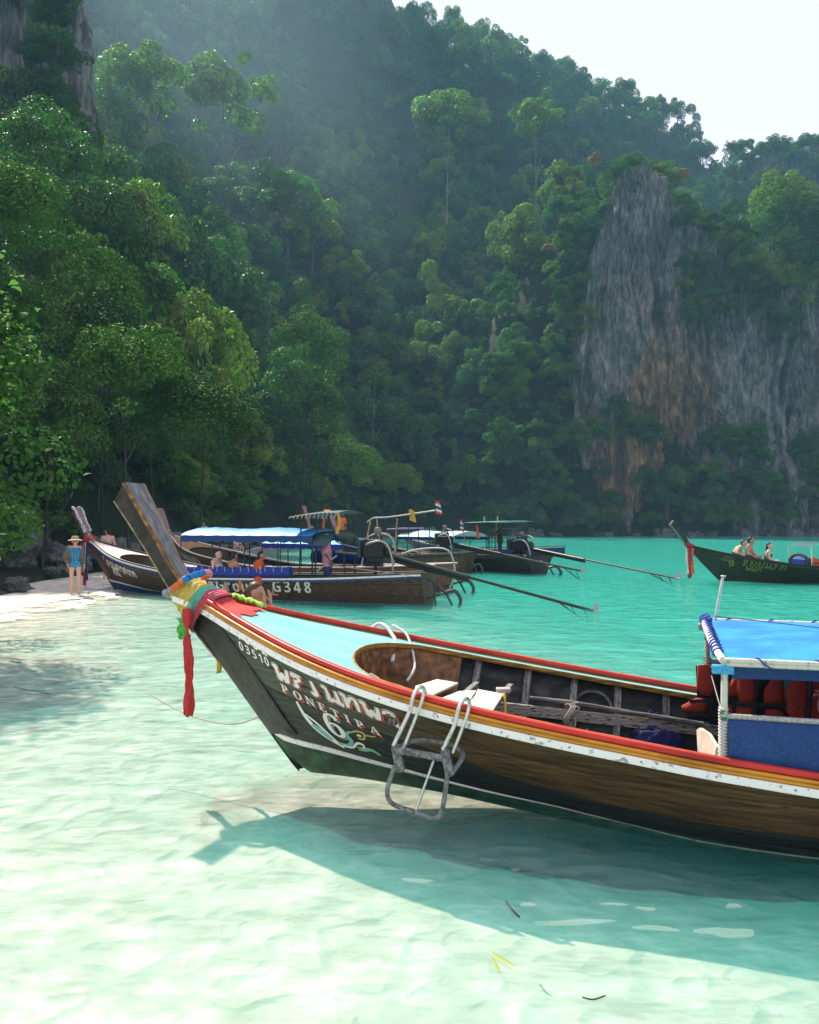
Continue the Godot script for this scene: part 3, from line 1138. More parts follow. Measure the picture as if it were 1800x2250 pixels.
func paints(mottle, fine, grain):
	var G = Vector3(0.35, 3.2, 3.2)
	var bp = TX.bumpy
	M.p_plank = bump(mat(1, 1, 1, 0.55, ntex("hullgrain", 44, 0.02, 6, Color(0.55, 0.53, 0.5), Color(1, 1, 1), false, 4.0, 512, FastNoiseLite.FRACTAL_FBM, 0.22, 0.62), Vector3(0.11, 2.6, 2.6)), ntex("grainb", 18, 0.02, 5, Color.BLACK, Color.WHITE), 0.5)
	M.p_plank.vertex_color_use_as_albedo = true
	M.p_bottom = mat(0.035, 0.11, 0.055, 0.6, mottle, Vector3(1, 1, 1))
	M.p_white = mat(0.74, 0.75, 0.71, 0.5, ntex("scuff", 19, 0.02, 6, Color(0.62, 0.62, 0.57), Color.WHITE, false, 4.0, 512, FastNoiseLite.FRACTAL_FBM, 0.14, 0.3), Vector3(1.1, 1.1, 1.1))
	var wear = ntex("wear", 33, 0.01, 6, Color(0.8, 0.78, 0.76), Color.WHITE, false, 4.0, 512, FastNoiseLite.FRACTAL_FBM, 0.2, 0.45)
	M.p_red = mat(0.52, 0.035, 0.025, 0.4, wear, Vector3(0.4, 2, 2))
	M.p_orange = mat(0.56, 0.25, 0.022, 0.42, wear, Vector3(0.4, 2, 2))
	M.p_cyan = mat(0.20, 0.51, 0.51, 0.45, ntex("wash", 20, 0.008, 5, Color(0.84, 0.9, 0.9), Color.WHITE), Vector3(0.25, 1.0, 0.8))
	M.p_coaming = mat(0.42, 0.22, 0.035, 0.45, grain, G)
	M.p_bulk = mat(0.24, 0.115, 0.035, 0.55, grain, Vector3(1, 1, 1))
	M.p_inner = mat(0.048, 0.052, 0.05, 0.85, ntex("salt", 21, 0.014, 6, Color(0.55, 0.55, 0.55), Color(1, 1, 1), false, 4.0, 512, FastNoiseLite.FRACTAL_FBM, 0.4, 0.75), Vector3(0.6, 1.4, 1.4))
	M.p_rib = mat(0.27, 0.265, 0.25, 0.85, grain, Vector3(3, 0.6, 3))
	M.p_prow = bump(mat(0.030, 0.030, 0.027, 0.5, ntex("prowtex", 22, 0.016, 6, Color(0.55, 0.6, 0.55), Color(1, 1, 1)), Vector3(0.8, 0.8, 0.8)), bp, 0.4)
	M.p_prow_face = bump(mat(0.225, 0.215, 0.225, 0.6, ntex("prowface", 23, 0.02, 6, Color(0.6, 0.6, 0.6), Color.WHITE), Vector3(0.7, 0.7, 1.6)), bp, 0.5)
	M.edge = mat(0.36, 0.19, 0.055, 0.6, grain, Vector3(1, 1, 1))  # worn prow edge wood, its orange sunlight put into the colour
	M.lead = mat(0.42, 0.34, 0.17, 0.6, mottle, Vector3(2, 2, 2))
	M.ply = mat(0.62, 0.50, 0.43, 0.7, ntex("plyt", 24, 0.01, 5, Color(0.86, 0.84, 0.82), Color.WHITE), Vector3(0.5, 1.0, 3.0))
	M.old_wood = bump(mat(0.30, 0.265, 0.235, 0.9, ntex("oldw", 25, 0.02, 6, Color(0.25, 0.25, 0.25), Color.WHITE, false, 4.0, 512, FastNoiseLite.FRACTAL_FBM, 0.2, 0.34), Vector3(0.9, 3, 3)), bp, 0.8)
	M.pole_wood = mat(0.19, 0.18, 0.175, 0.85, grain, G)
	M.steel = mat(0.60, 0.61, 0.58, 0.3, ntex("rusty", 26, 0.03, 5, Color(0.6, 0.55, 0.48), Color.WHITE, false, 4.0, 512, FastNoiseLite.FRACTAL_FBM, 0.16, 0.34), Vector3(3, 1, 3))
	M.steel.metallic = 0.85
	M.steel_dull = bump(mat(0.25, 0.27, 0.265, 0.85, mottle, Vector3(3, 3, 3)), bp, 0.6)
	M.paint_pole = mat(0.52, 0.53, 0.46, 0.5, M.p_white.albedo_texture, Vector3(1.5, 1.5, 1.5))
	M.pipe_pale = mat(0.42, 0.42, 0.40, 0.5, fine, Vector3(2, 2, 2))
	M.rope_pale = mat(0.52, 0.48, 0.38, 0.9, fine, Vector3(8, 8, 8))
	M.rope_white = mat(0.72, 0.71, 0.69, 0.7, fine, Vector3(6, 6, 6))
	M.rope_green = mat(0.06, 0.20, 0.12, 0.8, fine, Vector3(8, 8, 8))
	M.rope_blue = mat(0.03, 0.07, 0.36, 0.7, fine, Vector3(8, 8, 8))
	M.rope_yellow = mat(0.55, 0.36, 0.03, 0.8)
	M.tarp_blue = cloth(0.03, 0.27, 0.64, 0.42)
	M.tarp_blue.albedo_texture = ntex("fade", 43, 0.008, 6, Color(0.84, 0.85, 0.88), Color.WHITE)
	M.tarp_blue.uv1_scale = Vector3(0.5, 0.5, 0.5)
	M.tarp_blue = bump(M.tarp_blue, TX.bumpy, 0.5)
	M.tarp_navy = cloth(0.012, 0.055, 0.20, 0.6)
	M.tarp_deep = cloth(0.012, 0.035, 0.30, 0.5)
	M.tarp_sky = cloth(0.05, 0.40, 0.68, 0.45)
	M.tarp_pale = cloth(0.33, 0.60, 0.64, 0.5)
	M.tarp_teal = cloth(0.10, 0.36, 0.32, 0.55)
	M.tarp_dark = cloth(0.035, 0.085, 0.095, 0.6)
	M.tarp_violet = cloth(0.42, 0.24, 0.60, 0.5)
	M.vest = cloth(0.34, 0.032, 0.018, 0.8)
	M.vest_bright = cloth(0.62, 0.10, 0.03, 0.8)
	M.strap = mat(0.012, 0.013, 0.015, 0.8)
	M.c_yellow = cloth(0.60, 0.47, 0.11, 0.8)
	M.c_teal = cloth(0.12, 0.55, 0.40, 0.7)
	M.c_green = cloth(0.09, 0.50, 0.06, 0.75)
	M.c_pink = cloth(0.50, 0.085, 0.13, 0.6)
	M.c_red = cloth(0.50, 0.032, 0.03, 0.75)
	M.c_orange = cloth(0.72, 0.17, 0.05, 0.75)
	M.c_white = cloth(0.72, 0.72, 0.72, 0.8)
	M.c_lime = cloth(0.36, 0.62, 0.08, 0.8)
	M.c_gold = cloth(0.62, 0.38, 0.04, 0.8)
	M.c_navy = cloth(0.03, 0.04, 0.16, 0.8)
	M.g_blue = cloth(0.03, 0.26, 0.62, 0.9)
	M.g_orange = cloth(0.78, 0.20, 0.04, 0.9)
	M.g_grey = cloth(0.34, 0.37, 0.42, 0.9)
	M.g_pink = cloth(0.80, 0.33, 0.34, 0.9)
	M.let_white = mat(0.70, 0.71, 0.66, 0.6)
	M.let_red = mat(0.36, 0.07, 0.05, 0.6)
	M.let_dark = mat(0.030, 0.036, 0.028, 0.6)
	M.let_teal = mat(0.14, 0.42, 0.38, 0.6)
	M.let_gold = mat(0.42, 0.36, 0.08, 0.6)
	M.let_lime = mat(0.15, 0.20, 0.05, 0.6)
	M.engine = mat(0.022, 0.024, 0.026, 0.55, mottle, Vector3(4, 4, 4))
	M.engine_grey = mat(0.06, 0.075, 0.07, 0.5, mottle, Vector3(4, 4, 4))
	M.engine_tan = mat(0.20, 0.185, 0.15, 0.6, mottle, Vector3(4, 4, 4))
	M.shaft = mat(0.014, 0.022, 0.017, 0.4)
	M.rubber = mat(0.05, 0.05, 0.052, 0.85)
	M.bag_blue = cloth(0.012, 0.016, 0.10, 0.8)
	M.b_wood = bump(mat(0.115, 0.070, 0.036, 0.55, grain, G), TX.bumpy, 0.4)
	M.b_red = bump(mat(0.20, 0.085, 0.035, 0.5, grain, G), TX.bumpy, 0.4)
	M.b_dark = mat(0.030, 0.024, 0.020, 0.55, grain, G)
	M.b_green = mat(0.026, 0.045, 0.028, 0.5, mottle, Vector3(1, 1, 1))
	M.b_olive = mat(0.11, 0.09, 0.05, 0.6, grain, G)
	M.b_blue = mat(0.018, 0.075, 0.24, 0.5, mottle, Vector3(1, 1, 1))
	M.b_paleblue = mat(0.10, 0.22, 0.36, 0.5, fine, Vector3(1, 1, 1))
	M.b_black = mat(0.016, 0.018, 0.02, 0.5)
	M.deck_orange = mat(0.62, 0.33, 0.17, 0.6, grain, Vector3(0.5, 2, 2))
	M.deck_pink = mat(0.66, 0.54, 0.50, 0.6, fine, Vector3(1, 1, 1))
	M.deck_pale = mat(0.60, 0.47, 0.34, 0.6, grain, Vector3(0.5, 2, 2))
	M.b_post = mat(0.21, 0.10, 0.075, 0.5, grain, Vector3(1, 1, 1))
	M.b_post_face = mat(0.34, 0.22, 0.22, 0.5, grain, Vector3(1, 1, 1))
	M.skin_tan = skin(0.36, 0.19, 0.115)
	M.skin_pale = skin(0.52, 0.32, 0.235)
	M.skin_dark = skin(0.13, 0.07, 0.045)
	M.hair_black = mat(0.012, 0.010, 0.010, 0.5)
	M.hair_brown = mat(0.065, 0.032, 0.018, 0.5)
	M.straw = mat(0.42, 0.33, 0.20, 0.9, fine, Vector3(10, 10, 10))
	M.shirt_brown = cloth(0.16, 0.125, 0.095, 0.9)
	M.shirt_pink = cloth(0.55, 0.26, 0.33, 0.9)
	M.black = mat(0.012, 0.012, 0.014, 0.5)
	M.swim_floral = mat(1, 1, 1, 0.8, ntex("floral", 27, 0.035, 2, Color(0.04, 0.14, 0.36), Color(0.30, 0.66, 0.80), false, 4.0, 256, FastNoiseLite.FRACTAL_FBM, 0.44, 0.56), Vector3(3.0, 3.0, 3.0))
	M.foam = mat(0.82, 0.84, 0.82, 0.9)
	M.foam_edge = mat(0.9, 0.9, 0.88, 0.9)
	M.foam_edge.albedo_color = Color(lin(0.9, 0.9, 0.88), 0.7)
	M.foam_edge.transparency = BaseMaterial3D.TRANSPARENCY_ALPHA
	M.foam_thin = mat(0.86, 0.88, 0.86, 0.9)
	M.foam_thin.albedo_color = Color(lin(0.86, 0.88, 0.86), 0.075)
	M.foam_thin.transparency = BaseMaterial3D.TRANSPARENCY_ALPHA
	M.leaf_sun = leaf_mat(0.085, 0.19, 0.035, 0.95, 0.5)  # brighter leaf green, the sunlit look put into the colour
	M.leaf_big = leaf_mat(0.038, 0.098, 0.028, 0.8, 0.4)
	M.leaf_sun_big = leaf_mat(0.055, 0.125, 0.03, 0.8, 0.4)  # lighter copy of the big leaf colour, for leaves in sunlight
	M.drift_leaf = mat(0.20, 0.27, 0.06, 0.4)
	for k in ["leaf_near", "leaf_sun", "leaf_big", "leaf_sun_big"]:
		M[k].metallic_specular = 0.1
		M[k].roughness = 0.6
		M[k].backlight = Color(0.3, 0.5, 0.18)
	M.leaf_bright = leaf_mat(0.30, 0.42, 0.03)

func cloth(r, g, b, rough):
	var m = mat(r, g, b, rough, ntex("weave", 28, 0.05, 4, Color(0.84, 0.84, 0.84), Color.WHITE), Vector3(1.2, 1.2, 1.2))
	m.backlight_enabled = true
	m.backlight = Color(0.5, 0.5, 0.5)
	return m

func skin(r, g, b):
	var m = mat(r, g, b, 0.5)
	return m

func tint_main(q):   # olive paint at the bow wearing to brown varnish aft
	var f = smoothstep(1.3, 2.9, q.x + 0.35 * nz.hill.get_noise_2d(q.x * 40.0, q.y * 160.0))
	var b = Color(0.115, 0.070, 0.028).lerp(Color(0.062, 0.078, 0.058), f)
	if q.y < band_top(q.x) - 0.003: b = Color(0.017, 0.026, 0.023).lerp(Color(0.030, 0.042, 0.034), f)
	return b * (1.0 + 0.25 * nz.hill.get_noise_2d(q.x * 25.0 + 7.0, q.y * 90.0))

func main_boat():
	var st = {bottom = M.p_bottom, stripe = M.p_white, band = M.p_plank, plank = M.p_plank, tint = tint_main, prow = M.p_prow, prow_face = M.p_prow_face, edge = M.edge, lead = M.lead, inner = M.p_inner, rib = M.p_rib, cap = M.p_red, rub = M.p_orange, board = M.p_white, deck = M.p_cyan, coaming = M.p_coaming, bulkhead = M.p_bulk}
	var t = make_boat("longtail_boat", "big wooden boat with pale turquoise foredeck, red and orange rails and blue canopy", st, Vector3(2.14, 0, -5.99), MAIN_TURN, Vector3.ONE, "", [-6.2, -5.2, -4.2, -3.2, -2.2, -1.2, -0.4, 0.313, 0.698, 1.057, 1.446, 1.872, 2.304])
	boat_a = t
	for e in [[1.30, 0.50], [1.06, 0.445], [0.62, 0.40], [0.2, 0.375], [-0.35, 0.34], [-0.7, 0.33], [1.6, 0.52], [2.0, 0.72], [-0.2, 0.42]]:
		var k = MB.new()
		k.lathe(Vector3.ZERO, Basis(Vector3.RIGHT, Vector3(0, 0, -1), Vector3.UP), [[0.0, 0.004], [0.009, 0.003], [0.012, 0.0]], 9)
		var kb = obj("bolt", k.mesh(), M.p_prow, t)
		kb.position = hp(e[0], e[1], -1, 0.002)
		kb.scale = Vector3(2.2, 1.0, 1.0)
	# screws along the white board
	var screw = MB.new()
	screw.lathe(Vector3.ZERO, Basis(Vector3.RIGHT, Vector3(0, 0, -1), Vector3.UP), [[0.0, 0.004], [0.006, 0.003], [0.007, 0.0]], 8)
	var sm = screw.mesh()
	for k in 26:
		var s = 3.4 - k * 0.42
		var o = obj("screw", sm, M.steel_dull, t)
		o.position = Vector3(s, hg(s) - 0.088, -(hwg(s) + 0.037))
		o.rotation.y = atan2(hwg(s + 0.1) - hwg(s - 0.1), 0.2) 
	# lettering
	var pm = func(o, du, dv, off): return on_hull(o, du, dv, -1, off)
	
	letters(t, "registration", "4652", 0.095, Vector2(3.585, 1.068), Vector2(-0.96, -0.29), Vector2(0.10, 0.95), -1, 0.007, M.let_white, false, 0.03)
	letters(t, "registration", "03510", 0.075, Vector2(3.56, 0.975), Vector2(-0.96, -0.27), Vector2(0.10, 0.95), -1, 0.007, M.let_white, false, 0.022)
	var sc = 0.175
	var od = Vector2(-0.955, -0.215) * sc
	var ov = Vector2(0.06, 0.66) * sc
	var og = Vector2(3.17, 0.825)
	var word = [T_PHO, T_RO, T_E, T_NO, T_THO, T_PHO, T_A]
	for k in word.size():
		var oo = og + od * (0.95 * k)
		for e in [[2.15, M.let_white, 0.0050, Vector2.ZERO], [1.75, M.let_dark, 0.0060, Vector2.ZERO], [1.3, M.let_red, 0.0070, Vector2(-0.022, -0.012)], [1.2, M.let_white, 0.0080, Vector2.ZERO]]:
			print_on(t, "name_lettering", strokes(thai([word[k]], 1.0), e[0]), pm.call(oo + e[3], od, ov, e[2]), e[1])
	var x = 0.0
	for ch in "PONETIPA":
		var lu = Vector2(-0.96, -0.285)
		for e in [[0.088, M.let_red, 0.006, Vector2(-0.012, -0.012)], [0.082, M.let_white, 0.0075, Vector2(0, 0.012)]]:
			print_on(t, "latin_lettering", glyphs(ch, e[0], true), pm.call(Vector2(3.125, 0.685) + lu * x + e[3], lu, Vector2(0.09, 0.80), e[2]), e[1])
		x += 0.118 if ch != "I" else 0.09
	var six = glyphs("6", 0.235, true)
	print_on(t, "boat_number", six, pm.call(Vector2(2.72, 0.325), Vector2(-0.95, -0.17), Vector2(0.22, 0.86), 0.0055), M.let_teal)
	print_on(t, "boat_number", six, pm.call(Vector2(2.73, 0.332), Vector2(-0.95, -0.17), Vector2(0.22, 0.86), 0.0068), M.let_red)
	print_on(t, "boat_number", six, pm.call(Vector2(2.742, 0.341), Vector2(-0.95, -0.17), Vector2(0.22, 0.86), 0.0081), M.let_white)
	var plain = pm.call(Vector2.ZERO, Vector2(1, 0), Vector2(0, 1), 0.0060)
	var plain2 = pm.call(Vector2.ZERO, Vector2(1, 0), Vector2(0, 1), 0.0075)
	print_on(t, "painted_scroll", strokes([[0.035, Vector2(3.0, 0.65), Vector2(2.95, 0.53), Vector2(2.88, 0.44), Vector2(2.79, 0.37), Vector2(2.66, 0.295)], [0.02, Vector2(2.96, 0.56), Vector2(2.86, 0.49), Vector2(2.77, 0.40), Vector2(2.69, 0.32)]]), plain, M.let_white)
	print_on(t, "painted_scroll", strokes([[0.04, Vector2(2.90, 0.47), Vector2(2.83, 0.42), Vector2(2.75, 0.35)], [0.035, Vector2(2.70, 0.335), Vector2(2.62, 0.32), Vector2(2.57, 0.37), Vector2(2.60, 0.42), Vector2(2.56, 0.46)], [0.03, Vector2(2.53, 0.30), Vector2(2.47, 0.305), Vector2(2.41, 0.315), Vector2(2.345, 0.275)]]), plain2, M.let_teal)
	print_on(t, "painted_scroll", strokes([[0.02, Vector2(2.56, 0.45), Vector2(2.49, 0.475), Vector2(2.43, 0.46), Vector2(2.45, 0.41), Vector2(2.5, 0.41)], [0.014, Vector2(2.44, 0.455), Vector2(2.38, 0.45), Vector2(2.33, 0.455)], [0.012, Vector2(2.54, 0.32), Vector2(2.47, 0.325), Vector2(2.40, 0.325)]]), pm.call(Vector2.ZERO, Vector2(1, 0), Vector2(0, 1), 0.009), M.let_gold)
	print_on(t, "painted_scroll", strokes([[0.022, Vector2(2.66, 0.315), Vector2(2.58, 0.31), Vector2(2.52, 0.36), Vector2(2.47, 0.35), Vector2(2.48, 0.315)], [0.02, Vector2(2.5, 0.44), Vector2(2.46, 0.435)]]), pm.call(Vector2.ZERO, Vector2(1, 0), Vector2(0, 1), 0.010), M.let_white)
	# inside: stringers, pole
	for side in [-1, 1]:
		var m = MB.new()
		var path = []
		for i in 31:
			var s = lerpf(-6.5, 1.9, i / 30.0)
			path.append(Vector3(s, hg(s) * 0.55 + 0.01, side * (hw(s, hg(s) * 0.55) - 0.10)))
		if side > 0: path.reverse()
		sweep(m, path, round_section(-0.02, 0.015, -0.045, 0.045, 0.005))
		obj("stringer", m.mesh(), M.old_wood, t)
	return t

func to_main(q): return boat_a.transform * q

var boat_a
const MAIN_TURN := 2.8505

func on_main(o):
	o.transform = boat_a.transform
	return o

func main_fittings():
	# boarding ladder
	var t = on_main(thing("boarding_ladder", "stainless steel ladder hooked over the gunwale of the turquoise decked boat", "ladder"))
	var m
	var side = [[1.86, 1.985], [1.55, 1.66]]
	for k in 2:
		m = MB.new()
		var s0 = side[k][0]
		var s1 = side[k][1]
		var zt = -(hwg(s0))
		m.tube(spline([Vector3(s0 - 0.02, hg(s0) - 0.12, zt + 0.12), Vector3(s0 - 0.01, hg(s0) + 0.015, zt + 0.10), Vector3(s0, hg(s0) + 0.055, zt + 0.02), Vector3(s0 + 0.02, hg(s0) + 0.01, zt - 0.06), Vector3(s0 + 0.04, hg(s0) - 0.09, zt - 0.085), Vector3(s1, 0.58, -1.19)], 5), 0.014, 9)
		obj("hooked_rail", m.mesh(), M.steel, t)
		m = MB.new()
		m.tube(spline([Vector3(s0 - 0.045, hg(s0) + 0.03, zt - 0.045), Vector3(s0 - 0.03, hg(s0) - 0.05, zt - 0.075), Vector3(s1 - 0.06, 0.56, -1.17)], 5), 0.012, 9)
		obj("rail", m.mesh(), M.steel, t)
		m = MB.new()
		m.box(Vector3(s1 - 0.03, 0.50, -1.185), Vector3(0.055, 0.17, 0.045), Basis(Vector3.BACK, -0.22), 0.008)
		obj("bracket", m.mesh(), M.steel_dull, t)
	m = MB.new()
	m.box(Vector3(1.81, 0.542, -1.19), Vector3(0.36, 0.042, 0.03), Basis(Vector3.BACK, 0.09), 0.006)
	m.tube(spline([Vector3(1.98, 0.54, -1.17), Vector3(1.9, 0.58, -1.04), Vector3(1.7, 0.575, -1.0), Vector3(1.56, 0.53, -1.06), Vector3(1.60, 0.44, -1.17)], 5), 0.016, 7)
	obj("step", m.mesh(), M.steel_dull, t)
	m = MB.new()
	m.tube(spline([Vector3(1.97, 0.46, -1.195), Vector3(2.02, 0.31, -1.2), Vector3(2.01, 0.235, -1.2), Vector3(1.955, 0.20, -1.2), Vector3(1.83, 0.175, -1.2), Vector3(1.735, 0.15, -1.2), Vector3(1.68, 0.165, -1.2), Vector3(1.655, 0.23, -1.2), Vector3(1.625, 0.44, -1.195)], 6), 0.0155, 9)
	obj("lower_step", m.mesh(), M.steel_dull, t)
	m = MB.new()
	m.tube([Vector3(1.735, 0.49, -1.13), Vector3(1.83, 0.19, -1.2)], 0.009, 7)
	obj("strut", m.mesh(), M.steel, t)
	# pale boards on the thwart
	var boards = [["pale plywood board nearest the foredeck, askew in the cockpit", [Vector2(2.25, 0.22), Vector2(2.16, 0.56), Vector2(1.95, 0.45), Vector2(2.03, -0.12), Vector2(2.12, -0.3)], 0.69], ["middle pale plywood board lying between two others in the cockpit", [Vector2(1.975, -0.2), Vector2(1.885, 0.21), Vector2(1.76, 0.27), Vector2(1.715, -0.27), Vector2(1.75, -0.62), Vector2(2.0, -0.6)], 0.672], ["square ended pale plywood board ahead of the weathered stringer", [Vector2(1.745, 0.25), Vector2(1.515, 0.12), Vector2(1.48, -0.53), Vector2(1.695, -0.40), Vector2(1.71, 0.0)], 0.688]]
	for b in boards:
		m = MB.new()
		var hi = []
		var lo = []
		for q in b[1]:
			hi.append(Vector3(q.x, b[2], q.y))
			lo.append(Vector3(q.x, b[2] - 0.016, q.y))
		var n = hi.size()
		var ccw = Geometry2D.is_polygon_clockwise(PackedVector2Array(b[1]))
		if not ccw: hi.reverse(); lo.reverse()
		m.flat(hi)
		for k in n: m.flat([hi[k], lo[k], lo[(k + 1) % n], hi[(k + 1) % n]])
		lo.reverse()
		m.flat(lo)
		tag(on_main(obj("plywood_board", m.mesh(), M.ply)), b[0], "board", "loose boards in the cockpit")
	m = MB.new()
	for s in [1.56, 1.85, 2.12]: m.box(Vector3(s, 0.635, -0.05), Vector3(0.05, 0.05, 1.5), Basis.IDENTITY, 0.004)
	obj("thwart", m.mesh(), M.p_rib, boat_a)
	# block and bottle beside the boards
	m = MB.new()
	m.box(Vector3(1.53, 0.70, 0.2), Vector3(0.11, 0.035, 0.08), Basis(Vector3.UP, 0.3), 0.006)
	tag(on_main(obj("wood_block", m.mesh(), M.pipe_pale)), "small worn block lying at the far end of the last pale board", "block")
	m = MB.new()
	m.tube(spline([Vector3(1.505, 0.70, 0.09), Vector3(1.495, 0.66, 0.06), Vector3(1.48, 0.56, 0.0)], 3), 0.012, 6)
	tag(on_main(obj("yellow_strap", m.mesh(), M.rope_yellow)), "short yellow strap dangling from the corner of the pale boards", "strap")
	m = MB.new()
	m.tube(spline([Vector3(1.40, 0.545, 0.70), Vector3(1.1, 0.525, 0.73), Vector3(0.9, 0.50, 0.75), Vector3(0.5, 0.455, 0.76), Vector3(0.03, 0.41, 0.76)], 4), 0.021, 8)
	tag(on_main(obj("wooden_pole", m.mesh(), M.pole_wood)), "long grey pole resting along the weathered stringer", "pole")
	m = MB.new()
	var ring = []
	for k in 25: ring.append(Vector3(0.9 + 0.16 * cos(TAU * k / 24.0), 0.44 + 0.155 * sin(TAU * k / 24.0), 0.84 + 0.06 * sin(TAU * k / 24.0)))
	m.tube(ring, 0.014, 7, false)
	tag(on_main(obj("rubber_hoop", m.mesh(), M.pole_wood)), "grey hoop of hose leaning inside the far planking", "hose")
	# coil of cord tied on the stringer
	t = on_main(thing("twine_coil", "beige cord looped round the weathered stringer and pole", "cord"))
	m = MB.new()
	for k in 4:
		var c = []
		for i in 13: c.append(Vector3(1.05 + 0.012 * k + 0.03 * sin(i), 0.43 + 0.09 * cos(TAU * i / 12.0), 0.685 + 0.05 * sin(TAU * i / 12.0)))
		m.tube(c, 0.006, 5, false)
	obj("loop", m.mesh(), M.rope_pale, t)
	m = MB.new()
	m.tube(spline([Vector3(1.02, 0.42, 0.66), Vector3(1.03, 0.3, 0.655), Vector3(1.05, 0.2, 0.66)], 4), 0.006, 5)
	m.tube(spline([Vector3(1.0, 0.54, 0.68), Vector3(1.06, 0.52, 0.67), Vector3(0.99, 0.5, 0.66), Vector3(1.04, 0.45, 0.66)], 4), 0.006, 5)
	m.tube(spline([Vector3(0.93, 0.33, 0.69), Vector3(0.925, 0.27, 0.69), Vector3(0.93, 0.2, 0.69)], 3), 0.006, 5)
	obj("tail", m.mesh(), M.rope_pale, t)
	# blue bag
	m = MB.new()
	lump(m, Vector3(0.40, 0.23, 0.70), Vector3(0.20, 0.13, 0.07), 3.0)
	lump(m, Vector3(0.42, 0.39, 0.80), Vector3(0.05, 0.09, 0.03), 8.0)
	tag(on_main(obj("cloth_bag", m.mesh(), M.bag_blue)), "dark blue cloth bag stuffed behind the stringer", "bag")
	# white hose over the far rail
	m = MB.new()
	m.tube(spline([Vector3(2.83, 1.06, 0.79), Vector3(2.78, 1.10, 0.84), Vector3(2.70, 1.09, 0.80), Vector3(2.62, 1.03, 0.74), Vector3(2.56, 0.98, 0.66), Vector3(2.53, 0.9, 0.52), Vector3(2.52, 0.84, 0.44)], 6), 0.017, 8)
	tag(on_main(obj("white_hose", m.mesh(), M.rope_white)), "white hose bent over the far rail into the cockpit", "hose")
	m = MB.new()
	m.tube(spline([Vector3(2.66, 1.085, 0.90), Vector3(2.6, 1.07, 0.86), Vector3(2.5, 1.02, 0.80), Vector3(2.42, 0.93, 0.68), Vector3(2.36, 0.84, 0.56), Vector3(2.33, 0.78, 0.45), Vector3(2.36, 0.7, 0.35)], 6), 0.011, 7)
	tag(on_main(obj("pale_rope", m.mesh(), M.rope_white)), "thin pale rope hanging from the far rail to the cockpit floor", "rope")
	m = MB.new()
	m.tube(spline([Vector3(2.42, 0.88, -0.40), Vector3(2.36, 0.83, -0.36), Vector3(2.26, 0.70, -0.36), Vector3(2.22, 0.6, -0.36)], 5), 0.012, 7)
	tag(on_main(obj("stern_rope", m.mesh(), M.rope_white)), "short worn rope hanging against the brown bulkhead", "rope")
	# mooring line under the bow
	m = MB.new()
	m.tube(spline([Vector3(3.5, 0.42, -0.03), Vector3(3.75, 0.34, -0.05), Vector3(4.2, 0.36, 0.05), Vector3(4.7, 0.48, 0.2)], 6), 0.006, 5)
	tag(on_main(obj("mooring_line", m.mesh(), M.rope_pale)), "thin mooring line running forward from under the bow", "rope")

	# canopy of the main boat
	var root = boat_a
	m = MB.new()
	var rows = []
	for i in 41:
		var s = lerpf(-0.03, -6.4, i / 40.0)
		var row = []
		for j in 21:
			var u = lerpf(-1, 1, j / 20.0)
			row.append(Vector3(s, 1.205 + 0.055 * (1.0 - u * u) * smoothstep(0.0, 0.35, -s) + 0.012 * sin(s * 5.0 + u * 2.0) * (1.0 - u * u) + (0.022 * nz.bed.get_noise_2d(s * 5.0, u * 6.0) - 0.022 * absf(sin(s * 3.6)) + 0.010 * nz.bed.get_noise_2d(s * 2.0 + u * 22.0, u * 3.0)) * (1.0 - u * u) + 0.004 * nz.bed.get_noise_2d(s * 30.0, u * 30.0), u * 1.06))
		rows.append(row)
	m.grid(rows, false, true)
	obj("canopy_roof", m.mesh(), M.tarp_blue, root)
	for sd in [-1, 1]:
		m = MB.new()
		rows = []
		for i in 61:
			var f = i / 60.0
			var s = lerpf(-0.05, -6.4, f)
			var row = []
			for j in 4: row.append(Vector3(s, 1.185 - 0.035 * j * (1.0 + 0.25 * sin(s * 2.6) + 0.3 * smoothstep(0, -1, s)), sd * (1.045 - 0.012 * j + 0.012 * sin(s * 9.0 + j))))
			rows.append(row)
		m.grid(rows, false, sd > 0)
		obj("canopy_valance", m.mesh(), M.tarp_navy, root)  # blue cloth hanging in shade; the shade is put into the navy
		m = MB.new()
		m.tube([Vector3(0.0, 1.20, sd * 1.075), Vector3(-6.4, 1.2, sd * 1.075)], 0.017, 8)
		m.tube([Vector3(-0.02, 1.178, sd * 1.082), Vector3(-6.4, 1.178, sd * 1.082)], 0.012, 7)
		obj("canopy_pipe", m.mesh(), M.paint_pole, root)
		for k in 20:
			var s = -0.22 - k * 0.32
			m = MB.new()
			m.tube(spline([Vector3(s + 0.06, 1.21, sd * 1.055), Vector3(s + 0.03, 1.222, sd * 1.078), Vector3(s, 1.19, sd * 1.098), Vector3(s - 0.04, 1.168, sd * 1.088)], 3), 0.005, 5)
			obj("canopy_lashing", m.mesh(), M.rope_blue, root)
		m = MB.new()
		m.box(Vector3(0.0, 1.145, sd * 1.06), Vector3(0.12, 0.05, 0.06), Basis.IDENTITY, 0.004)
		obj("canopy_beam", m.mesh(), M.tarp_sky if sd < 0 else M.pipe_pale, root)
		for k in 5:
			var s = -0.01 - k * 1.5
			m = MB.new()
			m.tube([Vector3(s + 0.005, 0.56, -1.035) if sd < 0 else Vector3(s + 0.005, 0.34, 0.85), Vector3(s, 1.2, sd * 1.06)], 0.02, 8)
			obj("canopy_pole", m.mesh(), M.paint_pole if sd < 0 else M.old_wood, root)
		# rolled down side cloth with its pipe
		m = MB.new()
		rows = []
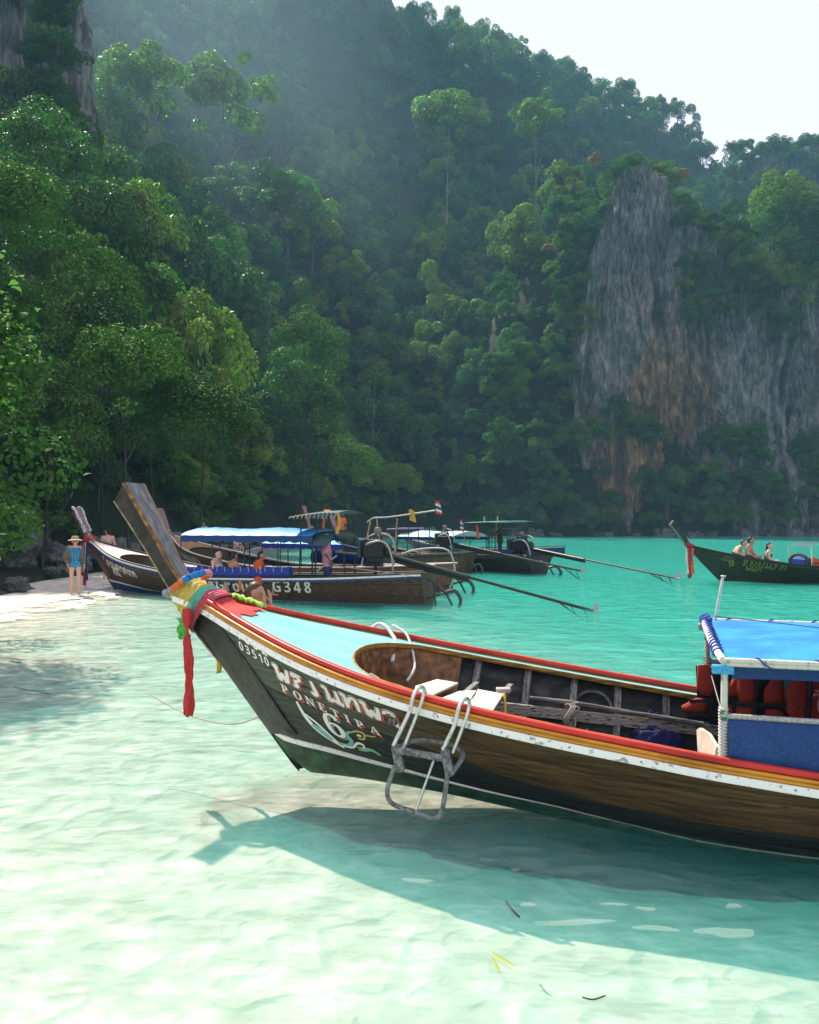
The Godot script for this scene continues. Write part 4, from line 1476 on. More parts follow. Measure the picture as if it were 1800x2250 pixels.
		for i in 41:
			var s = lerpf(-0.03, -6.3, i / 40.0)
			var row = []
			for j in 7:
				var f = j / 6.0
				row.append(Vector3(s, lerpf(hg(s) + 0.0, 0.86, f), sd * (lerpf(hwg(s) - 0.035, 1.05, f) + 0.03 * sin(PI * f) + 0.006 * sin(s * 7.0 + f * 3.0) + 0.022 * nz.bed.get_noise_2d(s * 16.0 + f * 5.0, f * 5.0) * sin(PI * f))))
			rows.append(row)
		m.grid(rows, false, sd > 0)
		obj("side_cloth", m.mesh(), M.tarp_navy if sd < 0 else M.tarp_dark, root)
		m = MB.new()
		m.tube([Vector3(0.02, 0.872, sd * 1.055), Vector3(-6.3, 0.86, sd * 1.055)], 0.016, 8)
		obj("side_cloth_pipe", m.mesh(), M.pipe_pale, root)
		# lashings on the front poles
		m = MB.new()
		var c = []
		for i in 145:
			var y = lerpf(0.62, 0.92, i / 144.0) if sd < 0 else lerpf(0.42, 0.86, i / 144.0)
			var zc = sd * (1.035 + 0.02 * (y - 0.35)) if sd < 0 else lerpf(0.85, 1.06, (y - 0.34) / 0.86)
			c.append(Vector3(-0.004 + 0.026 * cos(TAU * i / 9.0), y + 0.004 * sin(i * 0.7), zc + 0.026 * sin(TAU * i / 9.0)))
		m.tube(c, 0.0045, 4)
		obj("pole_lashing", m.mesh(), M.rope_green if sd > 0 else M.rope_white, root)
		m = MB.new()
		for k in 7: m.ball(Vector3(-0.01 + 0.015 * sin(k * 2.3), 0.875 + 0.02 * sin(k * 1.3), sd * 1.05 + 0.018 * cos(k * 2.3)), Vector3(0.02, 0.012, 0.014), 5, 7)
		obj("lashing_knot", m.mesh(), M.rope_green, root)
	m = MB.new()
	m.tube(spline([Vector3(0.0, 1.20, -1.075), Vector3(0.03, 1.225, -0.6), Vector3(0.035, 1.235, 0.0), Vector3(0.03, 1.23, 0.6), Vector3(0.0, 1.21, 1.075)], 5), 0.023, 9)
	obj("front_pipe", m.mesh(), M.rope_white, root)
	m = MB.new()
	var coil = []
	for i in 150:
		var z = lerpf(-0.98, 1.02, i / 149.0)
		coil.append(Vector3(0.022 + 0.031 * cos(TAU * i / 9.0), 1.222 + 0.012 * (1.0 - z * z) + 0.031 * sin(TAU * i / 9.0), z))
	m.tube(coil, 0.0065, 4)
	for k in 12: m.ball(Vector3(-0.0 + 0.02 * sin(k * 1.9), 1.23 + 0.015 * cos(k * 2.7), 1.04 - 0.05 * k * 0.6), Vector3(0.02, 0.018, 0.02), 5, 6)
	obj("front_lashing", m.mesh(), M.rope_blue, root)
	m = MB.new()
	m.tube([Vector3(-0.06, 1.15, 1.02), Vector3(-0.13, 1.57, 1.0)], [0.014, 0.011], 7)
	m.lathe(Vector3(-0.132, 1.565, 1.0), Basis.IDENTITY, [[0.0, 0.0], [0.02, 0.0], [0.02, 0.012], [0.0, 0.012]], 8)
	obj("antenna_pole", m.mesh(), M.paint_pole, root)
	m = MB.new()
	m.tube(spline([Vector3(-0.06, 1.272, 0.72), Vector3(-0.5, 1.276, 0.3), Vector3(-0.72, 1.277, 0.08)], 5), 0.004, 4)
	m.ball(Vector3(-0.74, 1.279, 0.06), Vector3(0.03, 0.006, 0.014), 5, 8)
	obj("roof_cord", m.mesh(), M.tarp_navy, root)
	# pale back board
	m = MB.new()
	var pts = [Vector3(0.10, 0.625, -0.32), Vector3(0.12, 0.60, -0.28), Vector3(0.10, 0.2, -0.42), Vector3(0.08, 0.2, -0.66), Vector3(0.06, 0.5, -0.93), Vector3(0.03, 0.655, -0.93), Vector3(0.06, 0.655, -0.6)]
	pts.reverse()
	m.flat(pts)
	var p2 = []
	for q in pts: p2.append(q + Vector3(-0.02, 0, 0))
	p2.reverse()
	m.flat(p2)
	for k in pts.size():
		var a = pts[k]; var b = pts[(k + 1) % pts.size()]
		m.flat([a, a + Vector3(-0.02, 0, 0), b + Vector3(-0.02, 0, 0), b])
	obj("back_board", m.mesh(), M.ply, root)

	# line with life vests
	m = MB.new()
	m.tube([Vector3(-0.02, 0.835, 1.0), Vector3(-0.02, 0.80, -1.02)], 0.004, 4)
	m.tube([Vector3(-0.01, 0.90, 0.55), Vector3(-6.2, 0.87, 0.55)], 0.008, 5)
	obj("vest_line", m.mesh(), M.pipe_pale, root)
	var vs = [[-0.05, 0.62, "orange life vest hanging with crossed black straps just behind the front pole", 1, 0.15], [-0.36, 0.55, "orange life vest folded over the line with its open neck showing", 2, -0.1], [-0.80, 0.42, "large red orange life vest with printed palm tree badge", 3, 0.0], [-1.35, 0.5, "orange life vest hanging last on the line under the canopy", 1, 0.1]]
	for w in vs: vest(w[0], w[1], w[2], w[3], w[4])

func panel(m, pts, th, puff):   # a padded panel in the x-y plane
	var n = pts.size()
	var c = Vector3.ZERO
	for q in pts: c += q / n
	for s in [-1, 1]:
		var rows = []
		for k in 5:
			var f = k / 4.0
			var row = []
			for q in pts: row.append(c.lerp(q, f) + Vector3(0, 0, s * (th * 0.5 + puff * (1.0 - pow(f, 3)))) * (1.0 if k < 4 else 0.55))
			rows.append(row)
		m.grid(rows, true, s > 0)
	var rows = []
	for s in [-1, 1]:
		var row = []
		for q in pts: row.append(q + Vector3(0, 0, s * th * 0.275))
		rows.append(row)
	m.grid(rows, true, false)

func vest(s, z, label, style, tilt):
	var t = thing("life_vest", label, "life vest", Vector3.ZERO, 0.0, "life vests under the canopy")
	t.transform = boat_a.transform * Transform3D(Basis(Vector3.UP, tilt), Vector3(s, 0, z))
	var V = func(a):
		var r = []
		for k in range(0, a.size(), 2): r.append(Vector3(-a[k], a[k + 1], 0))
		return r
	var m = MB.new()
	if style == 3:
		for q in [[[-0.27, 0.78, -0.22, 0.86, -0.12, 0.89, -0.12, 0.72, -0.14, 0.52, -0.2, 0.50, -0.26, 0.6], 0.0], [[-0.10, 0.88, 0.16, 0.875, 0.34, 0.86, 0.36, 0.6, 0.35, 0.46, 0.30, 0.45, 0.27, 0.56, 0.2, 0.6, 0.12, 0.585, 0.08, 0.5, -0.04, 0.52, -0.13, 0.55, -0.11, 0.7], -0.02]]:
			m = MB.new()
			panel(m, V.call(q[0]), 0.05, 0.02)
			var o = obj("padded_panel", m.mesh(), M.vest, t)
			o.position.z = q[1]
		m = MB.new()
		m.box(Vector3(0.115, 0.7, -0.045), Vector3(0.014, 0.34, 0.012), Basis(Vector3.BACK, 0.06))
		m.box(Vector3(-0.12, 0.545, 0.0), Vector3(0.42, 0.03, 0.07), Basis(Vector3.BACK, 0.05))
		obj("strap", m.mesh(), M.strap, t)
		var face = func(u, v): return Vector3(-u, v, -0.0785 - 0.001 * u)
		print_on(t, "vest_lettering", glyphs("PAR BAI 4", 0.05), func(u, v): return Vector3(-(-0.035 + u * 0.95), 0.675 - u * 0.06 + v, -0.072), M.g_pink)
		print_on(t, "palm_badge", strokes([[0.012, Vector2(-0.06, 0.64), Vector2(-0.068, 0.7), Vector2(-0.05, 0.76)], [0.014, Vector2(-0.05, 0.76), Vector2(-0.085, 0.77), Vector2(-0.10, 0.75)], [0.014, Vector2(-0.05, 0.76), Vector2(-0.02, 0.775), Vector2(0.0, 0.75)], [0.014, Vector2(-0.05, 0.76), Vector2(-0.06, 0.79), Vector2(-0.09, 0.795)], [0.012, Vector2(-0.05, 0.76), Vector2(-0.03, 0.79), Vector2(-0.015, 0.80)], [0.008, Vector2(0.02, 0.77), Vector2(0.03, 0.785), Vector2(0.04, 0.77), Vector2(0.028, 0.76)], [0.008, Vector2(-0.05, 0.645), Vector2(0.05, 0.64), Vector2(0.2, 0.625)]]), func(u, v): return Vector3(-u, v, -0.0722), M.g_pink)
		return
	var parts = [[-0.13, 0.90, -0.03, 0.91, 0.015, 0.70, 0.0, 0.66, -0.1, 0.67, -0.14, 0.72], [0.05, 0.66, 0.06, 0.72, 0.10, 0.77, 0.16, 0.84, 0.2, 0.79, 0.19, 0.66], [-0.25, 0.58, -0.14, 0.645, -0.05, 0.64, -0.06, 0.55, -0.15, 0.53, -0.25, 0.545], [0.06, 0.5, 0.07, 0.6, 0.15, 0.61, 0.22, 0.55, 0.26, 0.50, 0.16, 0.48]]
	if style == 2: parts = [[-0.15, 0.86, -0.05, 0.87, -0.02, 0.74, -0.02, 0.64, -0.14, 0.64, -0.16, 0.74], [0.03, 0.64, 0.03, 0.74, 0.1, 0.86, 0.17, 0.84, 0.17, 0.66], [-0.16, 0.6, -0.02, 0.61, -0.02, 0.46, -0.1, 0.44, -0.17, 0.47], [0.04, 0.6, 0.14, 0.61, 0.24, 0.5, 0.2, 0.47, 0.05, 0.46]]
	for q in parts:
		m = MB.new()
		panel(m, V.call(q), 0.045, 0.02)
		obj("padded_panel", m.mesh(), M.vest, t)
	m = MB.new()
	panel(m, V.call([-0.14, 0.89, 0.17, 0.84, 0.18, 0.5, 0.05, 0.44, -0.2, 0.47, -0.2, 0.6, -0.13, 0.66]), 0.02, 0.0)
	obj("lining", m.mesh(), M.strap, t).position.z = 0.035
	m = MB.new()
	m.box(Vector3(0.0, 0.635, -0.034), Vector3(0.4, 0.028, 0.008), Basis(Vector3.BACK, -0.06))
	m.box(Vector3(0.02, 0.52, -0.034), Vector3(0.42, 0.026, 0.008), Basis(Vector3.BACK, 0.04))
	m.box(Vector3(0.03, 0.68, -0.036), Vector3(0.026, 0.36, 0.008), Basis(Vector3.BACK, 0.12))
	obj("strap", m.mesh(), M.strap, t)

func lump(m, ctr, rad, seed_):   # a crumpled bundle of cloth
	var rows = []
	for i in 15:
		var row = []
		for j in 24:
			var a = PI * i / 14.0
			var b = TAU * j / 24
			var d = Vector3(sin(a) * cos(b), -cos(a), -sin(a) * sin(b))
			row.append(ctr + d * rad * (1.0 + 0.45 * nz.bed.get_noise_3d(d.x * 4.0 + seed_, d.y * 4.0, d.z * 4.0) + 0.2 * nz.bed.get_noise_3d(d.x * 11.0, d.y * 11.0 + seed_, d.z * 11.0)))
		rows.append(row)
	m.grid(rows, true, true)

func hanging(m, top, length, w, wob, seed_, knot = -1.0):   # a hanging strip of cloth folded on itself
	var rows = []
	for i in 41:
		var f = i / 40.0
		var ww = w * (0.8 + 0.3 * f + 0.12 * sin(f * 15.0 + seed_) + 0.22 * nz.bed.get_noise_2d(f * 14.0, seed_ * 9.0))
		if knot > 0: ww *= 1.0 - 0.72 * exp(-pow((f - knot) / 0.045, 2))
		var c = top + Vector3(wob * sin(f * 5.0 + seed_) - 0.25 * wob * f + 0.012 * nz.bed.get_noise_2d(f * 18.0, seed_ * 5.0 + 40.0), -length * f, wob * 0.6 * cos(f * 4.0 + seed_))
		var row = []
		for j in 20:
			var a = TAU * j / 20
			var fold = 0.2 + 0.11 * sin(3.0 * a + f * 6.0 + seed_) + 0.07 * sin(5.0 * a - f * 11.0 + seed_ * 2.0)
			var end = (0.05 * nz.bed.get_noise_2d(a * 4.0, seed_ * 3.0) if i == 40 else 0.0)
			row.append(c + Vector3(cos(a) * ww * 0.5, end, sin(a) * ww * fold))
		rows.append(row)
	m.grid(rows, true, false)
	m.flat(rows[-1])

func bow_cloths():
	var R = [[4.19, 1.56, 4.335, 1.375, 0.135], [4.0, 1.475, 4.205, 1.19, 0.175], [3.93, 1.445, 4.155, 1.13, 0.2], [3.84, 1.405, 4.10, 1.08, 0.24]]
	var ring = func(k, g):
		var r = R[k]; var q = R[k + 1]
		var row = []
		for i in 40:
			var a = TAU * i / 40
			var c = (1.0 - cos(a)) * 0.5
			var w = (1.0 if sin(a) > 0 else -1.0) * pow(abs(sin(a)), 0.55)
			var s = lerpf(lerpf(r[0], r[2], c), lerpf(q[0], q[2], c), g)
			var y = lerpf(lerpf(r[1], r[3], c), lerpf(q[1], q[3], c), g)
			var z = lerpf(r[4], q[4], g) * w * (1.0 - 0.35 * c)
			return_fold[0] = 0.009 * sin(g * 22.0 + k * 4.0 + a * 2.0) + 0.006 * sin(g * 41.0 - a * 3.0)
			row.append(Vector3(s, y + return_fold[0] * cos(a), z + return_fold[0] * sin(a)))
		return row
	var t = on_main(thing("bow_scarf", "yellow, green and pink sashes wound round the prow of the turquoise decked boat", "sash"))
	for e in [[0, M.c_yellow, "yellow_band", 0.0, 1.0], [1, M.c_teal, "green_band", 0.0, 1.0], [2, M.c_pink, "red_band", 0.0, 1.0]]:
		var m = MB.new()
		var rows = []
		for i in 15: rows.append(ring.call(e[0], lerpf(e[3], e[4], i / 14.0)))
		m.grid(rows, true, false)
		obj(e[2], m.mesh(), e[1], t)
	var m = MB.new()
	hanging(m, Vector3(4.17, 1.22, -0.13), 0.17, 0.07, 0.02, 5.0)
	hanging(m, Vector3(4.13, 1.18, -0.15), 0.13, 0.06, 0.02, 7.0)
	hanging(m, Vector3(4.20, 1.21, -0.11), 0.10, 0.05, 0.02, 9.0)
	obj("green_knot", m.mesh(), M.c_green, t)
	m = MB.new()
	hanging(m, Vector3(4.06, 1.30, -0.215), 0.86, 0.085, 0.010, 1.0, 0.21)
	obj("red_tail", m.mesh(), M.c_red, t)
	m = MB.new()
	hanging(m, Vector3(3.985, 1.25, 0.16), 0.52, 0.05, 0.006, 2.0)
	obj("yellow_tail", m.mesh(), M.c_gold, t)
	# red cloth on the foredeck
	m = MB.new()
	var rows = []
	for i in 17:
		var row = []
		for j in 25:
			var u = lerpf(-1, 1, j / 24.0)
			var s1 = 3.55 + 0.035 * sin(u * 9.0) + 0.02 * sin(u * 23.0) + 0.10 * (u + 0.2) * (u + 0.2)
			var s = lerpf(3.86, s1, i / 16.0)
			var z = u * (hwg(s) + 0.01)
			var y = deck_y(s, clampf(z, -hwg(s), hwg(s))) + 0.012 + 0.045 * smoothstep(0.8, 0.97, abs(u)) + 0.012 * nz.bed.get_noise_2d(s * 12.0, z * 12.0) + 0.06 * smoothstep(3.78, 3.86, s) * 0.5
			row.append(Vector3(s, y, z))
		rows.append(row)
	m.grid(rows, false, true)
	tag(on_main(obj("red_cloth", m.mesh(), M.c_red)), "crumpled red cloth spread over the tip of the turquoise foredeck", "cloth")
	m = MB.new()
	var c = spline([Vector3(3.88, 1.385, 0.15), Vector3(3.82, 1.37, 0.2), Vector3(3.75, 1.335, 0.25), Vector3(3.68, 1.305, 0.29), Vector3(3.61, 1.275, 0.31)], 9)
	rows = []
	for i in c.size():
		var f = float(i) / (c.size() - 1)
		var r = 0.010 + 0.036 * sin(PI * clampf(pow(f, 0.9), 0.0, 0.93))
		var row = []
		for j in 22:
			var a = TAU * j / 22
			var q = c[i] + Vector3(0.5 * cos(a), 0.55 * sin(a), 1.25 * cos(a)) * r
			q += Vector3(0.6, 1.0, 0.6) * 0.035 * nz.bed.get_noise_3d(q.x * 60.0, q.y * 60.0, q.z * 60.0)
			row.append(q)
		rows.append(row)
	m.grid(rows, true, false)
	tag(on_main(obj("lime_cloth", m.mesh(), M.c_lime)), "bunched lime green cloth tied along the far rail of the foredeck", "cloth")
	# garland
	t = on_main(thing("flower_garland", "garland of blue, orange and pink flowers round the foot of the prow", "garland"))
	var loop = spline([Vector3(4.37, 1.40, -0.03), Vector3(4.33, 1.415, -0.125), Vector3(4.24, 1.455, -0.155), Vector3(4.15, 1.515, -0.165), Vector3(4.075, 1.565, -0.12), Vector3(4.045, 1.58, 0.0), Vector3(4.06, 1.57, 0.13), Vector3(4.15, 1.52, 0.165), Vector3(4.28, 1.44, 0.14), Vector3(4.37, 1.40, 0.03)], 9)
	var seg = [[0, 8, M.g_pink], [7, 18, M.g_grey], [18, 28, M.g_orange], [28, 46, M.g_blue], [46, 55, M.g_pink], [55, 68, M.g_orange], [68, 82, M.g_pink]]
	var r = RandomNumberGenerator.new()
	r.seed = 9
	for s in seg:
		m = MB.new()
		for i in range(s[0], mini(s[1], loop.size())):
			var n = 9 if s[2] != M.g_grey else 3
			for k in n:
				var d = Vector3(r.randfn(), r.randfn(), r.randfn()).normalized()
				var rr = (0.026 if i % 6 > 1 else 0.021) if n > 3 else 0.018
				m.ball(loop[i] + d * rr * 0.8, Vector3.ONE * r.randf_range(0.009, 0.015) * (1.0 if n > 3 else 1.6), 4, 6)
		obj("flower_cluster", m.mesh(), s[2], t)

var return_fold := [0.0]

# ---------------------------------------------------------------- people
func sdf_mesh(bones, cell, k, out):   # bones: [a, b, ra, rb]; the smooth union of tapered capsules, meshed as surface nets into out
	var lo = Vector3.ONE * 1e9
	var hi = -lo
	for b in bones:
		var r = maxf(b[2], b[3]) + cell * 2.0 + k * 0.5
		for e in [b[0], b[1]]:
			lo = lo.min(e - Vector3.ONE * r)
			hi = hi.max(e + Vector3.ONE * r)
	var nx = int((hi.x - lo.x) / cell) + 2
	var ny = int((hi.y - lo.y) / cell) + 2
	var nzz = int((hi.z - lo.z) / cell) + 2
	var f = PackedFloat32Array()
	f.resize(nx * ny * nzz)
	f.fill(1.0)
	for b in bones:
		var a: Vector3 = b[0]
		var d: Vector3 = b[1] - a
		var dd = maxf(d.length_squared(), 1e-8)
		var ra: float = b[2]
		var rb: float = b[3]
		var r = maxf(ra, rb) + cell * 2.0 + k
		var l = (a.min(b[1]) - Vector3.ONE * r - lo) / cell
		var h = (a.max(b[1]) + Vector3.ONE * r - lo) / cell
		for z in range(maxi(0, int(l.z)), mini(nzz, int(h.z) + 2)):
			for y in range(maxi(0, int(l.y)), mini(ny, int(h.y) + 2)):
				var i0 = (z * ny + y) * nx
				for x in range(maxi(0, int(l.x)), mini(nx, int(h.x) + 2)):
					var p = lo + Vector3(x, y, z) * cell - a
					var t = clampf(p.dot(d) / dd, 0.0, 1.0)
					var q = (p - d * t).length() - lerpf(ra, rb, t)
					var o = f[i0 + x]
					var w = maxf(k - absf(o - q), 0.0) / k
					f[i0 + x] = minf(o, q) - w * w * k * 0.25
	var id = {}
	var at = func(x, y, z): return f[(z * ny + y) * nx + x]
	for z in nzz - 1:
		for y in ny - 1:
			for x in nx - 1:
				var i = (z * ny + y) * nx + x
				var v = [f[i], f[i + 1], f[i + nx], f[i + nx + 1], f[i + nx * ny], f[i + nx * ny + 1], f[i + nx * ny + nx], f[i + nx * ny + nx + 1]]
				var m = 0
				for e in 8:
					if v[e] < 0.0: m += 1
				if m == 0 or m == 8: continue
				var s = Vector3.ZERO
				var c = 0
				for e in SDF_EDGES:
					var v0 = v[e[0]]
					var v1 = v[e[1]]
					if (v0 < 0.0) != (v1 < 0.0):
						var t = v0 / (v0 - v1)
						var c0 = Vector3(e[0] & 1, (e[0] >> 1) & 1, e[0] >> 2)
						var c1 = Vector3(e[1] & 1, (e[1] >> 1) & 1, e[1] >> 2)
						s += c0.lerp(c1, t)
						c += 1
				id[i] = out.p(lo + (Vector3(x, y, z) + s / c) * cell)
	for i in id:
		var x = i % nx
		var y = (i / nx) % ny
		var z = i / (nx * ny)
		var sx = f[i] < 0.0
		if y > 0 and z > 0 and sx != (f[i + 1] < 0.0):
			var a = id[i]; var b = id[i - nx]; var c = id[i - nx - nx * ny]; var d = id[i - nx * ny]
			if sx: out.quad(a, b, c, d)
			else: out.quad(a, d, c, b)
		if x > 0 and z > 0 and sx != (f[i + nx] < 0.0):
			var a = id[i]; var b = id[i - nx * ny]; var c = id[i - nx * ny - 1]; var d = id[i - 1]
			if sx: out.quad(a, b, c, d)
			else: out.quad(a, d, c, b)
		if x > 0 and y > 0 and sx != (f[i + nx * ny] < 0.0):
			var a = id[i]; var b = id[i - 1]; var c = id[i - 1 - nx]; var d = id[i - nx]
			if sx: out.quad(a, b, c, d)
			else: out.quad(a, d, c, b)

const SDF_EDGES := [[0, 1], [2, 3], [4, 5], [6, 7], [0, 2], [1, 3], [4, 6], [5, 7], [0, 4], [1, 5], [2, 6], [3, 7]]

# joints of a standing figure 1.7 m tall that faces +z; the right side is -x
const STAND := {pelvis = Vector3(0, 0.93, 0), waist = Vector3(0, 1.08, 0.01), chest = Vector3(0, 1.27, -0.005), neck = Vector3(0, 1.45, -0.01), head = Vector3(0, 1.585, 0.015),
	shl = Vector3(0.175, 1.40, -0.01), shr = Vector3(-0.175, 1.40, -0.01), ell = Vector3(0.235, 1.12, -0.02), elr = Vector3(-0.235, 1.12, -0.02), wrl = Vector3(0.25, 0.87, 0.05), wrr = Vector3(-0.25, 0.87, 0.05),
	hil = Vector3(0.09, 0.90, 0), hir = Vector3(-0.09, 0.90, 0), knl = Vector3(0.10, 0.49, 0.02), knr = Vector3(-0.10, 0.49, 0.02), anl = Vector3(0.105, 0.075, -0.02), anr = Vector3(-0.105, 0.075, -0.02), tol = Vector3(0.125, 0.03, 0.13), tor = Vector3(-0.125, 0.03, 0.13)}
# a seated figure: the seat is at y = 0
const SIT := {pelvis = Vector3(0, 0.10, 0), waist = Vector3(0, 0.26, 0.0), chest = Vector3(0, 0.44, 0.02), neck = Vector3(0, 0.62, 0.04), head = Vector3(0, 0.755, 0.08),
	shl = Vector3(0.175, 0.565, 0.03), shr = Vector3(-0.175, 0.565, 0.03), ell = Vector3(0.24, 0.31, 0.08), elr = Vector3(-0.24, 0.31, 0.08), wrl = Vector3(0.15, 0.22, 0.29), wrr = Vector3(-0.15, 0.22, 0.29),
	hil = Vector3(0.095, 0.09, 0.02), hir = Vector3(-0.095, 0.09, 0.02), knl = Vector3(0.12, 0.13, 0.44), knr = Vector3(-0.12, 0.13, 0.44), anl = Vector3(0.12, -0.27, 0.40), anr = Vector3(-0.12, -0.27, 0.40), tol = Vector3(0.13, -0.32, 0.54), tor = Vector3(-0.13, -0.32, 0.54)}

func hand_bones(w, d, side, up, curl):
	var r = []
	var x = d.cross(up).normalized() * side     # across the palm, towards the little finger
	up = x.cross(d).normalized() * side
	for k in 4: r.append([w + x * (0.012 * (k - 1.5)), w + d * 0.085 + x * (0.019 * (k - 1.5)), 0.015, 0.012])
	for k in 4:
		var b = w + d * 0.088 + x * (0.021 * (k - 1.5))
		var l = [0.07, 0.082, 0.075, 0.055][k]
		var d1 = (d - up * curl * 0.5).normalized()
		var d2 = (d - up * curl * 1.3).normalized()
		r.append([b, b + d1 * l * 0.55, 0.0095, 0.0085])
		r.append([b + d1 * l * 0.55, b + d1 * l * 0.55 + d2 * l * 0.5, 0.0085, 0.0070])
	var tb = w + d * 0.03 - x * 0.022
	var td = (d * 0.75 - x * 0.75 - up * 0.25).normalized()
	r.append([tb, tb + td * 0.045, 0.013, 0.010])
	r.append([tb + td * 0.045, tb + td * 0.045 + (td + d * 0.6).normalized() * 0.035, 0.010, 0.008])
	return r

func person(label, at, turn, base, o):   # o: pose overrides, looks and clothes
	var J = base.duplicate()
	for k in o.get("pose", {}): J[k] = o.pose[k]
	var female = o.get("female", false)
	var t = thing("person", label, "person", at, turn, o.get("group", ""))
	t.scale = Vector3.ONE * o.get("size", 1.0)
	var sh = 0.92 if female else 1.0
	var torso = [[J.pelvis, J.waist, 0.118, 0.105], [J.waist, J.chest, 0.105, 0.125 * sh], [J.chest, J.chest.lerp(J.neck, 0.4), 0.125 * sh, 0.09], [J.hil, J.hir, 0.105, 0.105], [J.shl.lerp(J.neck, 0.2), J.shr.lerp(J.neck, 0.2), 0.058, 0.058]]
	for s in [J.shl, J.shr]: torso.append([s.lerp(J.chest, 0.35), J.waist.lerp(s, 0.15), 0.085, 0.07])
	if female:
		var fw = (J.shl - J.shr).cross(J.neck - J.pelvis).normalized()
		for s in [-1, 1]: torso.append([J.chest + (J.shl - J.shr) * 0.22 * s + fw * 0.085, J.chest + (J.shl - J.shr) * 0.22 * s + fw * 0.09, 0.055, 0.05])
	var arms = []
	for e in [[J.shl, J.ell, J.wrl], [J.shr, J.elr, J.wrr]]: arms.append_array([[e[0], e[1], 0.048 * sh, 0.038 * sh], [e[1], e[2], 0.038 * sh, 0.025]])
	var legs = []
	for e in [[J.hil, J.knl, J.anl, J.tol], [J.hir, J.knr, J.anr, J.tor]]: legs.append_array([[e[0], e[1], 0.085, 0.055], [e[1], e[1].lerp(e[2], 0.35) + Vector3(0, 0, -0.012), 0.052, 0.052], [e[1].lerp(e[2], 0.35) + Vector3(0, 0, -0.012), e[2], 0.052, 0.036], [e[2] + Vector3(0, -0.03, -0.03), e[3], 0.036, 0.026]])
	var ht = Basis.from_euler(o.get("look", Vector3.ZERO))
	var hb = func(x, y, z): return J.head + ht * Vector3(x, y, z)
	var head = [[hb.call(0, 0.035, -0.012), hb.call(0, 0.03, 0.01), 0.088, 0.084], [hb.call(0, -0.02, 0.02), hb.call(0, -0.075, 0.05), 0.066, 0.04], [hb.call(0, 0.0, 0.09), hb.call(0, -0.03, 0.105), 0.010, 0.015], [hb.call(-0.015, -0.062, 0.085), hb.call(0.015, -0.062, 0.085), 0.011, 0.011], [hb.call(0.083, 0.01, -0.01), hb.call(0.085, -0.025, -0.008), 0.018, 0.012], [hb.call(-0.083, 0.01, -0.01), hb.call(-0.085, -0.025, -0.008), 0.018, 0.012]]
	var neck = [[J.neck - Vector3(0, 0.03, 0), J.head + ht * Vector3(0, -0.04, -0.015), 0.052, 0.052]]
	var c = o.get("cell", 0.02)
	var m = MB.new()
	sdf_mesh(torso + neck + arms + legs, c, 0.035, m)
	sdf_mesh(head + neck, c * 0.55, 0.02, m)
	for e in [[J.ell, J.wrl, 1.0, "hand_l"], [J.elr, J.wrr, -1.0, "hand_r"]]:
		var d = (e[1] - e[0]).normalized()
		if o.has(e[3]): d = o[e[3]]
		var up = o.get(e[3] + "_up", Vector3(e[2], 0.1, -0.2))
		sdf_mesh(hand_bones(e[1], d, e[2], up, o.get("curl", 0.5)), minf(c * 0.35, 0.006), 0.008, m)
	obj("body", m.mesh(), o.get("skin", M.skin_tan), t)
	m = MB.new()
	for s in [-1, 1]: m.ball(hb.call(0.032 * s, 0.012, 0.083), Vector3(0.014, 0.008, 0.008), 5, 8)
	obj("eyes", m.mesh(), M.black, t)
	var grow = func(list, r):
		var q = []
		for b in list: q.append([b[0], b[1], b[2] + r, b[3] + r])
		return q
	for w in o.get("wear", []):   # [name, material, kind]
		m = MB.new()
		match w[2]:
			"trunks":
				sdf_mesh(grow.call([torso[0], torso[3], [legs[0][0], legs[0][0].lerp(legs[0][1], 0.55), 0.088, 0.08], [legs[4][0], legs[4][0].lerp(legs[4][1], 0.55), 0.088, 0.08]], 0.012), c, 0.03, m)
			"trousers":
				sdf_mesh(grow.call([torso[0], torso[3]] + legs.slice(0, 3) + legs.slice(4, 7), 0.012), c, 0.03, m)
			"suit":
				sdf_mesh(grow.call(torso.slice(0, 2) + [torso[2], torso[3]] + torso.slice(5), 0.007), c * 0.8, 0.03, m)
			"top":
				sdf_mesh(grow.call([torso[1]] + torso.slice(7), 0.010), c * 0.8, 0.03, m)
			"shirt":
				sdf_mesh(grow.call(torso + [[arms[0][0], arms[0][0].lerp(arms[0][1], 0.7), 0.05, 0.052], [arms[2][0], arms[2][0].lerp(arms[2][1], 0.7), 0.05, 0.052]], 0.016), c, 0.035, m)
			"vest":
				sdf_mesh(grow.call(torso.slice(1), 0.045), c, 0.03, m)
			"open_shirt":
				var fw = Vector3(0, 0, 0.0)
				var list = []
				for e in [[J.shl, J.ell, J.wrl, 1], [J.shr, J.elr, J.wrr, -1]]:
					list.append([e[0], e[1], 0.062, 0.062])
					list.append([e[1], e[1].lerp(e[2], 0.75), 0.06, 0.055])
					list.append([e[0].lerp(J.neck, 0.3), Vector3(0.20 * e[3], J.pelvis.y - 0.18, -0.03), 0.05, 0.06])
					list.append([Vector3(0.12 * e[3], J.chest.y, -0.07), Vector3(0.15 * e[3], J.pelvis.y - 0.2, -0.08), 0.06, 0.07])
				sdf_mesh(list, c, 0.03, m)
		obj(w[0], m.mesh(), w[1], t)
	var hair = o.get("hair", "short")
	m = MB.new()
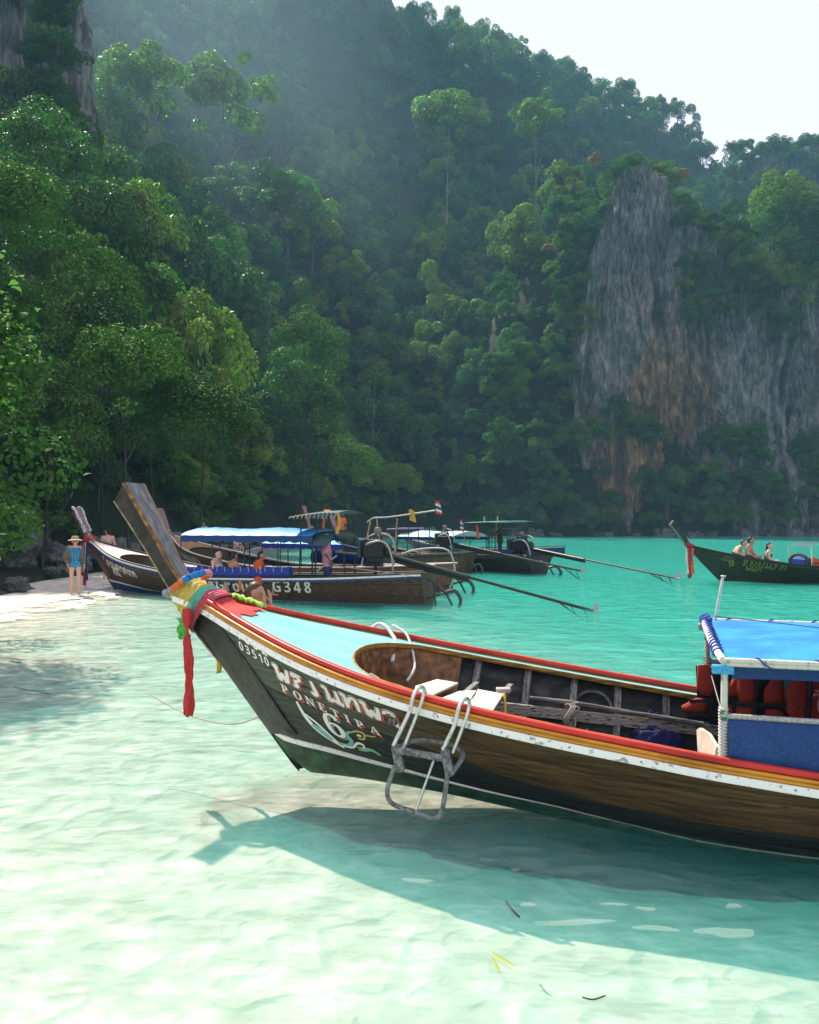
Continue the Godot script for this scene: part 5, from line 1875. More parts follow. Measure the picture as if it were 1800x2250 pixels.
	if hair != "none":
		var hs = [[hb.call(0, 0.062, -0.022), hb.call(0, 0.045, -0.035), 0.086, 0.088], [hb.call(0, 0.02, -0.045), hb.call(0, -0.03, -0.05), 0.08, 0.06]]
		if hair == "long": hs.append_array([[hb.call(0, 0.0, -0.06), hb.call(0, -0.14, -0.085), 0.075, 0.065], [hb.call(0, -0.14, -0.085), hb.call(0.0, -0.27, -0.095), 0.065, 0.03]])
		if hair == "tail": hs.append_array([[hb.call(0, 0.02, -0.10), hb.call(0, -0.02, -0.15), 0.045, 0.04], [hb.call(0, -0.02, -0.15), hb.call(0.0, -0.22, -0.14), 0.04, 0.025]])
		if hair == "bun": hs.append([hb.call(0, 0.07, -0.11), hb.call(0, 0.08, -0.12), 0.045, 0.04])
		sdf_mesh(hs, c * 0.6, 0.02, m)
		obj("hair", m.mesh(), o.get("hair_mat", M.hair_black), t)
	if o.has("hat"):
		m = MB.new()
		m.lathe(J.head + ht * Vector3(0, 0.065, -0.01), ht * Basis(Vector3.RIGHT, -0.08), [[0.22, -0.04], [0.16, -0.008], [0.105, 0.005], [0.10, 0.05], [0.085, 0.085], [0.04, 0.10], [0.0, 0.102]] if o.hat == "brim" else [[0.098, 0.0], [0.1, 0.03], [0.08, 0.07], [0.04, 0.09], [0.0, 0.095]], 18)
		obj("hat", m.mesh(), o.get("hat_mat", M.straw), t)
	if o.has("glasses"):
		m = MB.new()
		for s in [-1, 1]: m.ball(hb.call(0.034 * s, 0.014, 0.088), Vector3(0.03, 0.022, 0.012), 6, 10)
		m.box(hb.call(0, 0.02, 0.08), Vector3(0.17, 0.01, 0.012), ht)
		obj("sunglasses", m.mesh(), M.black, t)
	return t

func build_people():
	person("woman in a sun hat, blue patterned swimsuit and open brown shirt standing at the waterline", Vector3(-9.33, -0.02, -23.7), 0.35, STAND, {female = true, skin = M.skin_pale, size = 0.955, cell = 0.016, hat = "brim", glasses = true, hair = "long", hair_mat = M.hair_brown, wear = [["swimsuit", M.swim_floral, "suit"], ["open_shirt", M.shirt_brown, "open_shirt"]],
		pose = {elr = Vector3(-0.27, 1.15, -0.03), wrr = Vector3(-0.2, 0.93, 0.1), wrl = Vector3(0.25, 0.90, 0.08), anl = Vector3(0.10, 0.075, 0.03), tol = Vector3(0.13, 0.03, 0.18)}})
	person("shirtless man seen from behind, standing past the bow with white garland", Vector3(-10.66, 0.06, -30.0), 3.6, STAND, {skin = M.skin_pale, size = 1.03, wear = [["swim_trunks", M.black, "trunks"]], pose = {wrl = Vector3(0.22, 0.95, 0.16), wrr = Vector3(-0.2, 1.0, 0.2)}, look = Vector3(0, 0.6, 0)})
	person("bare legged bather at the edge of the beach, cut off by the picture's edge", Vector3(-12.80, 0.12, -26.0), 1.2, STAND, {skin = M.skin_pale, size = 1.0, wear = [["swim_trunks", M.c_navy, "trunks"]], pose = {elr = Vector3(-0.42, 1.12, 0.0), wrr = Vector3(-0.5, 0.86, 0.06)}})
	person("man with a turquoise towel standing among the dark shore rocks", Vector3(-10.45, 0.35, -43.0), 0.5, STAND, {skin = M.skin_tan, wear = [["towel_shirt", M.tarp_pale, "vest"], ["swim_trunks", M.black, "trunks"]], pose = {wrl = Vector3(0.1, 1.1, 0.2), wrr = Vector3(-0.25, 0.9, 0.0)}})
	person("small figure in white sitting on the rocks beyond the blue canopy", Vector3(-10.0, 0.5, -49.0), 1.0, SIT, {skin = M.skin_pale, cell = 0.025, wear = [["shirt", M.c_white, "shirt"]]})
	# in the boat with the blue canopy
	person("boatman in a pink shirt and cap holding the canopy post at the stern", Vector3(-2.15, 0.10, -22.05), 1.9, STAND, {skin = M.skin_dark, size = 0.93, hat = "brim", hat_mat = M.straw, wear = [["shirt", M.shirt_pink, "shirt"], ["trousers", M.c_navy, "trousers"]],
		pose = {elr = Vector3(-0.30, 1.18, -0.1), wrr = Vector3(-0.28, 1.02, 0.02), ell = Vector3(0.42, 1.22, 0.06), wrl = Vector3(0.66, 1.10, 0.12)}, look = Vector3(-0.1, -0.7, 0)})
	person("dark haired passenger in a white top under the front of the blue canopy", Vector3(-5.25, 0.42, -23.0), 1.2, SIT, {skin = M.skin_pale, size = 0.98, hair = "bun", female = true, wear = [["top", M.c_white, "top"]]})
	person("bare shouldered passenger facing away beneath the blue canopy", Vector3(-4.75, 0.40, -22.75), 2.4, SIT, {skin = M.skin_tan, size = 0.95, wear = [["swim_trunks", M.c_navy, "trunks"]]})
	person("passenger in an orange life vest and dark cap below the blue canopy", Vector3(-3.98, 0.42, -22.4), 1.7, SIT, {skin = M.skin_tan, size = 0.95, wear = [["life_vest", M.vest_bright, "vest"]]})
	# beyond
	person("boatman in dark trousers standing beneath the green stern awning", Vector3(3.86, 0.38, -36.1), -1.6, STAND, {skin = M.skin_dark, size = 0.95, wear = [["trousers", M.c_navy, "trousers"], ["shirt", M.b_black, "shirt"]], hat = "cap", hat_mat = M.c_red,
		pose = {ell = Vector3(0.3, 1.2, 0.2), wrl = Vector3(0.25, 1.12, 0.45), elr = Vector3(-0.3, 1.2, 0.25), wrr = Vector3(-0.2, 1.1, 0.5)}})
	person("boatman in a striped red and white cap on the far bow", Vector3(-3.45, 0.86, -43.2), 0.4, STAND, {skin = M.skin_dark, size = 0.96, cell = 0.025, hat = "cap", hat_mat = M.c_pink, wear = [["shirt", M.c_orange, "shirt"], ["trousers", M.c_navy, "trousers"]]})
	person("bather bent forward on the green boat's foredeck, nearest its prow", Vector3(11.25, 0.72, -29.35), 1.1, SIT, {skin = M.skin_pale, size = 0.95, hair_mat = M.hair_brown, wear = [["swim_trunks", M.black, "trunks"]], pose = {knl = Vector3(0.13, 0.22, 0.34), knr = Vector3(-0.13, 0.22, 0.34), anl = Vector3(0.12, -0.01, 0.12), anr = Vector3(-0.12, -0.01, 0.12), tol = Vector3(0.13, -0.03, 0.25), tor = Vector3(-0.13, -0.03, 0.25), chest = Vector3(0, 0.40, 0.12), neck = Vector3(0, 0.52, 0.2), head = Vector3(0, 0.62, 0.3), shl = Vector3(0.175, 0.48, 0.17), shr = Vector3(-0.175, 0.48, 0.17)}})
	person("bather with cropped hair sitting upright close against another on the green boat", Vector3(11.62, 0.66, -29.1), 0.9, SIT, {skin = M.skin_tan, size = 0.98, wear = [["swim_trunks", M.c_navy, "trunks"]], look = Vector3(0, 0.3, 0), pose = {knl = Vector3(0.13, 0.22, 0.34), knr = Vector3(-0.13, 0.22, 0.34), anl = Vector3(0.12, -0.01, 0.12), anr = Vector3(-0.12, -0.01, 0.12), tol = Vector3(0.13, -0.03, 0.25), tor = Vector3(-0.13, -0.03, 0.25)}})
	person("long haired woman sitting apart on the green boat's gunwale", Vector3(12.2, 0.50, -28.95), 1.2, SIT, {female = true, skin = M.skin_pale, size = 0.95, hair = "long", wear = [["bikini_top", M.black, "top"]], look = Vector3(0, -0.5, 0), pose = {knl = Vector3(0.13, 0.22, 0.34), knr = Vector3(-0.13, 0.22, 0.34), anl = Vector3(0.12, -0.01, 0.12), anr = Vector3(-0.12, -0.01, 0.12), tol = Vector3(0.13, -0.03, 0.25), tor = Vector3(-0.13, -0.03, 0.25)}})
	person("woman in an orange top standing in the water with hands to her face", Vector3(-1.98, -0.55, -10.9), 1.35, STAND, {female = true, skin = M.skin_tan, size = 1.04, cell = 0.014, hair = "tail", hair_mat = M.hair_brown, curl = 0.25, wear = [["orange_top", M.vest_bright, "shirt"]], look = Vector3(0.1, 0, 0),
		pose = {ell = Vector3(0.22, 1.20, 0.16), wrl = Vector3(0.10, 1.46, 0.16), elr = Vector3(-0.22, 1.20, 0.16), wrr = Vector3(-0.10, 1.46, 0.16)}, hand_l = Vector3(-0.12, 1, -0.02), hand_r = Vector3(0.12, 1, -0.02), hand_l_up = Vector3(0, 0, 1), hand_r_up = Vector3(0, 0, 1)})
	var m = MB.new()
	m.tube(spline([Vector3(-2.02, 0.95, -10.86), Vector3(-2.12, 1.02, -10.84), Vector3(-2.16, 1.16, -10.84)], 4), 0.012, 7)
	var t = thing("snorkel", "black snorkel with a red tip held by the bathing woman", "snorkel")
	obj("tube", m.mesh(), M.black, t)
	m = MB.new()
	m.tube([Vector3(-2.16, 1.15, -10.84), Vector3(-2.165, 1.26, -10.84)], 0.022, 8)
	obj("tip", m.mesh(), M.vest_bright, t)

# ---------------------------------------------------------------- the other boats
func plain_boat(o):
	var st = {bottom = M.b_blue, stripe = M.p_white, band = M.b_wood, plank = M.b_wood, prow = M.b_post, prow_face = M.b_post_face, edge = M.b_post_face, lead = M.b_post, inner = M.p_inner, rib = M.p_rib, cap = M.b_black, rub = M.p_white, board = M.b_paleblue, deck = M.deck_pink, coaming = M.b_wood, bulkhead = M.b_wood}
	st.merge(o, true)
	return st

func other_boats():
	var t; var m; var w
	# --- blue canopy, big white lettering
	w = bow_place(-8.8, -25.4, 0.5, -21.5, 0.937)
	t = make_boat("longtail_boat", "brown long boat with bright blue canopy and large white lettering along its side", plain_boat({board = M.b_blue}), w[0], w[1], Vector3(0.937, 1.06, 0.937))
	var b2 = t
	canopy(t, -0.15, -4.55, 1.58, 0.98, 0.18, M.tarp_blue, M.tarp_navy, M.shaft, 0.16, 4, 0.5)
	letters(t, "side_lettering", "daGrouP", 0.31, Vector2(-0.78, 0.075), Vector2(-1.0, -0.02), Vector2(-0.16, 0.98), -1, 0.012, M.let_white, false, 0.03)
	letters(t, "side_lettering", "G348", 0.29, Vector2(-3.2, 0.09), Vector2(-1.0, -0.005), Vector2(-0.16, 0.98), -1, 0.012, M.let_white, false, 0.08)
	letters(t, "bow_number", "1", 0.36, Vector2(3.38, 0.80), Vector2(-0.95, -0.25), Vector2(0.1, 0.95), -1, 0.008, M.let_white)
	thai_letters(t, [T_KO, T_A, T_NO, T_KO, T_A, T_KO, T_RO, T_THO], 0.20, Vector2(3.08, 0.70), Vector2(-0.95, -0.21), Vector2(0.05, 0.95), M.let_white)
	letters(t, "registration", "1257", 0.12, Vector2(2.86, 0.56), Vector2(-0.97, -0.2), Vector2(0.1, 0.95), -1, 0.008, M.let_white)
	letters(t, "registration", "0206", 0.12, Vector2(2.86, 0.44), Vector2(-0.97, -0.2), Vector2(0.1, 0.95), -1, 0.008, M.let_white)
	m = MB.new()
	var c = []
	for i in 31:
		var s = lerpf(0.05, -3.9, i / 30.0)
		c.append(Vector3(s, hg(s) + 0.13 + 0.01 * sin(i * 1.1), -(hwg(s) - 0.03)))
	m.tube(c, 0.125, 10)
	obj("rolled_side_cloth", m.mesh(), M.tarp_deep, t)
	m = MB.new()
	for i in 15: m.tube(spline([c[i * 2] + Vector3(0.1, 0.11, 0.08), c[i * 2] + Vector3(0.02, 0.13, -0.03), c[i * 2] + Vector3(-0.06, 0.02, -0.13)], 3), 0.011, 5)
	obj("cloth_lashing", m.mesh(), M.rope_pale, t)
	m = MB.new()
	var rows = []
	for i in 9:
		var s = lerpf(-4.4, -5.05, i / 8.0)
		var row = []
		for j in 13:
			var a = PI * j / 12.0
			row.append(Vector3(s, 1.35 + 0.34 * sin(a), -0.98 * cos(a)))
		rows.append(row)
	m.grid(rows, false, true)
	obj("canopy_hoop", m.mesh(), M.tarp_dark, t)
	# helmsman's shade
	m = MB.new()
	rows = []
	for i in 9:
		var row = []
		for j in 7:
			var f = i / 8.0
			row.append(Vector3(lerpf(-3.7, -5.25, f), 2.02 + 0.12 * sin(PI * 0.6 * f) + 0.07 * (1.0 - pow(lerpf(-1, 1, j / 6.0), 2)), lerpf(-0.85, 0.85, j / 6.0)))
		rows.append(row)
	m.grid(rows, false, true)
	obj("stern_shade", m.mesh(), M.tarp_dark, t)
	for q in [[-4.12, -0.82], [-4.62, -0.82], [-4.12, 0.82], [-4.9, 0.82]]:
		m = MB.new()
		m.tube([Vector3(q[0], 0.5, q[1] * 1.15), Vector3(q[0], 2.08, q[1])], 0.022, 6)
		obj("shade_pole", m.mesh(), M.shaft, t)
	m = MB.new()
	for k in 12: m.tube(spline([Vector3(-3.75 - 0.13 * k, 2.0, -0.87), Vector3(-3.79 - 0.13 * k, 2.05 + 0.1 * sin(k * 0.16), -0.84), Vector3(-3.82 - 0.13 * k, 2.04 + 0.1 * sin(k * 0.16), -0.75)], 2), 0.011, 4)
	obj("shade_lashing", m.mesh(), M.rope_pale, t)
	m = MB.new()
	hanging(m, Vector3(-5.25, 2.14, -0.8), 0.5, 0.1, 0.05, 3.0)
	obj("yellow_streamer", m.mesh(), M.c_gold, t)
	engine(t, Vector3(-6.0, 1.22, 0.0), 5.9, 0.205)
	m = MB.new()
	m.tube([Vector3(-4.9, 0.86, -0.5), Vector3(-7.4, 0.66, -0.72)], 0.012, 5)
	m.tube([Vector3(-4.55, 0.66, -0.9), Vector3(-5.0, 1.1, -0.4)], 0.022, 6)
	m.tube([Vector3(-4.6, 1.16, 0.3), Vector3(-6.1, 1.08, 0.3)], 0.03, 6)
	obj("stern_rail", m.mesh(), M.pipe_pale, t)
	stern_rudder(t)
	bow_ribbon(t, [[M.c_navy, 0.0, 0.95], [M.c_red, 0.07, 1.2], [M.c_white, 0.13, 1.3], [M.c_navy, 0.18, 1.05]], "navy, red and white ribbons hanging from the bow beside the woman")
	# white garland on the prow
	m = MB.new()
	for e in [-1, 1]:
		var pts = spline([Vector3(4.80, 2.33, e * 0.12), Vector3(4.70, 2.30, e * 0.17), Vector3(4.50, 1.98, e * 0.13), Vector3(4.30, 1.66, e * 0.11)], 6)
		for i in pts.size():
			for k in 3: m.ball(pts[i] + Vector3(0.025 * sin(i * 2.0 + k * 2.1), 0.025 * cos(i * 1.7 + k * 2.1), 0.02 * sin(k * 3.0 + i)), Vector3.ONE * 0.03, 4, 6)
	var g = obj("white_garland", m.mesh(), M.c_white)
	g.transform = t.transform
	tag(g, "white flower garland draped over the prow beside the sun hat woman", "garland")

	# --- red brown boat behind it
	w = bow_place(-8.2, -31.6, 1.2, -25.3, 1.04)
	t = make_boat("longtail_boat", "red brown long boat with orange foredeck and sky blue canopy", plain_boat({plank = M.b_red, band = M.b_red, bottom = M.b_red, deck = M.deck_orange, cap = M.p_white, rub = M.b_red, board = M.b_red, stripe = M.b_dark, coaming = M.b_dark}), w[0], w[1], Vector3(1.04, 1.1, 1.04))
	canopy(t, -1.3, -4.6, 1.22, 0.96, 0.16, M.tarp_sky, M.tarp_deep, M.shaft, 0.14, 3, 0.5)
	thai_letters(t, [T_NO, T_A, T_RO, T_KO, T_THO, T_E], 0.27, Vector2(3.05, 0.82), Vector2(-0.96, -0.20), Vector2(0.05, 0.95), M.let_white)
	letters(t, "bow_lettering", "Sakeenah", 0.15, Vector2(2.95, 0.65), Vector2(-0.97, -0.2), Vector2(0.05, 0.95), -1, 0.008, M.let_white, true)
	letters(t, "bow_lettering", "PPS 2041", 0.11, Vector2(2.7, 0.47), Vector2(-0.97, -0.18), Vector2(0.05, 0.95), -1, 0.008, M.let_white)
	for q in [[-5.2, -0.9, -5.45], [-5.9, -0.8, -5.6], [-5.2, 0.8, -5.45]]:
		m = MB.new()
		m.tube([Vector3(q[0], 0.5, q[1]), Vector3(q[2], 1.95, q[1] * 0.8)], 0.022, 6)
		obj("yellow_post", m.mesh(), M.lead, t)
	m = MB.new()
	m.tube(spline([Vector3(-5.3, 1.85, -0.7), Vector3(-5.55, 1.97, -0.7), Vector3(-6.1, 1.99, -0.7), Vector3(-7.6, 2.16, -0.6)], 5), 0.022, 6)
	obj("boom", m.mesh(), M.pipe_pale, t)
	flag(t, Vector3(-7.6, 2.42, -0.6), 0.22, 0.34, [M.c_red, M.c_white, M.c_navy, M.c_white, M.c_red])
	flag(t, Vector3(-6.75, 2.2, -0.66), 0.24, 0.3, [M.c_gold], "yellow_flag")
	m = MB.new()
	c = []
	for i in 17: c.append(Vector3(lerpf(-2.2, -4.7, i / 16.0), 0.78, 0.55))
	m.tube(c, 0.2, 10)
	obj("rolled_side_cloth", m.mesh(), M.tarp_deep, t)
	stern_rudder(t)
	m = MB.new()
	m.tube(spline([Vector3(-6.4, 0.98, -0.5), Vector3(-7.0, 1.12, -0.4), Vector3(-7.9, 1.1, -0.4), Vector3(-8.1, 0.5, -0.35), Vector3(-7.9, 0.1, -0.3)], 5), 0.028, 6)
	obj("stern_pipe", m.mesh(), M.pipe_pale, t)

	# --- olive boat with a high brown prow
	w = bow_place(-4.25, -41.4, 2.15, -35.2, 0.86)
	t = make_boat("longtail_boat", "olive brown boat with tall reddish prow post and pale deck", plain_boat({plank = M.b_olive, band = M.b_wood, bottom = M.b_wood, deck = M.deck_pale, rub = M.b_olive, board = M.b_dark, stripe = M.b_dark, cap = M.b_dark, prow_k = 1.25}), w[0], w[1], Vector3(0.86, 1.12, 0.86))
	engine(t, Vector3(-6.1, 1.15, 0), 7.4, 0.115, 0.05)
	for q in [-0.75, 0.75]:
		for s in [-3.6, -4.4]:
			m = MB.new()
			m.tube([Vector3(s, 0.4, q * 1.2), Vector3(s, 1.62, q)], 0.024, 6)
			obj("post", m.mesh(), M.shaft, t)
	m = MB.new()
	m.tube(spline([Vector3(4.25, 1.4, -0.12), Vector3(4.2, 1.62, -0.14), Vector3(4.02, 1.62, 0.0), Vector3(4.2, 1.6, 0.14), Vector3(4.36, 1.5, 0.05)], 5), 0.03, 6)
	m.tube(spline([Vector3(4.3, 1.45, -0.14), Vector3(4.36, 1.2, -0.16), Vector3(4.34, 0.9, -0.15)], 4), 0.024, 6)
	m.tube(spline([Vector3(4.1, 1.5, -0.17), Vector3(4.05, 1.3, -0.2), Vector3(4.06, 1.0, -0.2)], 4), 0.02, 6)
	g = obj("prow_rope", m.mesh(), M.rope_pale)
	g.transform = t.transform
	tag(g, "yellowish rope wound round the tall reddish prow post", "rope")
	stern_rudder(t)

	# --- long dark boat with a pale canopy and a green awning over the stern
	w = bow_place(-3.05, -44.7, 5.3, -34.2, 1.24)
	t = make_boat("longtail_boat", "long dark boat with pale blue canopy amidships and green stern awning", plain_boat({plank = M.b_dark, band = M.b_dark, bottom = M.b_dark, deck = M.deck_pale, rub = M.b_wood, board = M.b_dark, stripe = M.b_dark, prow_k = 1.4}), w[0], w[1], Vector3(1.24, 0.98, 1.24))
	canopy(t, -1.2, -4.3, 1.42, 0.92, 0.26, M.tarp_pale, M.tarp_navy, M.shaft, 0.14, 3, 0.5)
	m = MB.new()
	m.box(Vector3(-0.9, 1.78, -0.3), Vector3(1.2, 0.06, 0.9), Basis(Vector3.BACK, -0.05), 0.01)
	obj("violet_cloth", m.mesh(), M.tarp_violet, t)
	m = MB.new()
	rows = []
	for i in 9:
		var row = []
		for j in 5: row.append(Vector3(lerpf(-4.75, -6.6, i / 8.0), 2.06 + 0.06 * i / 8.0 + 0.05 * (1.0 - pow(j / 2.0 - 1.0, 2)), lerpf(-0.8, 0.8, j / 4.0)))
		rows.append(row)
	m.grid(rows, false, true)
	obj("stern_awning", m.mesh(), M.tarp_teal, t)
	for q in [[-4.9, -0.75, -4.7], [-5.9, -0.75, -5.9], [-6.3, -0.75, -6.3], [-4.9, 0.75, -4.8], [-6.3, 0.75, -6.3]]:
		m = MB.new()
		m.tube([Vector3(q[0], 0.5, q[1]), Vector3(q[2], 2.07, q[1])], 0.018, 6)
		obj("awning_post", m.mesh(), M.lead if q[0] == -4.9 else M.shaft, t)
	for q in [-5.1, -5.75]:
		m = MB.new()
		m.tube([Vector3(q, 2.08, -0.1), Vector3(q, 2.35, -0.1)], 0.022, 6)
		obj("awning_peg", m.mesh(), M.rope_pale, t)
	flag(t, Vector3(-4.6, 2.22, -0.8), 0.2, 0.5, [M.c_red, M.c_white, M.c_navy, M.c_white, M.c_red])
	flag(t, Vector3(-5.3, 1.98, -0.7), 0.18, 0.55, [M.c_orange], "orange_pennant")
	m = MB.new()
	m.box(Vector3(-4.4, 0.78, -0.55), Vector3(0.5, 0.5, 0.4), Basis.IDENTITY, 0.02)
	obj("green_crate", m.mesh(), M.tarp_teal, t)
	engine(t, Vector3(-6.75, 1.12, 0), 5.8, 0.16, 0.0)
	stern_rudder(t)
	m = MB.new()
	hanging(m, Vector3(5.1, 2.62, -0.16), 0.9, 0.14, 0.02, 4.0)
	m.box(Vector3(4.98, 2.68, 0.0), Vector3(0.34, 0.12, 0.36), Basis(Vector3.BACK, 0.6), 0.03)
	g = obj("orange_ribbon", m.mesh(), M.c_orange)
	g.transform = t.transform
	tag(g, "orange ribbon hanging from the top of the far dark boat's prow", "ribbon")
	t = thing("life_vest", "orange life vest lying on the far bow beside the boatman in the striped cap", "life vest", Vector3(-3.9, 1.12, -43.2), 0.5)
	m = MB.new()
	panel(m, [Vector3(-0.2, 0, 0), Vector3(0.2, 0, 0), Vector3(0.18, 0.4, 0), Vector3(0.05, 0.3, 0), Vector3(-0.05, 0.3, 0), Vector3(-0.18, 0.4, 0)], 0.07, 0.03)
	obj("padded_panel", m.mesh(), M.vest_bright, t)
	# small dark frame of a boat farther out
	w = bow_place(0.6, -57.0, 8.6, -55.0, 0.9)
	t = make_boat("longtail_boat", "distant low boat with a bare dark awning frame, mostly hidden by the pale canopy", plain_boat({plank = M.b_blue, deck = M.deck_pale, prow_k = 0.4}), w[0], w[1], Vector3(0.9, 0.75, 0.9))
	for q in [-0.8, 0.8]:
		m = MB.new()
		m.tube(spline([Vector3(-2.2, 0.5, q), Vector3(-2.3, 1.9, q), Vector3(-2.6, 2.15, q), Vector3(-4.4, 2.2, q)], 4), 0.03, 6)
		m.tube([Vector3(-3.6, 0.5, q), Vector3(-3.6, 2.2, q)], 0.03, 6)
		obj("awning_frame", m.mesh(), M.shaft, t)

	# --- dark green boat by itself
	t = make_boat("longtail_boat", "dark green boat lying alone in the bay with bathers on its bow", plain_boat({plank = M.b_green, band = M.b_green, bottom = M.b_green, stripe = M.b_green, deck = M.tarp_pale, cap = M.b_green, rub = M.b_dark, board = M.b_green, prow = M.b_green, prow_face = M.b_green, edge = M.b_green, lead = M.tarp_pale, coaming = M.b_dark, prow_k = 1.12}), Vector3(10.75 + 3.16, 0, -29.45), PI, Vector3(1.0, 0.86, 1.0), "", [-1.2, -0.4, 0.4, 1.1, 1.8])
	thai_letters(t, [T_RO, T_KO, T_KO, T_NO, T_RO, T_THO], 0.26, Vector2(2.65, 0.68), Vector2(-0.98, -0.16), Vector2(0.0, 0.95), M.let_lime)
	thai_letters(t, [T_PHO, T_NO, T_KO], 0.2, Vector2(2.5, 0.47), Vector2(-0.98, -0.14), Vector2(0.0, 0.95), M.let_lime)
	letters(t, "bow_number", "9", 0.26, Vector2(3.02, 0.52), Vector2(-0.97, -0.1), Vector2(0.05, 0.95), -1, 0.008, M.let_lime)
	letters(t, "registration", "4652", 0.10, Vector2(3.2, 0.95), Vector2(-0.97, -0.2), Vector2(0.05, 0.95), -1, 0.008, M.let_lime)
	letters(t, "registration", "03502", 0.10, Vector2(3.25, 0.82), Vector2(-0.97, -0.2), Vector2(0.05, 0.95), -1, 0.008, M.let_lime)
	m = MB.new()
	rows = []
	for i in 11:
		var row = []
		for j in 7: row.append(Vector3(lerpf(0.38, -1.6, i / 10.0), 1.42 + 0.14 * sin(PI * pow(i / 10.0, 0.6)) , lerpf(-0.85, 0.85, j / 6.0)))
		rows.append(row)
	m.grid(rows, false, true)
	obj("canopy_roof", m.mesh(), M.tarp_dark, t)
	for q in [-0.85, 0.85]:
		m = MB.new()
		m.tube([Vector3(0.36, 0.5, q), Vector3(0.37, 1.42, q)], 0.018, 6)
		obj("canopy_pole", m.mesh(), M.paint_pole, t)
	m = MB.new()
	m.box(Vector3(0.25, 0.72, 0), Vector3(0.5, 0.42, 1.3), Basis.IDENTITY, 0.04)
	obj("blue_cover", m.mesh(), M.tarp_deep, t)
	m = MB.new()
	var ring = []
	for k in 17: ring.append(Vector3(0.66, 0.86 + 0.24 * sin(TAU * k / 16.0), -0.55 + 0.24 * cos(TAU * k / 16.0)))
	for i in ring.size(): ring[i].x += 0.18 * cos(TAU * i / 16.0)
	m.tube(ring, 0.06, 8, false)
	tag(obj("tyre_fender", m.mesh(), M.rubber), "black tyre fender standing on the green boat beside the blue cover", "tyre").transform = t.transform
	for k in 3:
		var v = thing("life_vest", ["orange life vest nearest the tyre on the green boat", "orange life vest in the middle of three hung on the green boat", "orange life vest hung last, by the edge of the picture, on the green boat"][k], "life vest", Vector3.ZERO, 0.0, "life vests on the green boat")
		v.transform = t.transform * Transform3D(Basis(Vector3.UP, PI), Vector3(0.12 - 0.42 * k, 0.55, -0.82))
		m = MB.new()
		panel(m, [Vector3(-0.18, 0.05, 0), Vector3(0.2, 0.0, 0), Vector3(0.16, 0.42, 0), Vector3(0.05, 0.36, 0), Vector3(0.0, 0.2, 0), Vector3(-0.06, 0.4, 0), Vector3(-0.2, 0.5, 0)], 0.08, 0.03)
		obj("padded_panel", m.mesh(), M.vest_bright, v)
		m = MB.new()
		m.box(Vector3(0, 0.22, 0.07), Vector3(0.38, 0.03, 0.02))
		m.box(Vector3(0, 0.1, 0.07), Vector3(0.38, 0.03, 0.02))
		obj("strap", m.mesh(), M.strap, v)
	bow_ribbon(t, [[M.c_white, 0.0, 1.05], [M.c_red, 0.05, 1.2], [M.c_navy, 0.12, 1.15], [M.c_orange, 0.17, 1.0]], "white, red, navy and orange ribbons hanging from the green boat's prow")

func stern_rudder(t):
	var m = MB.new()
	m.tube(spline([Vector3(-7.6, 0.55, -0.1), Vector3(-7.75, 0.5, -0.1), Vector3(-8.1, 0.25, -0.1), Vector3(-8.3, -0.05, -0.1)], 4), 0.03, 6)
	m.tube([Vector3(-7.6, 0.1, -0.1), Vector3(-8.2, 0.28, -0.1)], 0.028, 6)
	m.tube([Vector3(-7.7, 0.45, 0.1), Vector3(-7.75, -0.1, 0.1)], 0.024, 6)
	m.tube(spline([Vector3(-8.1, 0.25, -0.1), Vector3(-8.35, 0.3, -0.05), Vector3(-8.5, 0.1, 0.0), Vector3(-8.45, -0.1, 0.0)], 4), 0.05, 6)
	obj("stern_frame", m.mesh(), M.engine_grey, t)

func bow_ribbon(t, strips, label):
	var r = thing("bow_ribbon", label, "ribbon")
	r.transform = t.transform
	var m
	for k in strips.size():
		m = MB.new()
		hanging(m, Vector3(4.32 - strips[k][1] * 0.9, 1.34, -0.17 - 0.03 * (k % 2)), strips[k][2], 0.11, 0.02, k * 1.7)
		obj("ribbon_strip", m.mesh(), strips[k][0], r)
	m = MB.new()
	for i in 30:
		var a = TAU * i / 10.0
		m.ball(Vector3(4.24 + 0.10 * cos(a) - 0.02 * (i / 10), 1.42 + 0.06 * cos(a) + 0.035 * (i / 10), 0.17 * sin(a)), Vector3(0.05, 0.045, 0.05), 5, 7)
	obj("ribbon_wrap", m.mesh(), strips[1][0], r)

func letters(t, called, text, height, origin, du, dv, side, off, m, serif = false, gap = 0.0):   # one part for each character
	var x = 0.0
	for ch in text:
		if ch == " ":
			x += height * 0.34
			continue
		var g = glyphs(ch, height, serif)
		var wmax = 0.0
		for q in g[0]: wmax = maxf(wmax, q.x)
		print_on(t, called, g, on_hull(origin + du * x, du, dv, side, off), m)
		x += wmax + height * 0.07 + gap

func thai_letters(t, word, size, origin, du, dv, m):
	for k in word.size():
		print_on(t, "name_lettering", strokes(thai([word[k]], 1.25)), on_hull(origin + du * (size * 0.92 * k), du * size, dv * size, -1, 0.008), m)

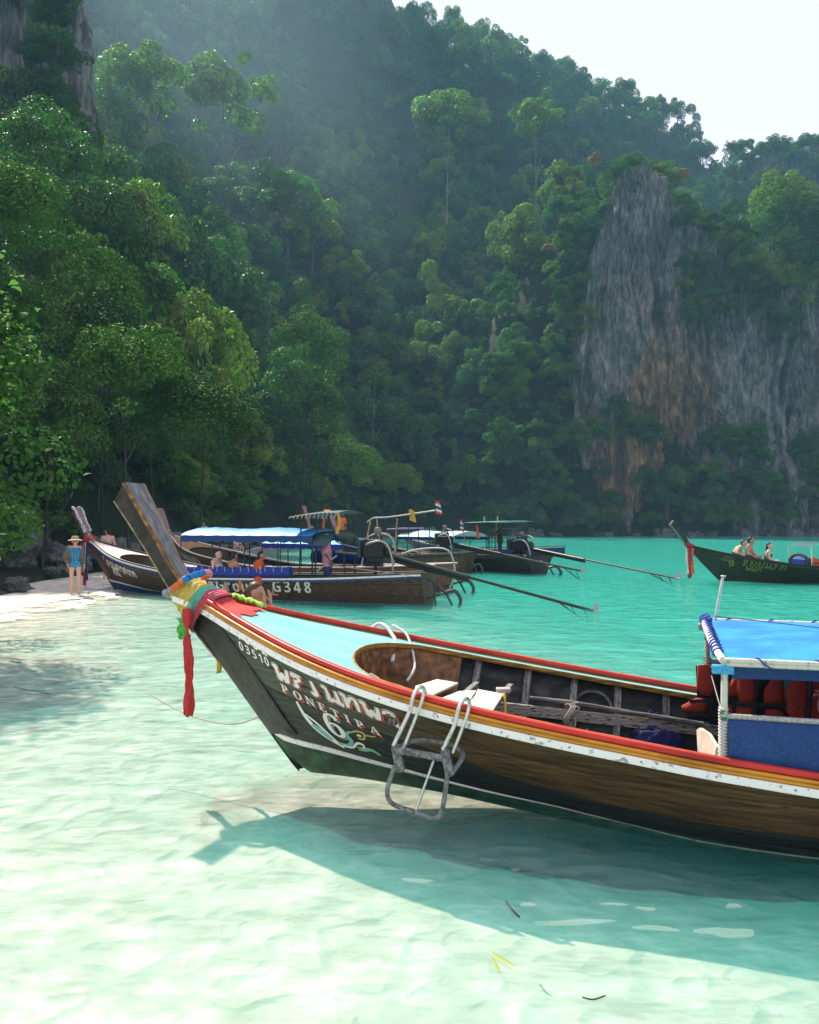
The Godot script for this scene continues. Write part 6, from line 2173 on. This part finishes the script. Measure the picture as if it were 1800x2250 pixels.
# ---------------------------------------------------------------- rocks, near trees, shrubs
func rock_mesh(seed_, flat_):
	var n = noise(seed_, 0.9, 4)
	var nb = noise(seed_ + 1, 0.6, 2, FastNoiseLite.TYPE_CELLULAR)
	var m = MB.new()
	var rows = []
	for i in 25:
		var row = []
		for j in 40:
			var a = PI * i / 24.0
			var b = TAU * j / 40
			var d = Vector3(sin(a) * cos(b), -cos(a), -sin(a) * sin(b))
			var q = d / pow(pow(abs(d.x), 3.5) + pow(abs(d.y), 3.5) + pow(abs(d.z), 3.5), 1.0 / 3.5)
			var r = 0.82 + 0.32 * n.get_noise_3dv(d * 1.2) + 0.22 * nb.get_noise_3dv(d * 1.6) + 0.06 * n.get_noise_3dv(d * 5.0)
			row.append(q * r * Vector3(1, flat_, 1))
		rows.append(row)
	m.grid(rows, true, true)
	return m.mesh()

func build_rocks():
	var kinds = []
	for k in 4: kinds.append(rock_mesh(500 + k * 7, [0.6, 0.8, 0.5, 0.9][k]))
	rng.seed = 21
	var place = [[-16.4, 1.2, -33.5, 2.4, 0, 0.4, -0.35, "broad grey slab of rock sloping down to the sand at the beach's edge"], [-13.4, 0.5, -33.0, 1.3, 2, 1.9, 0.2, "low dark rock behind the sun hat woman"], [-14.8, 0.7, -31.5, 1.1, 1, 0.9, 0.1, "rounded dark rock at the foot of the sloping slab"], [-12.2, 0.5, -34.5, 1.25, 3, 2.6, 0.15, "blocky grey rock beside the shirtless man"], [-10.95, 0.23, -23.7, 0.36, 1, 0.3, 0.1, "single small black rock lying on the pale sand"], [-11.5, 0.75, -37.5, 1.7, 0, 2.2, -0.25, "tilted pale grey slab rising above the red brown boat's bow"], [-12.0, 0.35, -28.5, 0.32, 2, 1.3, 0.0, "little dark rock on the upper sand"]]
	var names = ["dark shore boulder under the trees behind the boats", "dark shore boulder at the jungle's edge above the waterline"]
	for k in 64:
		var z = -35.0 - k * 0.75 - rng.randf() * 1.0
		var xs = table(-z, [18.0, 31.0, 45.0, 75.0, 107.0], [-9.3, -10.3, -11.2, -12.5, -9.0])
		place.append([xs - rng.randf_range(-0.4, 4.6), rng.randf_range(-0.1, 0.8), z, lerpf(0.5, 1.9, pow(rng.randf(), 2)), rng.randi() % 4, rng.randf() * TAU, rng.randf_range(-0.3, 0.3), ""])
	for x in range(-6, 76, 4):
		var q = Vector2(x + rng.randf() * 3.0, 0)
		place.append([q.x, 0.1, table(q.x, [-9.0, 0.0, 25.0, 60.0, 110.0], [-107.0, -127.0, -131.0, -133.0, -136.0]) + rng.randf() * 1.5, rng.randf_range(0.8, 2.0), rng.randi() % 4, rng.randf() * TAU, 0.0, "."])
	for p in place:
		var o = obj("boulder", kinds[p[4]], M.rock)
		o.position = Vector3(p[0], p[1] + maxf(0.0, sand(p[0], p[2])) * 0.6, p[2])
		o.rotation = Vector3(p[6], p[5], p[6] * 0.6)
		o.scale = Vector3(p[3] * 1.15, p[3], p[3])
		if p[7] == "": tag(o, names[0], "boulder", "boulders along the jungle shore")
		elif p[7] == ".": tag(o, "wave worn rock at the foot of the far jungle", "boulder", "rocks along the far waterline")
		else: tag(o, p[7], "boulder")

func special_tree(x, z, top, R, label, lm, kind, tm, sink = 0.0):
	var y = land(x, z) - 0.3 - sink
	if y < -1.0: y = -0.2
	var t = thing("jungle_tree", label, "tree", Vector3(x, y, z), x * 3.7 + z)
	var H = top - y
	var a = obj("trunk", kind[1], tm, t)
	a.scale = Vector3(R * 0.6, H * 0.5, R * 0.6)
	var b = obj("crown", kind[0], lm, t)
	b.scale = Vector3(R, R * 1.05, R)
	b.position.y = H - 2.15 * R
	return t

func near_trees(kinds, near_kinds):
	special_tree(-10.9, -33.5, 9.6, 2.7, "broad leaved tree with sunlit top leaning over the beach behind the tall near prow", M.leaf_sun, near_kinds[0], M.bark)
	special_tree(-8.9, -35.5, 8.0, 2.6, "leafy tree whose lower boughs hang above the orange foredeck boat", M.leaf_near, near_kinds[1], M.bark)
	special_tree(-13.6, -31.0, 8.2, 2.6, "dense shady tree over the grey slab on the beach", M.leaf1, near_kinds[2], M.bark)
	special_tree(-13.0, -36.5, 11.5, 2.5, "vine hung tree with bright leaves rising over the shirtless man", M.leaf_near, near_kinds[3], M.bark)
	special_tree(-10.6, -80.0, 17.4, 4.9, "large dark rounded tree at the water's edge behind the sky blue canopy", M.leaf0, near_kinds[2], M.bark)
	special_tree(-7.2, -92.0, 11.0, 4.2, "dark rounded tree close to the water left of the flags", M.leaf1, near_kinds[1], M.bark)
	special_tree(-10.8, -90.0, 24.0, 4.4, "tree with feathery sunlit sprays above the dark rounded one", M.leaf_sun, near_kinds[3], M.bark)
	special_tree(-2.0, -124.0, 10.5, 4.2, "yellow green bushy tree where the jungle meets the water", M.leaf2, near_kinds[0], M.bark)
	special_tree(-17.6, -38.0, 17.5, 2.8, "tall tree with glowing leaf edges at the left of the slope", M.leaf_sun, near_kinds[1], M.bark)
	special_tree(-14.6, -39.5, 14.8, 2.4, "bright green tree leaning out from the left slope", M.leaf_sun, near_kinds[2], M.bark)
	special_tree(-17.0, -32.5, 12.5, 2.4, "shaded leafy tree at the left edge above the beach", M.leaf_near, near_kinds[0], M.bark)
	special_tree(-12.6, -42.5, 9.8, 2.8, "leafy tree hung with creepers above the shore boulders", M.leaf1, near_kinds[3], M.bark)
	special_tree(-22.5, -52.0, 27.0, 3.4, "pale glossy leaved tree below the slanting rock wall", M.leaf3, near_kinds[3], M.bark)
	special_tree(-19.0, -50.0, 22.0, 3.4, "silvery leaved tree beside the pale glossy one", M.leaf3, near_kinds[1], M.bark)
	special_tree(-31.5, -151.0, 83.5, 9.6, "big pale domed tree catching the light on the left ridge", M.leaf2, kinds[3], M.bark_pale)
	special_tree(-43.0, -140.0, 79.0, 8.4, "pale rounded tree close to the rock pinnacle", M.leaf2, kinds[1], M.bark_pale)
	special_tree(-22.0, -155.0, 66.0, 6.8, "light green tree under the big pale domed one", M.leaf1, kinds[4], M.bark_pale)
	special_tree(-18.5, -160.0, 63.5, 7.0, "spreading tree on a tall pale trunk in the middle of the slope", M.leaf2, kinds[2], M.bark_pale)
	special_tree(-11.7, -158.0, 53.0, 4.8, "slim layered tree standing next to the tall pale trunk", M.leaf2, kinds[5], M.bark_pale)
	special_tree(8.5, -198.0, 101.0, 9.4, "wide crowned tree with forked pale trunk below the skyline", M.leaf2, kinds[1], M.bark_pale)
	special_tree(16.0, -190.0, 73.0, 4.0, "small umbrella shaped yellow green tree on a thin trunk", M.leaf2, kinds[3], M.bark_pale)
	special_tree(28.0, -187.0, 95.0, 6.2, "golden green domed tree on the crest left of the grey cliff", M.leaf2, kinds[0], M.bark_pale)
	special_tree(60.0, -137.0, 58.0, 5.6, "sunny olive tree on the right shoulder of the cliff", M.leaf2, kinds[4], M.bark_pale)
	special_tree(65.0, -138.0, 52.0, 4.8, "darker leafy tree against the sunny olive one on the cliff shoulder", M.leaf1, kinds[0], M.bark)
	special_tree(30.5, -139.0, 62.5, 1.5, "small rust coloured tree on the cliff top", M.leaf_rust, kinds[2], M.bark)
	special_tree(45.0, -140.0, 60.5, 1.3, "rust coloured bush on the ridge right of the cliff top", M.leaf_rust, kinds[4], M.bark)
	special_tree(22.0, -134.0, 46.0, 1.2, "little orange leaved tree left of the grey cliff", M.leaf_rust, kinds[1], M.bark)
	for e in [[-14.0, -62.0, 13.0, 2.6, 1], [-17.0, -72.0, 15.0, 3.2, 3], [-6.0, -128.0, 17.0, 3.0, 0]]:
		var y = land(e[0], e[1])
		var b = obj("dead_tree", trunk_mesh(700 + int(e[2]), 2.0, 1.0, 0.045, 9, 0.25), M.bark_pale)
		b.position = Vector3(e[0], y - 0.3, e[1])
		b.scale = Vector3(e[3], e[2] * 0.5, e[3])
		tag(b, ["bare pale dead tree low on the left slope", "forked dead tree standing pale among the dark crowns", "bare dead trunk near the far waterline"][[13.0, 15.0, 17.0].find(e[2])], "tree")
	# shrubs on and below the cliffs
	rng.seed = 5
	var topx = [24.0, 26.5, 34.0, 38.0, 44.0, 50.0, 56.0, 74.0, 90.0]
	var topy = [26.0, 44.0, 57.0, 58.0, 52.0, 45.0, 40.0, 38.0, 38.0]
	var src = {}
	var put = func(x, y, z, R, leaf, label, group):
		var k = rng.randi() % 6
		var key = "%d%d" % [k, leaf]
		if not src.has(key):
			var t = thing("cliff_shrub", label, "shrub", Vector3(x, y - R * 1.1, z), rng.randf() * TAU, group)
			t.scale = Vector3.ONE * R
			obj("crown", kinds[k][0], M["leaf%d" % leaf], t)
			src[key] = t
		else: dup(src[key], Vector3(x, y - R * 1.1, z), rng.randf() * TAU, Vector3.ONE * R, label, group)
	for i in 56:
		var x = 24.0 + i * 1.05 + rng.randf()
		put.call(x, table(x, topx, topy) + rng.randf_range(-2.5, 2.5), -135.0 - rng.randf() * 5.0, rng.randf_range(1.4, 3.4), [0, 1, 1, 3, 2][rng.randi() % 5], "shrub growing over the rim of the grey blue cliff", "shrubs on the cliff rim")
	for i in 34:
		var x = rng.randf_range(21.5, 28.0)
		put.call(x, rng.randf_range(8.0, 54.0), -132.6 - rng.randf() * 3.0 - absf(x - 25.0) * 0.2, rng.randf_range(1.5, 3.2), [0, 1, 3, 2][rng.randi() % 4], "creeper covered shrub along the left edge of the grey blue cliff", "shrubs along the cliff's edge")
	for i in 64:
		var x = rng.randf_range(42.0, 76.0)
		put.call(x, rng.randf_range(32.0, 54.0) - 0.12 * (x - 43.0), -131.0 - rng.randf() * 1.5, rng.randf_range(1.4, 3.2), [0, 1, 2, 0][rng.randi() % 4], "olive shrub hanging from the upper face of the cliff", "shrubs hanging on the cliff face")
	for i in 10:
		put.call(rng.randf_range(11.0, 16.0), rng.randf_range(18.0, 42.0), -122.5 - rng.randf() * 2.5, rng.randf_range(1.8, 3.0), [0, 1][i % 2], "leafy shrub on the steep slope left of the grey blue cliff", "shrubs on the steep slope")
	for i in 80:
		var x = rng.randf_range(12.0, 76.0)
		var hmax = 19.0 if x < 46.0 else 14.0
		var y = pow(rng.randf(), 1.4) * hmax
		put.call(x, y + 1.5, table(x, [-9.0, 0.0, 25.0, 60.0, 110.0], [-107.0, -127.0, -130.0, -131.5, -134.0]) + 1.0 - y * 0.12, rng.randf_range(2.0, 3.6), [0, 0, 1, 3][rng.randi() % 4], "dark shrub massed at the foot of the cliff by the water", "shrubs at the cliff foot")
	for i in 54:
		var x = rng.randf_range(-46.0, -30.0) if i % 3 == 0 else rng.randf_range(-34.0, -29.5)
		put.call(x, rng.randf_range(49.0, 57.0) if i % 3 == 0 else rng.randf_range(28.0, 56.0), -74.0 - rng.randf() * 6.0 + (x + 36.0) * 0.2, rng.randf_range(1.0, 2.8), [0, 3][rng.randi() % 2], "dark shrub clinging to the slanting rock wall", "shrubs on the rock wall")
	for i in 0:
		var x = 82.0 + i * 2.2
		put.call(x, table(x, [80.0, 87.0, 95.0, 110.0, 122.0, 140.0], [60.0, 92.0, 103.0, 106.0, 108.0, 96.0]) + rng.randf() * 3.0, -239.0, rng.randf_range(2.5, 4.5), 0, "dark scrub along the flat top of the distant cliff", "scrub on the distant cliff")

func distant_scrub(kinds):
	rng.seed = 6
	for i in 26:
		var x = 82.0 + i * 2.1
		var R = rng.randf_range(2.5, 4.5)
		var y = table(x, [80.0, 87.0, 95.0, 110.0, 122.0, 140.0], [60.0, 92.0, 103.0, 106.0, 108.0, 96.0]) + rng.randf() * 2.0
		var t = thing("distant_tree", "small tree on the flat top of the distant cliff", "tree", Vector3(x, y - R * 1.3, -238.0 - rng.randf() * 2.0), rng.randf() * TAU, "trees on the distant cliff")
		t.scale = Vector3.ONE * R
		obj("crown", kinds[i % 6][0], M.leaf0, t)
	for i in 30:
		var x = rng.randf_range(84.0, 128.0)
		var R = rng.randf_range(2.0, 4.0)
		var t = thing("hanging_scrub", "dark scrub patch hanging on the distant cliff face", "shrub", Vector3(x, rng.randf_range(55.0, 100.0), -231.5), rng.randf() * TAU, "scrub on the distant cliff face")
		t.scale = Vector3(R, R * 1.5, R)
		obj("crown", kinds[i % 6][0], M.leaf0, t)

func leafy_edge_tree():
	# the tree whose big leaves hang into the picture at the left, close to the camera
	var t = thing("beach_tree", "tree with large round leaves hanging into view at the left edge", "tree", Vector3(-9.3, 0.2, -13.6), 0.0)
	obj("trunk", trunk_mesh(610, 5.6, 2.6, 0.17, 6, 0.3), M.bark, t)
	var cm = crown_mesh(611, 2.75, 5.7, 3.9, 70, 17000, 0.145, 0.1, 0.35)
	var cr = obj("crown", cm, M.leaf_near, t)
	cr.position = Vector3(0.7, 1.0, 0.2)
	# leaves that can be told apart
	var r = RandomNumberGenerator.new()
	r.seed = 8
	var shapes = []
	for k in 3:
		var m = MB.new()
		var L = 0.14 + 0.025 * k
		var rows = []
		for i in 7:
			var f = i / 6.0
			var w = L * 0.33 * sin(PI * pow(f, 1.35)) + 0.002
			rows.append([Vector3(-w, 0.03 * sin(f * 3.0) + 0.22 * w, L * f), Vector3(0, 0.03 * sin(f * 3.0), L * f), Vector3(w, 0.03 * sin(f * 3.0) + 0.22 * w, L * f)])
		m.grid(rows)
		shapes.append(m.mesh())
	for k in 280:
		var a = r.randf_range(-0.9, 1.5)
		var y = r.randf_range(-1.0, 1.0)
		var R = 2.5 * sqrt(maxf(0.05, 1.0 - y * y * 0.8)) * r.randf_range(0.8, 1.1)
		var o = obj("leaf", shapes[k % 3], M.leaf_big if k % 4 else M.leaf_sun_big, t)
		o.position = Vector3(0.7 + cos(a) * R, 4.9 + y * 1.7, 0.2 + sin(a) * R)
		o.rotation = Vector3(r.randf_range(-0.4, 0.9), r.randf() * TAU, r.randf_range(-0.6, 0.6))

# ---------------------------------------------------------------- foam and drift
func blob(m, c, a, b, turn, seed_, h = 0.006):
	var top = []
	for k in 22:
		var t = TAU * k / 22
		var r = 1.0 + 0.22 * sin(2.0 * t + seed_) + 0.14 * sin(3.0 * t + seed_ * 2.3) + 0.07 * sin(5.0 * t + seed_ * 1.7)
		var q = Vector2(cos(t) * a * r, sin(t) * b * r).rotated(turn)
		top.append(Vector3(c.x + q.x, c.y + h, c.z - q.y))
	m.flat(top)
	var low = []
	for q in top: low.append(q - Vector3(0, h * 0.8, 0))
	for k in 22: m.flat([top[k], low[k], low[(k + 1) % 22], top[(k + 1) % 22]])

func on_water(px, py):   # a spot on the sea given by its bearing and depression
	var d = 2.0 * 1866.0 / (py - 1150.0)
	var x = (px - 900.0) / 1866.0 * d
	return Vector3(x, wave(x, -d) + 0.004, -d)

func build_foam():
	var list = [[70, 1757, 50, 9], [177, 1853, 26, 8], [145, 1893, 62, 12], [212, 1922, 46, 11], [52, 1978, 64, 15], [116, 1997, 44, 13], [918, 1940, 58, 11], [1066, 1899, 26, 5], [1133, 1920, 24, 5], [478, 1916, 22, 5], [588, 1939, 32, 8], [1348, 1988, 56, 6], [1420, 1996, 46, 7], [1612, 1985, 42, 8], [1255, 2026, 160, 13], [1440, 2045, 80, 14], [1598, 2052, 120, 22], [1160, 2003, 40, 7], [455, 2032, 100, 9], [190, 2018, 22, 6], [250, 2042, 40, 7], [60, 2165, 80, 16], [170, 2192, 60, 12], [245, 2206, 32, 10], [470, 2092, 50, 16], [320, 1660, 40, 5], [440, 1600, 60, 5], [210, 1610, 50, 4], [360, 1715, 60, 5], [150, 1570, 36, 4]]
	for k in list.size():
		var e = list[k]
		var c = on_water(e[0], e[1])
		var d = -c.z / 1866.0
		var m = MB.new()
		blob(m, c, e[2] * 0.5 * d, e[3] * 0.5 * d * (d * 1866.0) / 2.0, 0.12 * sin(k * 2.0), k * 1.37)
		tag(obj("foam_patch", m.mesh(), M.foam_thin), "thin white patch of foam drifting on the clear shallows", "foam patch", "foam patches on the shallows")
	# breaking edge along the beach
	var m = MB.new()
	var n = noise(91, 0.9, 3)
	for lane in 2:
		var rows = []
		for i in 150:
			var z = -15.5 - i * 0.075
			var xs = table(-z, [0.0, 9.0, 19.0, 24.0, 31.0], [-7.2, -8.2, -9.3, -9.3, -10.3]) + [0.12, 0.95][lane] + 0.7 * n.get_noise_2d(z * 0.8, lane * 9.0)
			var w = [0.42, 0.22][lane] * clampf(0.6 + 1.7 * n.get_noise_2d(z * 1.6, lane * 5.0 + 3.0), 0.02, 1.3) * smoothstep(0.0, 12.0, i) * smoothstep(150.0, 132.0, i)
			var row = []
			for j in 6:
				var f = j / 5.0
				row.append(Vector3(xs + (f - 0.5) * 2.0 * w + 0.08 * n.get_noise_2d(z * 4.0, f * 3.0), 0.02 + maxf(0.0, sand(xs - w, z)) * (1.0 - f) + 0.03 * sin(PI * f) * w * 2.0, z))
			rows.append(row)
		m.grid(rows, false, true)
	tag(obj("shore_foam", m.mesh(), M.foam_edge), "white foam of small waves breaking on the sand", "", "", "stuff")
	# a leaf and bits of drift
	m = MB.new()
	var a = on_water(1075, 2100); var b = on_water(1142, 2143)
	var side = (b - a).cross(Vector3.UP).normalized()
	var rows = []
	for i in 9:
		var f = i / 8.0
		var w = 0.012 * sin(PI * clampf(pow(f, 0.7), 0.02, 0.98)) + 0.002
		var q = a.lerp(b, f) + Vector3(0, 0.012, 0)
		rows.append([q - side * w, q + Vector3(0, 0.003, 0), q + side * w])
	m.grid(rows)
	tag(obj("floating_leaf", m.mesh(), M.drift_leaf), "long yellow green leaf floating on the sunlit shallows", "leaf")
	m = MB.new()
	var c = on_water(1098, 2148)
	a = on_water(1082, 2112)
	rows = []
	for i in 6:
		var f = i / 5.0
		var w = 0.004 + 0.004 * sin(PI * f)
		var q = a.lerp(c, f) + Vector3(0, 0.008, 0)
		rows.append([q - Vector3(w, 0, 0), q + Vector3(0, 0.002, 0), q + Vector3(w, 0, 0)])
	m.grid(rows)
	tag(obj("leaf_sliver", m.mesh(), M.drift_leaf), "short green sliver touching the long floating leaf", "leaf")
	for e in [[30, 1512, 110, 1520, 0.004, "thin dark twig drifting in the shaded shallows"], [24, 1458, 48, 1460, 0.006, "short dark stick floating near the beach shade"], [1112, 1998, 1142, 2022, 0.005, "dark scrap of weed floating by the boat's shadow"], [1280, 2198, 1330, 2192, 0.003, "thin bent twig lying under the shallows"]]:
		m = MB.new()
		a = on_water(e[0], e[1]); b = on_water(e[2], e[3])
		m.tube(spline([a, a.lerp(b, 0.4) + Vector3(0, 0.004, 0.03), b], 4), e[4], 6)
		tag(obj("drift_stick", m.mesh(), M.b_dark), e[5], "stick")

func undergrowth(kinds):
	var lists = [[], [], []]
	rng.seed = 31
	var z = -24.0
	while z > -230.0:
		var st = (2.2 + 0.006 * -z) * (0.65 if z > -75.0 else 1.0)
		var x = -0.56 * -z - 4.0
		while x < 0.54 * -z + 4.0:
			var q = Vector2(x + rng.randf() * st, z + rng.randf() * st)
			x += st
			var d = inland(q.x, q.y)
			if d < 0.8 or (q.y > -46 and d < 4.0): continue
			var h = land(q.x, q.y, d)
			if q.x > 24 and q.x < 80 and q.y > -143: continue
			if not seen_from_bay(q.x, h + 1.5, q.y): continue
			var R = rng.randf_range(0.9, 1.9)
			lists[rng.randi() % 3].append(Transform3D(Basis(Vector3.UP, rng.randf() * TAU).scaled(Vector3(R * 1.3, R, R * 1.3)), Vector3(q.x, h - R * 1.15 + rng.randf() * rng.randf() * (3.5 if q.y > -75.0 else 2.5), q.y)))
		z -= st
	var o = Node3D.new()
	o.name = "undergrowth"
	add_child(o)
	tag(o, "dense shrubs and creepers filling the ground between the jungle trees", "", "", "stuff")
	for k in 3:
		var mm = MultiMesh.new()
		mm.transform_format = MultiMesh.TRANSFORM_3D
		mm.mesh = kinds[k * 2][0]
		mm.instance_count = lists[k].size()
		for i in lists[k].size(): mm.set_instance_transform(i, lists[k][i])
		var e = MultiMeshInstance3D.new()
		e.multimesh = mm
		e.material_override = [M.leaf0, M.leaf1, M.leaf3][k]
		e.name = "foliage"
		o.add_child(e, true)
		e.set_meta("kind", "stuff")
	print("undergrowth ", lists[0].size() * 3)

func _ready():
	setup()
	materials()
	water_xs = mirror_steps(-16, 1, 200, 0.08, 1.02, 4.0)
	build_land()
	build_cliffs()
	build_water()
	main_boat()
	main_fittings()
	bow_cloths()
	other_boats()
	build_people()
	build_rocks()
	var k = build_forest()
	near_trees(k[0], k[1])
	undergrowth(k[0])
	distant_scrub(k[0])
	leafy_edge_tree()
	build_foam()
